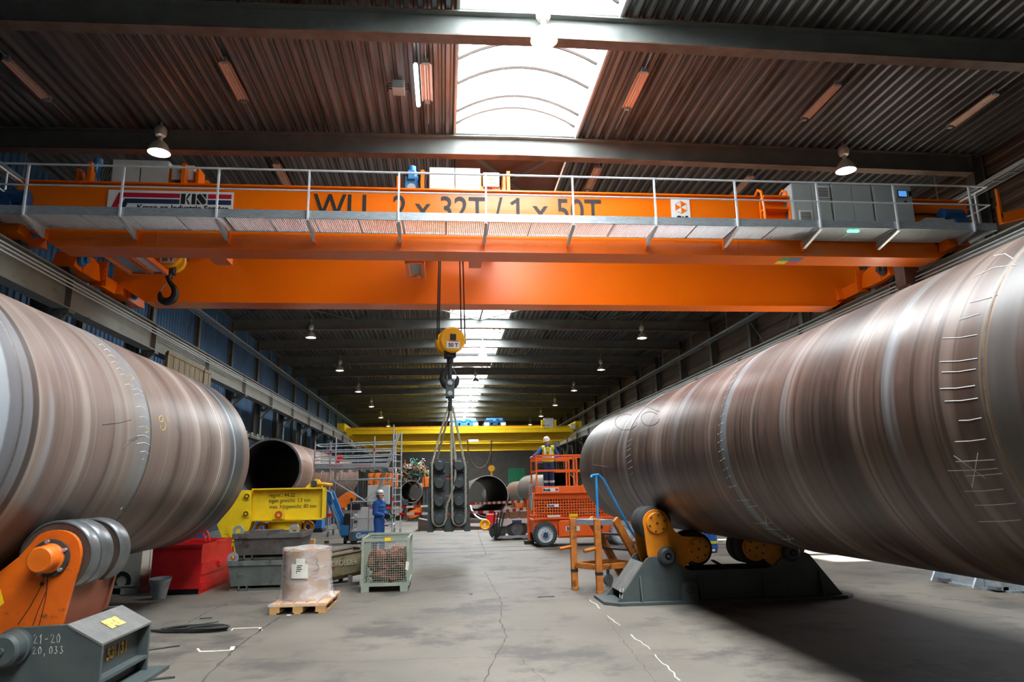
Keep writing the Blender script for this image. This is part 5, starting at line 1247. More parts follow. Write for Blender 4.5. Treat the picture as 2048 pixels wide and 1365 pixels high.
def crumple(name, c, sz, seed, mt, lab, grp):
    m = MB(); m.ball((0, 0, 0), 1, 28); r = random.Random(seed)
    W = [(V(r.uniform(-1, 1), r.uniform(-1, 1), r.uniform(-1, 1)).normalized(), r.uniform(2, 7), r.uniform(0, 6)) for _ in range(9)]
    for i, v in enumerate(m.v):
        k = 1+sum(.06*(1-2*abs(math.sin(w.dot(v)*f+p))) for w, f, p in W[:6])+sum(.03*math.sin(w.dot(v)*f*3+p) for w, f, p in W)
        q = V(v.x*sz[0], v.y*sz[1], v.z*sz[2])*k; q.z = max(q.z, -sz[2]*.8); m.v[i] = V(*c)+q
    o = m.build(name, mt, smooth=50); rebase(o, c); tag(o, lab, 'tarpaulin', grp); return o
g = 'rusty tarpaulins in the mesh cage'
crumple('tarpaulin', (-1.06, 13.85, .24), (.36, .5, .14), 1, 'tarp', 'bottom orange tarpaulin folded flat on the floor of the mesh cage', g)
crumple('tarpaulin', (-1.24, 13.86, .48), (.2, .4, .24), 2, 'tarp', 'upright peaked tarpaulin in the left half of the mesh cage', g)
crumple('tarpaulin', (-.92, 13.84, .42), (.26, .46, .12), 3, 'tarp', 'flat middle tarpaulin in the right half of the mesh cage', g)
crumple('tarpaulin', (-.89, 13.85, .6), (.22, .4, .15), 4, 'tarp', 'topmost tarpaulin heap in the mesh cage', g)
# coil of cable, floor scraps
m = MB()
for k in range(6):
    cx, cy = -3.35+.05*k, 10.22-.02*k; m.path([V(cx+(.42-.03*k)*math.cos(a), cy+(.16-.01*k)*math.sin(a), .02+.016*(k % 3)) for a in [2*pi*i/24 for i in range(24)]], .014, 6, closed=True)
m.path([V(-3.6, 10.1, .02), V(-3.9, 10.25, .02), V(-4.2, 10.35, .02), V(-4.5, 10.3, .02)], .014, 6); o = m.build('cable_coil', 'rubber'); rebase(o, (-3.3, 10.2, 0)); tag(o, 'loose coil of black cable on the floor behind the roller bed numbered 53-131', 'cable')
for k, (px, py, lx, ly, rz, nm) in enumerate(((316, 1261, .12, .08, .3, 'flat scrap next to the cable coil'), (1092, 1195, .28, .03, 0, 'thin strip on the floor before the mesh cage side of the step stand'), (412, 1238, .17, .03, .1, 'small bent strip left of the pallet'), (385, 1252, .7, .03, .62, 'long strip on the crack left of the pallet'), (313, 1300, .5, .04, .6, 'strip sticking out by the left roller bed'), (578, 1232, .06, .04, 0, 'pale crumb before the pallet'), (316, 1360, .3, .06, .3, 'strip at the bottom left edge'), (942, 1190, .05, .04, .2, 'dark crumb in the middle of the floor'))):
    p = atZ(px, py); m = MB(); m.obox((p.x, p.y, .006), (lx, ly, .01), (0, 0, rz)); o = m.build('floor_scrap', 'dark_steel' if k != 5 else 'paper', smooth=0); rebase(o, (p.x, p.y, 0)); tag(o, 'metal ' + nm, 'scrap', 'floor scraps')
# wooden blocks on the floor behind the beam
for px, py, sx, sy, h, mt, lab in ((619, 1096, .28, .3, .26, 'wood_new', 'orange brown timber block right of the stacked bins'), (653, 1088, .16, .12, .1, 'wood_dark', 'small timber block on the floor before the blue lift arm')):
    p = atZ(px, py); m = MB(); m.box(p.x-sx/2, p.x+sx/2, p.y, p.y+sy, 0, h); o = m.build('timber_block', mt, smooth=0, bevel=.008); rebase(o, (p.x, p.y, 0)); tag(o, lab, 'timber')
# blue machines behind the left pipe
t = thing('pump_unit', (-7.6, 20.6, 0), 'blue machine with a big round wheel behind the yellow lifting beam', 'machine')
p = atY(440, 1085, 19.5)
m = MB(); m.box(p.x-2.2, p.x+1.0, 19.8, 21.4, .25, .95); m.box(p.x-.3, p.x+.9, 19.9, 21.2, .95, 1.35); m.box(p.x-1.8, p.x-.8, 19.9, 21.2, .95, 1.15); m.build('body', 'blue_machine', t, smooth=0, bevel=.02)
m = MB(); m.tube((p.x+.05, 19.75, .52), (p.x+.05, 19.5, .52), .5, 28); m.build('wheel', 'rubber_grey', t)
m = MB(); m.tube((p.x-.1, 19.5, .55), (p.x-.1, 19.42, .55), .3, 24); m.build('wheel_hub', 'galv', t)
m = MB(); m.box(p.x-2.2, p.x+1.3, 19.7, 21.5, .0, .1); m.box(p.x-2, p.x-1.8, 19.9, 20.1, .1, .25); m.box(p.x+.8, p.x+1, 19.9, 20.1, .1, .25); m.build('base_frame', 'dark_steel', t, smooth=0)
p = atZ(625, 1066); t = thing('compressor', (p.x, p.y, 0), 'small dark blue machine under the right end of the yellow lifting beam', 'machine')
m = MB(); m.box(p.x-.35, p.x+.4, p.y, p.y+.9, .15, .8); m.box(p.x-.2, p.x+.2, p.y+.2, p.y+.7, .8, 1.05); m.build('housing', 'blue_machine', t, smooth=0, bevel=.03)
m = MB(); m.box(p.x-.4, p.x+.45, p.y-.05, p.y+.95, 0, .15); m.build('skid', 'black', t, smooth=0)
m = MB(); m.tube((p.x-.05, p.y, .5), (p.x-.05, p.y-.1, .5), .2, 20); m.build('fan_guard', 'black', t)
# ================================================================== scaffold tower
SY0, SY1 = 30.2, 31.6
X = lambda px, py=950, Y=SY0: atY(px, py, Y).x
Z = lambda py, px=720, Y=SY0: atY(px, py, Y).z
t = thing('scaffold_tower', ((X(658)+X(784))/2, 30.9, 0), 'aluminium mobile scaffold tower with guard rails behind the man in blue', 'scaffold')
xa, xm, xb = X(660), X(755), X(786)
xl = X(628)
def up(m, x, y, z0, z1): m.tube((x, y, z0), (x, y, z1), .03, 8)
ztop = Z(850, 789)
for (x, y, z1) in ((xa, SY0, Z(888, 660)), (xb, SY0, ztop), (xa, SY1, Z(870, 675)), (xb, SY1, Z(858, 795)), (xb+.28, SY0+.9, Z(862, 800)), (xl, SY0, Z(885, 628)), (xm-.15, SY0, Z(873, 750)), (X(740), SY1, Z(880, 740)), (xl+.4, SY1, Z(880, 640))):
    z0 = .18 if x not in (xl, xl+.4, xm-.15) and abs(x-X(740)) > .01 else Z(938, 700)
    m = MB(); up(m, x, y, z0, z1); m.build('standard', 'scaffold', t)
m = MB()
for py0, py1 in ((890, 884), (902, 898), (915, 909), (922, 919)):
    for y in (SY0, SY1): m.tube((xl, y, Z(py0, 628)), (xb, y, Z(py1, 785)), .025, 8)
for x in (xl, xb):
    for py in (889, 905, 915): m.tube((x, SY0, Z(py)), (x, SY1, Z(py)), .025, 8)
m.build('guard_rail', 'scaffold', t)
zd = Z(938, 700)
m = MB(); m.box(xl, xb-.1, SY0+.02, SY1-.02, zd-.02, zd+.03)
for k in range(9): x = xl+(xb-xl)*k/8.5; m.box(x, x+.06, SY0, SY1, zd-.12, zd-.02)
m.build('deck_board', 'scaffold', t, smooth=0)
m = MB(); m.box(xl, xb-.2, SY0-.03, SY0, zd+.04, zd+.22); kb = m.build('kick_board', 'scaffold', t, smooth=0)
m = MB()
for a, b in ((.16, .36), (.5, .72)): m.box(xl+(xb-xl)*a, xl+(xb-xl)*b, SY0-.034, SY0-.03, zd+.1, zd+.16)
m.build('faded_print', 'red_faded', kb, smooth=0)
m = MB(); zm = Z(960, 720)
for y in (SY0, SY1): m.tube((xa, y, Z(962, 660)), (xb, y, Z(957, 786)), .03, 8); m.tube((xa, y, .3), (xb, y, .45), .028, 8)
m.tube((xa, SY0, zm), (xa, SY1, zm), .03, 8); m.tube((xb, SY0, zm), (xb, SY1, zm), .03, 8)
m.tube((xb, SY0, .4), (xb, SY1, .4), .03, 8); m.tube((xa, SY0, .4), (xa, SY1, .4), .03, 8); m.build('ledger', 'scaffold', t)
m = MB(); m.tube((xa+.1, SY0, Z(962, 680)), (X(730), SY0, Z(1001, 730)), .025, 8); m.tube((X(730), SY0, Z(1001)), (X(783), SY0, Z(960)), .025, 8); m.tube((X(752), SY0+.3, Z(1000)), (X(797), SY0+.3, Z(868)), .04, 8); m.tube((X(748), SY0+.3, Z(1000)), (X(793), SY0+.3, Z(868)), .03, 8); m.tube((X(750), SY0, Z(1018)), (X(786), SY0, Z(1058)), .02, 8)
m.tube((xa, SY1, zd-.1), (X(700), SY1, Z(985)), .02, 6); m.build('brace', 'scaffold', t)
m = MB()
for z in [.5+.28*k for k in range(13)]: m.tube((xb, SY0, z), (xb+.28, SY0+.9, z), .018, 6)
m.build('ladder_rung', 'scaffold', t)
for x, y in ((xa, SY0), (xb, SY0), (xa, SY1), (xb, SY1), (xb+.28, SY0+.9)):
    m = MB(); m.tube((x-.03, y, .09), (x+.03, y, .09), .09, 16); m.box(x-.045, x+.045, y-.03, y+.03, .09, .2); m.build('castor', 'rubber_grey', t)
m = MB(); q = atY(680, 915, SY1); m.box(q.x-.12, q.x+.12, SY1-.05, SY1-.03, q.z-.12, q.z+.12); m.box(q.x-.16, q.x-.0, SY1-.05, SY1-.03, q.z-.25, q.z-.1); m.build('red_tag', 'red', t, smooth=0)
m = MB()
for x, y, z in ((xa, SY0, Z(1030)), (xb, SY0, Z(1000)), (xa, SY0, Z(905)), (xb, SY1, Z(1010)), (xm-.15, SY0, Z(900))): m.tube((x, y, z-.08), (x, y, z+.08), .034, 8)
m.build('colour_band', 'red', t)
# ================================================================== blue boom lift
p = atZ(735, 1078); by = 25.8
t = thing('boom_lift', (atY(725, 1000, by).x, by, 0), 'small mast lift with blue folded arm left of the man in blue', 'mast lift')
B = lambda px, py, Y=by: atY(px, py, Y)
m = MB()
for dx in (0, .16):
    a, b_ = B(653, 985), B(688, 1075); a.x += dx; b_.x += dx; m.bar(a+V(0, dx, 0), b_+V(0, dx, 0), .16, .13, (0, 1, 0))
q = B(648, 990); m.box(q.x-.35, q.x+.28, by-.1, by+.25, q.z-.22, q.z+.16); q = B(687, 1066); m.box(q.x-.1, q.x+.2, by-.12, by+.3, q.z-.1, q.z+.25); m.build('arm', 'blue_lift', t, smooth=0, bevel=.02)
m = MB(); a, b_ = B(661, 985), B(684, 1055); m.path([V(B(650, 981).x, by-.1, B(650, 981).z), V(B(662, 985).x, by-.1, B(662, 985).z), V(B(668, 1000).x, by-.1, B(668, 1000).z)], .03, 6); m.bar(B(664, 1010)+V(0, -.08, 0), B(672, 1035)+V(0, -.08, 0), .07, .05, (0, 1, 0)); m.bar(B(673, 1035)+V(0, -.08, 0), B(681, 1062)+V(0, -.08, 0), .05, .05, (0, 1, 0)); m.build('hydraulic_ram', 'galv', t)
m = MB(); q, r2 = B(689, 1028), B(701, 1080); m.box(q.x, r2.x, by-.1, by+.4, B(690, 1060).z, q.z); m.box(q.x+.1, r2.x, by, by+.3, .1, B(690, 1060).z); m.build('mast_cover', 'rubber', t, smooth=0, bevel=.02)
q, r2 = B(702, 1063), B(739, 1077)
m = MB(); m.box(q.x-.05, r2.x+.35, by-.2, by+.6, .1, q.z); bs = m.build('platform_base', 'rubber_grey', t, smooth=0, bevel=.02)
m = MB(); m.box(q.x+.15, r2.x+.3, by-.225, by-.2, .14, q.z-.03); sg = m.build('name_plate', 'blue_lift', bs, smooth=0)
text('Genie', .24, facing((q.x+.2, by-.23, .2)), 'white', sg, bold=.01)
m = MB()
zr1, zr2 = B(720, 1004).z, B(720, 1037).z
for z in (zr1, zr2): m.path([V(q.x, by-.15, z), V(r2.x+.3, by-.15, z), V(r2.x+.3, by+.5, z), V(q.x, by+.5, z)], .022, 8, closed=True)
for x in (q.x, (q.x+r2.x)/2+.3, r2.x+.3):
    for y in (by-.15, by+.5): m.tube((x, y, q.z), (x, y, zr1), .02, 8)
m.build('guard_rail', 'galv', t)
m = MB(); m.box(q.x+.2, r2.x+.2, by+.1, by+.14, q.z, zr2+.3); m.build('cover_panel', 'galv_plain', t, smooth=0)
m = MB(); c = B(706, 1014); m.box(c.x-.2, c.x+.25, by, by+.3, c.z-.12, c.z+.1); m.box(c.x-.1, c.x-.02, by, by+.1, c.z+.1, c.z+.3); m.build('control_box', 'black', t, smooth=0, bevel=.02)
for x in (q.x+.1, r2.x+.2):
    for y in (by-.1, by+.45): 
        m = MB(); m.tube((x, y-.04, .1), (x, y+.04, .1), .1, 16); m.build('wheel', 'black', t)
m = MB(); w = B(690, 1080); m.tube((w.x-.05, by+.1, .12), (w.x+.05, by+.1, .12), .12, 14); m.box(w.x-.04, w.x+.04, by, by+.2, .12, .5); m.build('outrigger_wheel', 'black', t)
# ================================================================== barrier tape
def tape(lab, pts, w=.075):
    """red and white tape, built as alternating strips of one ribbon"""
    m = MB(); P = [Vector(p) for p in pts]; D = []
    for a, b in zip(P, P[1:]):
        n = max(1, int((b-a).length/.32))
        for k in range(n): D.append(a.lerp(b, k/n))
    D.append(P[-1])
    for i in range(len(D)-1):
        a, b = D[i], D[i+1]; m.cm = i % 2
        d = (b-a).normalized(); s_ = V(-d.y, d.x, 0)*.0015
        vs = [a-s_-V(0, 0, w/2), b-s_-V(0, 0, w/2), b-s_+V(0, 0, w/2), a-s_+V(0, 0, w/2), a+s_-V(0, 0, w/2), b+s_-V(0, 0, w/2), b+s_+V(0, 0, w/2), a+s_+V(0, 0, w/2)]
        m.add(vs, [(0, 1, 2, 3), (7, 6, 5, 4), (0, 4, 5, 1), (3, 2, 6, 7)])
    o = m.build('barrier_tape', ['white', 'red'], smooth=0); return tag(o, lab, 'tape', 'barrier tapes')
tape('lower near red and white tape strung between scaffold and scissor lift behind the weights', [atY(628, 1031, 29.5), atY(690, 1031, 29.5), atY(784, 1029, 29.6), atY(905, 1027, 28.5), atY(1000, 1024, 26), atY(1053, 1018, 23.4)], .1)
tape('upper far red and white tape strung between scaffold and scissor lift behind the weights', [atY(625, 1020, 33), atY(690, 1018, 33), atY(785, 1016, 33), atY(870, 1012, 32), atY(950, 1008, 30), atY(1053, 1003.5, 23.6)], .09)
t = thing('barrier_post', (atY(1053, 1040, 23.5).x, 23.5, 0), 'slim orange post at the left corner of the scissor lift holding the tape', 'post')
q = atY(1056, 1000, 23.5); m = MB(); m.bar((q.x, 23.5, .12), (q.x, 23.5, q.z), .07, .07); m.build('post', 'lift_orange', t, smooth=0)
m = MB(); m.box(q.x-.15, q.x+.15, 23.35, 23.65, 0, .12); m.build('foot', 'black', t, smooth=0)
# ================================================================== curved plates, cart, red box
for k, (px, py, w, Y, lab) in enumerate(((836, 1063, 2.0, 31.5, 'near curved steel plate segment on the floor left of the hanging weights'), (868, 1046, 1.8, 38, 'far curved steel plate segment on the floor behind the hanging weights'))):
    p = atZ(px, py); n = 12; m = MB(); top = []
    out = [(p.x+w*i/n*1.6, .12+.42*(1-i/n)**1.8) for i in range(n+1)]+[(p.x+w*1.6, 0), (p.x, 0)]
    m.prism(out, 'y', p.y, p.y+1.3); o = m.build('plate_segment', 'rollerside', smooth=0); rebase(o, (p.x+w/2, p.y+.6, 0)); tag(o, lab, 'steel plate', 'curved plate segments')
for k, (px, py, lab) in enumerate(((950, 1047, 'flat rusty strips on the floor right of the hanging weights'), (930, 1034, 'rusty beam on the floor under the large open pipe'))):
    p = atZ(px, py); m = MB(); m.box(p.x-1.1, p.x+1.6, p.y, p.y+.3, 0, .08+.2*k); m.box(p.x-.3, p.x+.5, p.y+.05, p.y+.2, .08, .16+.15*k); o = m.build('steel_strip', 'rollerside', smooth=0); rebase(o, (p.x, p.y, 0)); tag(o, lab, 'steel strip')
cy = 25.6
t = thing('rail_cart', (atY(1025, 1060, cy).x, cy+.5, 0), 'grey rail bogie carrying timber blocks beside the scissor lift', 'cart')
C_ = lambda px, py, Y=cy: (atY(px, py, Y).x, atY(px, py, Y).z)
m = MB(); m.prism([C_(997, 1039), C_(1064, 1037), C_(1064, 1052), C_(1052, 1047), C_(1024, 1047), C_(1012, 1053), C_(997, 1054)], 'y', cy, cy+.08); m.prism([C_(997, 1039), C_(1064, 1037), C_(1064, 1052), C_(1052, 1047), C_(1024, 1047), C_(1012, 1053), C_(997, 1054)], 'y', cy+1.2, cy+1.28); m.box(C_(998, 1040)[0]+.02, C_(1062, 1040)[0]-.02, cy+.08, cy+1.2, C_(1000, 1044)[1], C_(1000, 1039)[1]-.01); cf = m.build('bogie_frame', 'cabinet', t, smooth=0)
q = C_(1031, 1044); m = MB(); m.box(q[0]-.12, q[0]+.22, cy-.012, cy, q[1]-.05, q[1]+.05); m.build('name_plate', 'blue_dark', cf, smooth=0)
for px, r_ in ((1035, .36), (996, .3)):
    q = C_(px, 1068); m = MB(); m.tube((q[0], cy+.1, max(q[1], r_)), (q[0], cy+.4, max(q[1], r_)), r_, 24); m.build('wheel', 'dark_steel', t)
    m = MB(); m.tube((q[0], cy+.06, max(q[1], r_)), (q[0], cy+.1, max(q[1], r_)), r_*.6, 20); m.build('wheel_disc', 'rubber_grey', t)
m = MB(); m.bar((C_(985, 1077)[0], cy, .1), (C_(1070, 1073)[0], cy, .12), .12, .08); m.box(C_(1000, 1060)[0], C_(1060, 1060)[0], cy+.3, cy+1.1, .2, .55); m.build('tow_bar', 'galv', t, smooth=0)
m = MB(); q = C_(990, 1045); 
for k in range(4): m.path([V(q[0]+.12*k, cy-.05, q[1]+.35), V(q[0]-.05+.1*k, cy-.12, q[1]), V(q[0]+.06*k, cy-.08, q[1]-.4), V(q[0]-.02, cy-.1, q[1]-.6)], .03, 6)
m.build('cable_bundle', 'black', t)
for k, (a, b, lab) in enumerate((((1001, 1027), (1016, 1039), 'left timber block on the rail bogie'), ((1019, 1024), (1037, 1038), 'middle timber block on the rail bogie'), ((1041, 1025), (1055, 1037), 'right timber block on the rail bogie'))):
    p, q = C_(*a), C_(*b); zt_ = C_(1000, 1039)[1]; m = MB(); m.box(p[0], q[0], cy+.05, cy+1.1, zt_+.002, zt_+.26); o = m.build('timber_block', 'wood_dark', smooth=0, bevel=.01); rebase(o, ((p[0]+q[0])/2, cy+.5, zt_)); tag(o, lab, 'timber', 'timber blocks on the rail bogie')
p = atZ(974, 1061); m = MB(); m.box(p.x, p.x+1.0, p.y, p.y+.8, 0, .68); o = m.build('red_crate', 'red_box', smooth=0, bevel=.01); rebase(o, (p.x+.5, p.y+.4, 0)); tag(o, 'red steel crate on the floor behind the rail bogie', 'crate')
m = MB(); q = atY(970, 1041, p.y-.1); q.z = .25; m.path([q+V((.2-.05*i)*math.cos(a), -.05+.03*i, (.2-.05*i)*math.sin(a)) for i in range(3) for a in [2*pi*k/14 for k in range(14)]], .045, 6); o = m.build('hose_coil', 'yellow_hook', smooth=40); rebase(o, q); tag(o, 'yellow coiled hose hanging on the left of the red crate', 'hose')
m = MB(); a, b = atY(941, 1012, 36), atY(972, 1040, p.y); m.path([a, atY(944, 1022, 35), atY(952, 1033, 34), atY(962, 1039, 33.2), b], .04, 6); o = m.build('white_hose', 'white'); rebase(o, b); tag(o, 'white hose sagging from the hanging weights towards the yellow coil', 'hose')
# ================================================================== far clutter
def clutter(px0, px1, py0, py1, Y, dep, name, mt, lab, cat, extra=None):
    a, b = atY(px0, py1, Y), atY(px1, py0, Y); z0 = max(0, a.z)
    t = thing(name, ((a.x+b.x)/2, Y+dep/2, 0), lab, cat)
    m = MB(); m.box(a.x, b.x, Y, Y+dep, z0 if z0 < .5 else z0, b.z); m.build('body', mt, t, smooth=0, bevel=.02)
    if z0 > .15:
        for x in (a.x+.1, b.x-.1): 
            m = MB(); m.box(x-.08, x+.08, Y+.1, Y+.3, 0, z0); m.build('leg', 'dark_steel', t, smooth=0)
    if extra: extra(t, a, b, Y)
    return t
def doors(t, a, b, Y):
    m = MB(); xm = (a.x+b.x)/2
    m.box(xm-.01, xm+.01, Y-.02, Y, a.z+.1, b.z-.1); m.box(xm+.1, xm+.3, Y-.02, Y, b.z-.9, b.z-.4); m.build('panel_door', 'galv_plain', t, smooth=0)
clutter(734, 778, 971, 1010, 38, .8, 'switch_cabinet', 'cabinet_grey', 'grey electric cabinet seen through the scaffold behind the man in blue', 'cabinet', doors)
def ribs(t, a, b, Y):
    m = MB()
    for k in range(5): x = a.x+(b.x-a.x)*k/4; m.box(x-.06, x+.06, Y-.15, Y+.1, a.z, b.z)
    m.build('stiffener', 'rust_orange', t, smooth=0)
clutter(738, 792, 946, 975, 42, 2.0, 'press_frame', 'orange_dirty', 'rust orange machine frame seen through the scaffold above the grey cabinet', 'machine', ribs)
clutter(845, 884, 940, 962, 73, 1.0, 'site_screen', 'cabinet', 'white screen far behind the left side of the hanging weights', 'screen')
clutter(776, 815, 1000, 1012, 45, 1.5, 'welding_table', 'dark_steel', 'dark low bench under the small see-through pipe', 'bench')
def tall(t, a, b, Y):
    m = MB()
    for k in range(3): m.tube((a.x+.2+.4*k, Y-.05, a.z), (a.x+.1+.5*k, Y-.05, b.z+.4), .06, 6)
    m.build('boom', 'rust_orange', t)
clutter(845, 858, 955, 975, 43.2, .8, 'welding_boom', 'orange_dirty', 'orange welding machine column left of the hanging weights', 'machine', tall)
m = MB(); r = random.Random(5); c = atY(826, 940, 46.5)
for k in range(150):
    an, rr_ = r.uniform(0, 2*pi), r.uniform(0, 1)**.5; a = c+V(.95*rr_*math.cos(an), r.uniform(-.5, .5), .62*rr_*math.sin(an)-.1); m.cm = r.choice((0, 0, 0, 1, 1, 2, 3, 4)); P = [a]
    for j in range(5): P.append(P[-1]+V(r.uniform(-.2, .2), r.uniform(-.1, .1), r.uniform(-.2, .2)))
    m.path(P, r.uniform(.018, .04), 5)
m.cm = 0; m.ball(c-V(0, -.2, .15), .55, 12, (1.3, .7, .9))
P = [atY(842, 930, 46.2), atY(850, 938, 46.2), atY(855, 952, 46.2), atY(857, 962, 46.2)]; m.cm = 4; m.path(P, .05, 6)
o = m.build('cable_tangle', ['dark_steel', 'galv_plain', 'rust_orange', 'green', 'wood'], smooth=40); rebase(o, (c.x, c.y, c.z-.8)); tag(o, 'tangle of cables and pipework on top of the small see-through pipe', 'cables', kind='stuff')
# ================================================================== scissor lift
SX, SYY, SR = 3.09, 22.13, math.radians(-1)
sl_ = thing('scissor_lift', (SX, SYY, 0), 'orange scissor lift with mesh guard, platform raised beside the right pipe', 'scissor lift', rz=SR)
L_ = MB
def lb(m, name, mt, parent=None, **k): return m.build(name, mt, parent or sl_, local=True, **k)
# local x runs along the chassis; y to the back; wheel contact of the near front wheel at (0,0)
m = L_(); m.box(-.35, 2.9, .3, 1.55, .38, .80); m.prism([(.42, .25), (2.0, .25), (2.0, .45), (1.95, .78), (.48, .78), (.42, .7)], 'y', .08, .3); lb(m, 'chassis', 'lift_orange', smooth=0, bevel=.015)
m = L_(); m.box(.46, 1.3, .05, .08, .3, .76); m.box(1.33, 1.96, .05, .08, .3, .76); pn = lb(m, 'side_panel', 'lift_orange', smooth=0, bevel=.01)
m = L_(); m.box(.64, 1.08, .04, .05, .46, .6); s1 = lb(m, 'rental_sticker', 'white', pn, smooth=0)
def ltext(s_, size, x, y, z, mt, par, **k):
    M = ROOT['scissor_lift'] @ facing((x, y, z)); return text(s_, size, M, mt, par, **k)
ltext('Boels', .14, .67, .037, .485, 'logo_navy', s1, bold=.006)
m = L_(); m.box(1.45, 1.8, .04, .05, .5, .66)
for k in range(3): m.box(1.5+.1*k, 1.55+.1*k, .03, .04, .55, .61)
lb(m, 'control_panel', 'black', pn, smooth=0)
for x in (0, 2.42):
    for y, s_ in ((.14, -1), (1.66, 1)):
        m = L_(); m.lathe([(.24, -.14), (.32, -.14), (.355, -.11), (.37, -.05), (.37, .05), (.355, .11), (.32, .14), (.24, .14)], (x, y, .37), (0, 1, 0), 40, closed=True)
        for k in range(28):
            an = 2*pi*k/28; m.obox((x+.368*math.cos(an), y, .37+.368*math.sin(an)), (.02, .27, .035), (0, -an, 0))
        ty = lb(m, 'tyre', 'tyre_dusty' if x else 'tyre_blue', smooth=40)
        m = L_(); m.lathe([(0, .02), (.09, .0), (.11, .06), (.2, .07), (.235, .0), (.245, .0), (.245, .1), (0, .1)], (x, y-s_*-.14 if s_ < 0 else y+.14, .37), (0, -s_, 0), 28); lb(m, 'rim', 'galv_plain', ty)
        m = L_(); m.tube((x, y+s_*.1, .37), (x, y+s_*.2, .37), .075, 12)
        for k in range(8): an = 2*pi*k/8; m.tube((x+.12*math.cos(an), y+s_*.1, .37+.12*math.sin(an)), (x+.12*math.cos(an), y+s_*.15, .37+.12*math.sin(an)), .015, 6)
        lb(m, 'hub', 'blue_dark', ty)
    m = L_(); m.tube((x, .2, .37), (x, 1.6, .37), .07, 10); lb(m, 'axle', 'dark_steel')
zg0, zg1 = .85, 1.47
for y in (.2, 1.6):
    m = L_()
    for z in (zg0, zg1): m.box(-.34, 2.9, y-.02, y+.02, z-.03, z+.03)
    m.box(-.34, -.3, y-.02, y+.02, zg0, zg1)
    x = -.34
    while x < 2.9: m.box(x, x+.028, y-.006, y+.006, zg0, zg1); x += .085
    z = zg0
    while z < zg1: m.box(-.34, 2.9, y-.006, y+.006, z, z+.028); z += .082
    g_ = lb(m, 'mesh_guard', 'lift_orange', smooth=0)
    if y < 1:
        m = L_(); m.box(.1, .46, y-.03, y-.022, 1.19, 1.28); m.box(.1, .5, y-.03, y-.022, .88, .94); s2 = lb(m, 'rental_sticker', 'white', g_, smooth=0); ltext('Boels', .09, .12, y-.032, 1.205, 'logo_navy', s2, bold=.004)
        m = L_(); m.box(.78, 1.05, y-.03, y-.022, .88, .97); lb(m, 'warning_sticker', 'yellow', g_, smooth=0)
m = L_()
for k in range(3):
    z = .92+.17*k; m.bar((-.2, .6, z), (2.7, .6, z+.14), .1, .06, (0, 0, 1)); m.bar((-.2, 1.3, z+.14), (2.7, 1.3, z), .1, .06, (0, 0, 1))
lb(m, 'scissor_arm', 'rollerside', smooth=0)
zp = 1.81
m = L_(); m.box(-.24, 2.9, .12, 1.68, zp-.2, zp-.1); m.box(-.27, 2.9, .08, .12, zp-.2, zp+.02); m.box(-.27, 2.9, 1.68, 1.72, zp-.2, zp+.02); m.box(-.27, -.24, .12, 1.68, zp-.2, zp+.02); m.box(-.27, 2.9, .06, .079, zp-.21, zp-.17); m.box(-.3, 2.9, .2, 1.6, zg1+.02, zp-.2); m.box(1.2, 1.26, .05, .1, zp-.2, zp+.05); pf = lb(m, 'platform_deck', 'lift_orange', smooth=0, bevel=.01)
m = L_(); m.box(-.04, .47, .072, .0805, zp-.15, zp-.03); s3 = lb(m, 'rental_sticker', 'white', pf, smooth=0)
ltext('Boels', .1, -.025, .069, zp-.125, 'logo_navy', s3, bold=.007)
m = L_(); m.box(.35, .455, .066, .0725, zp-.125, zp-.055); lb(m, 'sticker_patch', 'red_paint', s3, smooth=0)
m = L_(); m.box(-.23, 2.9, .13, 1.67, zp-.1, zp-.09); lb(m, 'deck_plate', 'galv', pf, smooth=0)
m = L_(); zr_ = zp+.97
for y in (.12, 1.68):
    for z in (zr_, zr_-.1, zp+.5): m.bar((-.22, y, z), (1.08, y, z), .05, .06 if z < zr_ else .05)
    for x in (-.22, .97, 1.06): m.bar((x, y, zp), (x, y, zr_), .05, .05)
for z in (zr_, zr_-.1, zp+.5): m.bar((-.22, .12, z), (-.22, 1.68, z), .05, .05)
for y in (.12, 1.68):
    for z in (zr_, zp+.5): m.bar((1.08, y, z), (2.88, y, z), .05, .05)
    m.bar((2.88, y, zp), (2.88, y, zr_), .05, .05)
lb(m, 'guard_rail', 'lift_orange', smooth=0)
m = L_(); m.box(-.1, .2, 1.3, 1.5, zp+.4, zp+.8)
lb(m, 'control_box', 'black', smooth=0, bevel=.02)
m = L_()
for k in range(5): m.tube((-.36, .2+.25*k, zp+.1), (-.36, .2+.25*k, zp-.6), .015, 6)
m.bar((-.37, .3, zp-.5), (-.37, .9, zp-.5), .05, .4); lb(m, 'ladder', 'galv')
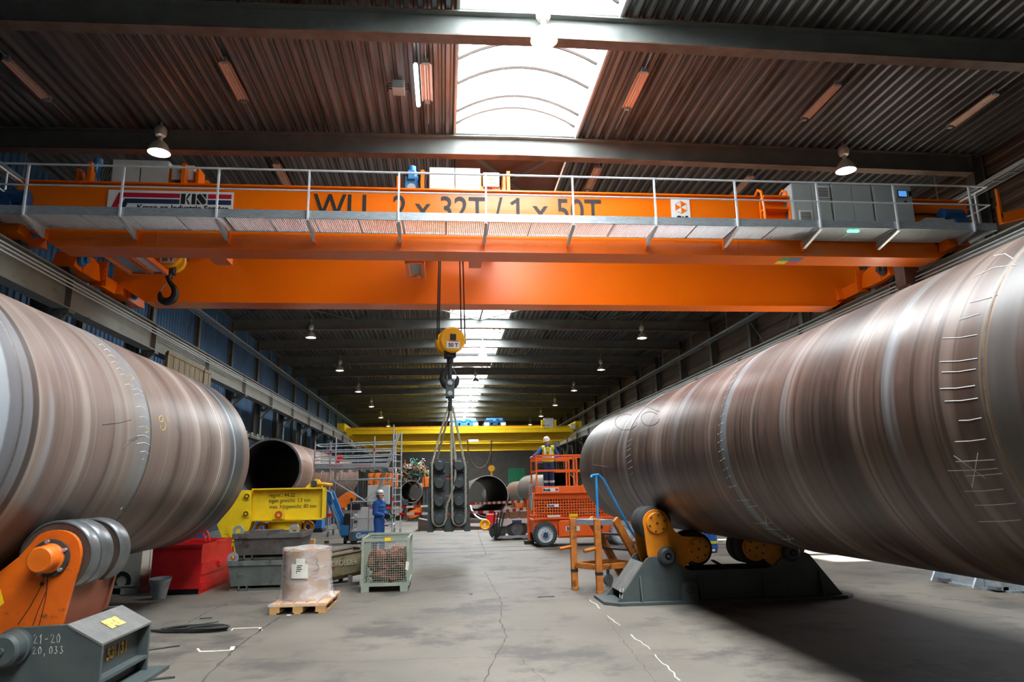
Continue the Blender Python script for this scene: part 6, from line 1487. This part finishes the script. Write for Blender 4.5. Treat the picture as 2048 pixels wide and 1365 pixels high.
# ================================================================== orange step stand with blue handrail
a, b = V(2.29, 12.84, 0), V(2.614, 12.274, 0)
t = thing('step_stand', (2.75, 12.75, 0), 'rusty orange step stand with blue handrails in front of the scissor lift', 'steps')
e = (b-a).normalized(); dn = V(-e.y, e.x, 0)                     # dn: the way the flight goes down
if dn.x < 0: dn = -dn
h = 1.205
for p in (a, b):
    m = MB(); m.bar(p+V(0, 0, .03), p+V(0, 0, h+.02), .11, .11, (1, 0, 0)); m.tube(p, p+V(0, 0, .04), .07, 12); lg = m.build('leg', 'rust_orange', t, smooth=0, bevel=.008)
    m = MB(); m.bar(p+V(0, 0, .3), p+V(0, 0, .35), .116, .116, (1, 0, 0)); m.build('tape_band', 'black', lg, smooth=0)
m = MB(); m.add([a+V(0, 0, h), b+V(0, 0, h), b+dn*.42+V(0, 0, h), a+dn*.42+V(0, 0, h), a+V(0, 0, h-.09), b+V(0, 0, h-.09), b+dn*.42+V(0, 0, h-.09), a+dn*.42+V(0, 0, h-.09)], [(0, 1, 2, 3), (4, 5, 6, 7), (0, 1, 5, 4), (1, 2, 6, 5), (2, 3, 7, 6), (3, 0, 4, 7)]); m.build('top_platform', 'galv', t, smooth=0)
rb, ra = b+dn*.42, a+dn*.42
for p in (ra, rb):
    m = MB(); m.bar(p+V(0, 0, h), p+dn*.75+V(0, 0, .12), .07, .14); m.build('stringer', 'rust_orange', t, smooth=0, bevel=.006)
for k in range(1, 4):
    u = k/4; p = ra+dn*.75*u+V(0, 0, h-(h-.12)*u); q = rb+dn*.75*u+V(0, 0, h-(h-.12)*u)
    m = MB(); m.bar(p, q, .2, .03); m.build('tread', 'dark_steel', t, smooth=0)
m = MB(); zz = .42
m.bar(a+V(0, 0, zz), b+V(0, 0, zz), .06, .09); m.bar(b+V(0, 0, zz), b+dn*.85+V(0, 0, zz), .06, .09); m.bar(a+V(0, 0, zz), a+dn*.85+V(0, 0, zz), .06, .09); m.bar(a+dn*.85+V(0, 0, zz), b+dn*.85+V(0, 0, zz), .06, .09); m.build('lower_frame', 'rust_orange', t, smooth=0)
for p in (a, b):
    m = MB(); q = p-dn*.32-V(0, 0, 0); m.tube(q+V(0, 0, .71), p+V(0, 0, .74), .03, 10); m.build('push_bar', 'rust_orange', t)
for p in (a+dn*.8, b+dn*.8):
    m = MB(); m.tube(p+e*-.03+V(0, 0, .1), p+e*.03+V(0, 0, .1), .1, 16); m.build('castor', 'rubber_grey', t)
    m = MB(); m.bar(p+V(0, 0, .1), p+V(0, 0, .42), .05, .05, (1, 0, 0)); m.build('castor_fork', 'dark_steel', t)
m = MB(); zt_ = atY(1197, 952, 12.3).z
q = b+V(.02, 0, 0); m.path([q-dn*.12+V(0, 0, zt_-.03), q-dn*.1+V(0, 0, zt_), q+dn*.05+V(0, 0, zt_+.02), q+dn*.15+V(0, 0, zt_-.05), q+dn*.75+V(0, 0, 1.02), q+dn*1.0+V(0, 0, .72)], .021, 8); m.tube(q+V(0, 0, h), q+V(0, 0, zt_), .022, 8); m.tube(q+dn*1.0+V(0, 0, .12), q+dn*1.0+V(0, 0, .72), .02, 8); m.build('handrail', 'blue_rail', t)
# grey galvanised machine feet at the right edge
t = thing('support_frame', (9.4, 11.6, 0), 'grey galvanised frame on the floor at the right edge under the pipe', 'frame')
m = MB(); m.box(8.75, 8.95, 11.2, 12.5, 0, .03); m.box(8.9, 10.6, 10.85, 11.2, 0, .03)
m.bar((8.82, 12.4, .2), (8.86, 10.95, .2), .06, .34); m.bar((8.86, 10.98, .2), (10.8, 10.98, .2), .06, .34)
for y in (12.3, 11.3): m.prism([(8.6, .03), (8.8, .03), (8.8, .4)], 'y', y-.02, y+.02)
for x in (9.1, 10.1): m.prism([(10.75, .03), (10.95, .03), (10.95, .4)], 'x', x-.02, x+.02)
m.build('base_frame', 'galv', t, smooth=0)
for x, y in ((8.85, 12.2), (8.9, 11.1), (10.4, 11.0)):
    m = MB(); m.box(x-.15, x+.05, y-.15, y+.05, .03, .08); m.build('foot', 'rollersteel', t, smooth=0)
m = MB(); m.box(8.85, 10.9, 11.0, 12.6, .37, .41); m.build('top_plate', 'galv', t, smooth=0)
# ================================================================== yellow cranes down the hall
def far_crane(y, lab, cabin, zt=7.42):
    t = thing('overhead_crane', (1.5, y+1.5, ZRW+.07), lab, 'crane', 'yellow cranes down the hall')
    for k, yy in enumerate((y, y+2.6)):
        m = MB(); xa, xb = -8.2, 11.3; zb = zt-1.15
        m.prism([(xa, zb), (xb, zb), (xb+.6, zb+.5), (xb+.6, zt), (xa-.6, zt), (xa-.6, zb+.5)], 'y', yy, yy+.7); m.box(xa-.6, xb+.6, yy-.06, yy+.76, zt, zt+.04); m.box(xa, xb, yy-.08, yy+.78, zb-.04, zb); m.build('girder', 'yellow', t, smooth=0)
    m = MB(); m.box(-8.2, 11.5, y-1.0, y, zt-.62, zt-.55); m.box(-8.2, 11.5, y-1.02, y-.98, zt-.62, zt-.2); m.build('walkway', 'yellow', t, smooth=0)
    m = MB()
    for z in (zt+.0, zt-.3): m.tube((-8.2, y-1.0, z), (9.5, y-1.0, z), .03, 6)
    m.build('festoon_rail', 'rust_orange', t)
    for x in (RXL, RXR):
        m = MB(); m.box(x-.3, x+.3, y-.8, y+4.1, ZRW+.05, ZRW+.75); m.build('end_carriage', 'yellow_dirty', t, smooth=0)
    if cabin:
        m = MB(); a_, b_ = atY(1089, 862, y-1).x, atY(1108, 862, y-1).x; m.box(a_, b_, y-1.0, y-.5, zt-.5, zt+.65); m.build('control_cabinet', 'cabinet', t, smooth=0)
        m = MB(); m.box(a_-.25, a_-.05, y-1, y-.6, zt-.6, zt+.5); m.box(b_+.05, b_+.25, y-1, y-.6, zt-.6, zt+.5); m.build('cabinet_frame', 'yellow_dirty', t, smooth=0)
        m = MB(); a_ = atY(1141, 855, y-1).x; m.box(a_, a_+.45, y-1, y-.8, zt-.3, zt+.12); m.build('terminal_box', 'white', t, smooth=0)
        m = MB(); a_ = atY(937, 878, y-1.03); m.box(a_.x, a_.x+.9, y-1.04, y-1.02, zt-1.42, zt-1.2); s_ = m.build('name_plate', 'white', t, smooth=0)
        m = MB(); a_, b_ = atY(935, 886, y-.5), atY(983, 886, y-.5); z0 = b_.z
        m.path([a_.lerp(b_, .5-.5*math.cos(pi*k/14))+V(0, 0, .2-2.5*math.sin(pi*k/14)**.8) for k in range(15)], .07, 6); m.build('festoon_cable', 'rollerside', t)
        m = MB(); m.tube((atY(983, 960, y+1.5).x, y+1.5, 2.6), (atY(983, 960, y+1.5).x, y+1.5, zt), .04, 6); m.build('hoist_rope', 'black', t)
        x = atY(983, 945, y+1.5).x; m = MB(); m.tube((x, y+1.3, 3.7), (x, y+1.7, 3.7), .3, 18); m.box(x-.08, x+.08, y+1.4, y+1.6, 2.8, 3.5); m.box(x-.3, x+.3, y+1.3, y+1.7, 2.4, 2.8); m.build('hook_block', 'yellow_hook', t)
    return t
far_crane(64.5, 'nearer yellow overhead crane far down the hall with a pale cabinet at its right end', True)
far_crane(77.5, 'farther yellow overhead crane showing just below the nearer yellow one', False, 7.3)
def far_trolley(px0, px1, lab, mt='blue_lift'):
    y = 64.9; a, b = atY(px0, 852, y).x, atY(px1, 852, y).x
    t = thing('hoist_trolley', ((a+b)/2, y+1.5, 7.46), lab, 'hoist', 'blue trolleys on the yellow crane')
    m = MB(); L = b-a; m.box(a, b, y, y+.25, 7.62, 7.85); m.box(a, b, y+2.5, y+2.8, 7.62, 7.85)
    for u in (0, .3, .62, .92): m.box(a+L*u, a+L*u+.2, y, y+2.8, 7.62, 7.9)
    m.box(a+L*.05, a+L*.4, y+.1, y+.7, 7.85, 8.12); m.box(a+L*.55, a+L*.7, y+.1, y+.6, 7.85, 8.22); m.box(a+L*.75, a+L*.97, y+.3, y+.8, 7.9, 8.05); m.build('frame', mt, t, smooth=0, bevel=.02)
    m = MB(); m.tube((a+.3, y+1.4, 8.15), (b-.2, y+1.4, 8.15), .25, 14); m.tube((a+L*.42, y+.4, 8.0), (a+L*.54, y+.4, 8.0), .16, 12); m.build('rope_drum', 'blue_motor', t)
    for x in (a+.25, b-.25): m = MB(); m.box(x-.22, x+.22, y-.1, y, 7.48, 7.85); m.build('wheel_box', 'galv_plain', t, smooth=0)
far_trolley(899, 957, 'light blue hoist trolley on the nearer yellow crane, behind the slings')
far_trolley(968, 1012, 'darker blue hoist trolley on the nearer yellow crane, right of the light blue one', 'blue_dark')
# ================================================================== people
def fuse(m, name, mt, parent, vox, smooth=4, local=True):
    """weld overlapping limbs into one continuous skin"""
    me = bpy.data.meshes.new('tmp'); me.from_pydata([tuple(p) for p in m.v], [], m.f)
    o = bpy.data.objects.new('tmp', me); COL.objects.link(o)
    a = o.modifiers.new('r', 'REMESH'); a.mode = 'VOXEL'; a.voxel_size = vox
    b = o.modifiers.new('s', 'SMOOTH'); b.iterations = smooth; b.factor = .5
    dg = bpy.context.evaluated_depsgraph_get(); dg.update()
    n = bpy.data.meshes.new_from_object(o.evaluated_get(dg)); bpy.data.objects.remove(o); n.name = name
    n.materials.clear(); n.materials.append(MATS[mt]); n.polygons.foreach_set('use_smooth', [True]*len(n.polygons)); n.polygons.foreach_set('material_index', [0]*len(n.polygons))
    r = bpy.data.objects.new(name, n); COL.objects.link(r); r.parent = parent; ROOT[r.name] = ROOT[parent.name]
    return r
def cap(m, p, q, r0, r1, n=14):
    p, q = Vector(p), Vector(q); m.tube(p, q, r0, n, r1); m.ball(p, r0, n); m.ball(q, r1, n)
def mirror(J): return J
def hand(m, w, d, side, curl, pn):
    """w wrist, d pointing direction of the palm, pn palm normal; five bent fingers"""
    d = Vector(d).normalized(); pn = Vector(pn); pn = (pn-d*pn.dot(d)).normalized(); s = d.cross(pn).normalized()
    w = Vector(w)
    for k in (-1, 0, 1): cap(m, w+d*.015+s*.012*k, w+d*.085+s*.026*k, .017, .015, 10)
    for k, (o, l) in enumerate(((-.033, .062), (-.011, .074), (.011, .078), (.033, .07))):
        b = w+d*.09+s*o; a1 = curl*.6; a2 = curl*1.4
        p1 = b+(d*math.cos(a1)+pn*math.sin(a1))*l*.5; p2 = p1+(d*math.cos(a2)+pn*math.sin(a2))*l*.5
        cap(m, b, p1, .0095, .009, 8); cap(m, p1, p2, .009, .0078, 8)
    b = w+d*.03+s*.03*side; p1 = b+(d*.6+s*side*.7+pn*.4).normalized()*.045; p2 = p1+(d*.8+pn*.7).normalized()*.035
    cap(m, b, p1, .013, .011, 8); cap(m, p1, p2, .011, .009, 8)
def person(loc, rz, J, lab, group, outfit, head_rot=(0, 0, 0), curl=.8):
    t = thing('person', loc, lab, 'person', group, rz)
    m = MB(); g = lambda k: Vector(J[k])
    hc = g('head'); HR = Euler(head_rot).to_matrix().to_4x4(); HM = Matrix.Translation(hc) @ HR
    m.M = HM
    m.ball((0, .012, .035), .1, 20, (.80, .98, .95)); m.ball((0, -.03, -.035), .08, 18, (.80, .78, 1.1)); m.ball((0, -.05, -.09), .035, 12, (1, .8, .7))
    cap(m, (0, -.096, .012), (0, -.112, -.028), .011, .016, 10); cap(m, (-.035, -.085, .03), (.035, -.085, .03), .012, .012, 8)
    m.ball((-.02, -.09, -.066), .016, 10, (1.2, .7, .5)); m.ball((.02, -.09, -.066), .016, 10, (1.2, .7, .5))
    for s in (-1, 1): m.ball((s*.08, .012, -.005), .03, 10, (.35, .7, 1.1)); m.ball((s*.045, -.07, -.03), .025, 10)
    m.M = None
    cap(m, hc+V(0, .02, -.06), g('neck'), .052, .058)
    cap(m, g('neck'), g('chest'), .07, .12); cap(m, g('chest'), g('pelvis'), .12, .12)
    for s in ('L', 'R'):
        cap(m, g('chest')+V(0, 0, .05), g('sh'+s), .09, .05); cap(m, g('sh'+s), g('el'+s), .048, .038); cap(m, g('el'+s), g('wr'+s), .038, .027)
        cap(m, g('pelvis'), g('hip'+s), .1, .085); cap(m, g('hip'+s), g('kn'+s), .08, .055); cap(m, g('kn'+s), g('an'+s), .055, .04)
        cap(m, g('an'+s), g('an'+s)+Vector(J['foot'+s])*.14+V(0, 0, -.05), .04, .035)
        hand(m, g('wr'+s), J['hd'+s], 1 if s == 'L' else -1, curl, J['pn'+s])
    fuse(m, 'body', 'skin', t, .0085, 3)
    # face details
    m = MB(); m.M = HM
    for s in (-1, 1): m.ball((s*.032, -.092, .008), .011, 8)
    m.build('eye', 'hair', t, local=True); m = MB(); m.M = HM; m.ball((0, -.108, -.066), .016, 10, (1.5, .4, .35)); m.build('mouth', 'tarp', t, local=True)
    m = MB(); m.M = HM; m.ball((0, .03, .0), .1, 16, (.86, .86, .95)); 
    for i, v in enumerate(m.v):
        q = HM.inverted() @ v
        if q.y < -.01: q.y = -.01
        m.v[i] = HM @ q
    m.build('hair', 'hair', t, local=True)
    m = MB(); m.M = HM
    prof = [(.118, .045), (.117, .075), (.108, .11), (.085, .145), (.05, .168), (.0, .176)]
    m.lathe(prof, (0, .01, 0), (0, 0, 1), 28, caps=False); m.lathe([(.124, .04), (.118, .052)], (0, .01, 0), (0, 0, 1), 28, caps=False)
    m.lathe([(.0, .05), (.124, .04)], (0, .01, 0), (0, 0, 1), 28, caps=False)
    m.prism([(-.09, -.08), (-.06, -.135), (0, -.155), (.06, -.135), (.09, -.08)], 'z', .038, .046); m.ball((0, .01, .16), .03, 12, (.6, 3, .6))
    hl = m.build('helmet', 'helmet', t, local=True, smooth=45)
    if outfit.get('goggles'):
        m = MB(); m.M = HM; m.lathe([(.121, .062), (.121, .085)], (0, .01, 0), (0, 0, 1), 28, caps=False); m.build('goggle_strap', 'black', hl, local=True)
        m = MB(); m.M = HM; m.box(-.06, .06, -.108, -.1, -.002, .026); m.build('safety_glasses', 'lens', t, local=True)
    # clothes
    tm = outfit['top']; bm_ = outfit['bottom']
    m = MB()
    ch, pe, ne = g('chest'), g('pelvis'), g('neck')
    for k in range(6):
        u = k/5; c = ne.lerp(ch, .35).lerp(pe, u) if k else ne.lerp(ch, .3); rx = (.145, .195, .2, .195, .19, .195)[k]; m.ball(c, 1, 18, (rx, .135+.025*(k in (1, 2, 3)), .11))
    for s in ('L', 'R'):
        cap(m, ch+V(0, 0, .08), g('sh'+s), .11, .082); cap(m, g('sh'+s), g('el'+s), .084, .068); cap(m, g('el'+s), g('el'+s).lerp(g('wr'+s), .9), .068, .05)
    cap(m, ne-V(0, 0, .02), ne+V(0, 0, .035), .085, .072)
    fuse(m, 'jacket' if tm != bm_ else 'coverall_top', tm, t, .014, 5)
    m = MB()
    m.ball(pe+V(0, 0, .04), 1, 16, (.192, .152, .12))
    for s in ('L', 'R'):
        cap(m, pe-V(0, 0, .02), g('hip'+s), .13, .12); cap(m, g('hip'+s), g('kn'+s), .12, .095); cap(m, g('kn'+s), g('an'+s)+V(0, 0, .02), .092, .082)
    fuse(m, 'trousers', bm_, t, .014, 5)
    for s in ('L', 'R'):
        a = g('an'+s); f = Vector(J['foot'+s]); m = MB(); z0 = a.z-.09
        cap(m, a+V(0, 0, .03), a+V(0, 0, -.03), .056, .055); m.ball(a+V(0, 0, -.045), .052, 14, (1, 1.1, .9)); cap(m, a+V(0, 0, -.05), a+f*.13+V(0, 0, -.055), .048, .038); m.ball(a+f*.15+V(0, 0, -.055), .042, 14, (1, 1, .8))
        for i, v in enumerate(m.v): v.z = max(v.z, z0)
        fuse(m, 'boot', 'boot', t, .009, 2)
        if outfit.get('knee_band'):
            p = g('kn'+s).lerp(a, .45); q = g('kn'+s).lerp(a, .62); m = MB(); m.tube(p, q, .098, 16, .096, caps=False); m.build('reflective_band', outfit['knee_band'], t, local=True)
    if outfit.get('vest'):
        m = MB()
        for k in range(13):
            u = k/12; c = ne.lerp(ch, .45).lerp(pe+V(0, 0, .04), u); i_ = min(5, int(u*6)); f_ = u*6-i_; R_x = (.14, .19, .21, .212, .208, .206, .21); rx = R_x[i_]*(1-f_)+R_x[i_+1]*f_; m.ball(c, 1, 18, (rx, .162, .1))
        for s in ('L', 'R'): cap(m, ch+V(0, 0, .1), g('sh'+s).lerp(ch, .2)+V(0, 0, .015), .125, .105)
        v_ = fuse(m, 'vest', 'hivis', t, .014, 4)
        m = MB(); c = ch.lerp(pe, .5); m.lathe([(1, -.03), (1, .03)], (0, 0, 0), (0, 0, 1), 28, caps=False)
        for i, v in enumerate(m.v): m.v[i] = c+V(v.x*.213, v.y*.172, v.z)
        m.build('reflective_band', 'reflective', v_, local=True)
        for s in (-1, 1):
            m = MB(); m.path([ch+V(s*.1, -.02, .16), ch+V(s*.1, -.12, .12), ch+V(s*.1, -.165, 0), ch.lerp(pe, .45)+V(s*.1, -.168, 0)], .022, 6, rz=.006); m.build('reflective_band', 'reflective', v_, local=True)
        m = MB(); m.prism([(-.075, .07), (.075, .07), (0, -.22)], 'y', -.0, .004)
        for i, v in enumerate(m.v): m.v[i] = ch+V(v.x, -.176+v.y+max(0, v.z)*.7, v.z+.1)
        m.build('neck_opening', 'navy_cloth', v_, local=True)
    return t
base = dict(pelvis=(0, 0, .93), chest=(0, 0, 1.28), neck=(0, .0, 1.49), head=(0, -.02, 1.64), shL=(.2, 0, 1.42), shR=(-.2, 0, 1.42), hipL=(.09, 0, .9), hipR=(-.09, 0, .9), knL=(.1, -.02, .5), knR=(-.1, -.02, .5), anL=(.1, .02, .09), anR=(-.1, .02, .09), footL=(.15, -1, 0), footR=(-.15, -1, 0))
J = dict(base); J.update(elL=(.25, -.02, 1.12), wrL=(.14, -.25, 1.07), hdL=(-.35, -.9, -.1), pnL=(-.8, 0, -.5), elR=(-.25, -.0, 1.12), wrR=(-.13, -.24, 1.06), hdR=(.35, -.9, -.1), pnR=(.8, 0, -.5), chest=(0, .0, 1.28), knL=(.1, -.03, .5), anL=(.11, -.06, .09), anR=(-.1, .1, .09))
pm = atZ(757, 1104); PM = V(pm.x, pm.y, 0)
person(PM, math.radians(62), J, 'person in blue coverall and white helmet holding a crane remote, standing behind the mesh cage', 'people', dict(top='coverall', bottom='coverall', goggles=True), head_rot=(.06, 0, .35))
Rm = Matrix.Translation(PM) @ Matrix.Rotation(math.radians(62), 4, 'Z')
c = Rm @ V(0, -.37, 1.03)
t = thing('crane_remote', c, 'green and black crane remote control held by the man in blue', 'remote control', rz=math.radians(62))
m = MB(); m.box(-.13, .13, -.07, .07, -.06, .03); m.build('case', 'green', t, local=True, smooth=0, bevel=.012)
m = MB(); m.box(-.15, -.11, -.09, .09, -.07, .06); m.box(.11, .15, -.09, .09, -.07, .06); m.box(-.11, .11, -.06, .06, .03, .04)
for x in (-.06, .06): m.tube((x, 0, .04), (x, 0, .1), .012, 8); m.ball((x, 0, .11), .02, 8)
m.build('grip_frame', 'black', t, local=True, smooth=0)
m = MB(); m.ball((.13, -.1, .05), .022, 8); m.build('stop_button', 'red', t, local=True)
# man on the lift
q = atY(1098, 972, 22.75); J = dict(base)
J.update(shL=(.19, .02, 1.42), elL=(.33, .12, 1.17), wrL=(.2, -.02, 1.0), hdL=(-.6, -.3, -.5), pnL=(-.6, .6, 0), shR=(-.2, 0, 1.41), elR=(-.35, -.08, 1.22), wrR=(-.5, -.16, 1.13), hdR=(-.85, -.3, -.25), pnR=(0, 0, -1), head=(-.03, -.05, 1.63))
person((q.x, 22.75, zp-.09), math.radians(-12), J, 'person in yellow hi-vis vest and white helmet standing on the raised orange lift platform', 'people', dict(top='jacket_blue', bottom='navy_cloth', vest=True, knee_band='reflective'), head_rot=(.32, 0, -.35), curl=.9).scale = (.94, .94, .94)
J = dict(base); J.update(elL=(.26, .02, 1.15), wrL=(.25, -.06, .9), hdL=(0, -.2, -1), pnL=(-1, 0, 0), elR=(-.26, .02, 1.15), wrR=(-.25, -.06, .9), hdR=(0, -.2, -1), pnR=(1, 0, 0))
q = atZ(1424, 1106)
person((q.x, q.y, 0), math.radians(-60), J, 'person in blue trousers with hi-vis bands, only legs seen under the right pipe', 'people', dict(top='coverall', bottom='coverall', knee_band='hivis'))
# ================================================================== light
sun = bpy.data.lights.new('sun', 'SUN'); sun.energy = SUN; sun.angle = math.radians(1.5); sun.color = (1, .95, .86)
so = bpy.data.objects.new('sun', sun); COL.objects.link(so)
d = V(-1, .05, -DH/6.6).normalized(); so.rotation_euler = d.to_track_quat('-Z', 'Y').to_euler()
w = bpy.data.worlds.new('sky'); sc.world = w; w.use_nodes = True
bg = w.node_tree.nodes['Background']; bg.inputs[0].default_value = (.86, .93, 1, 1); bg.inputs[1].default_value = WORLD
vs_ = sc.view_settings; vs_.view_transform = 'Standard'; vs_.look = 'None'; vs_.exposure = EXPO; vs_.gamma = 1; vs_.use_curve_mapping = False
cy_ = sc.cycles
cy_.use_denoising = True; cy_.max_bounces = 7; cy_.diffuse_bounces = 4; cy_.glossy_bounces = 4; cy_.transparent_max_bounces = 12; cy_.sample_clamp_indirect = 6; cy_.sample_clamp_direct = 0
cy_.caustics_reflective = False; cy_.caustics_refractive = False
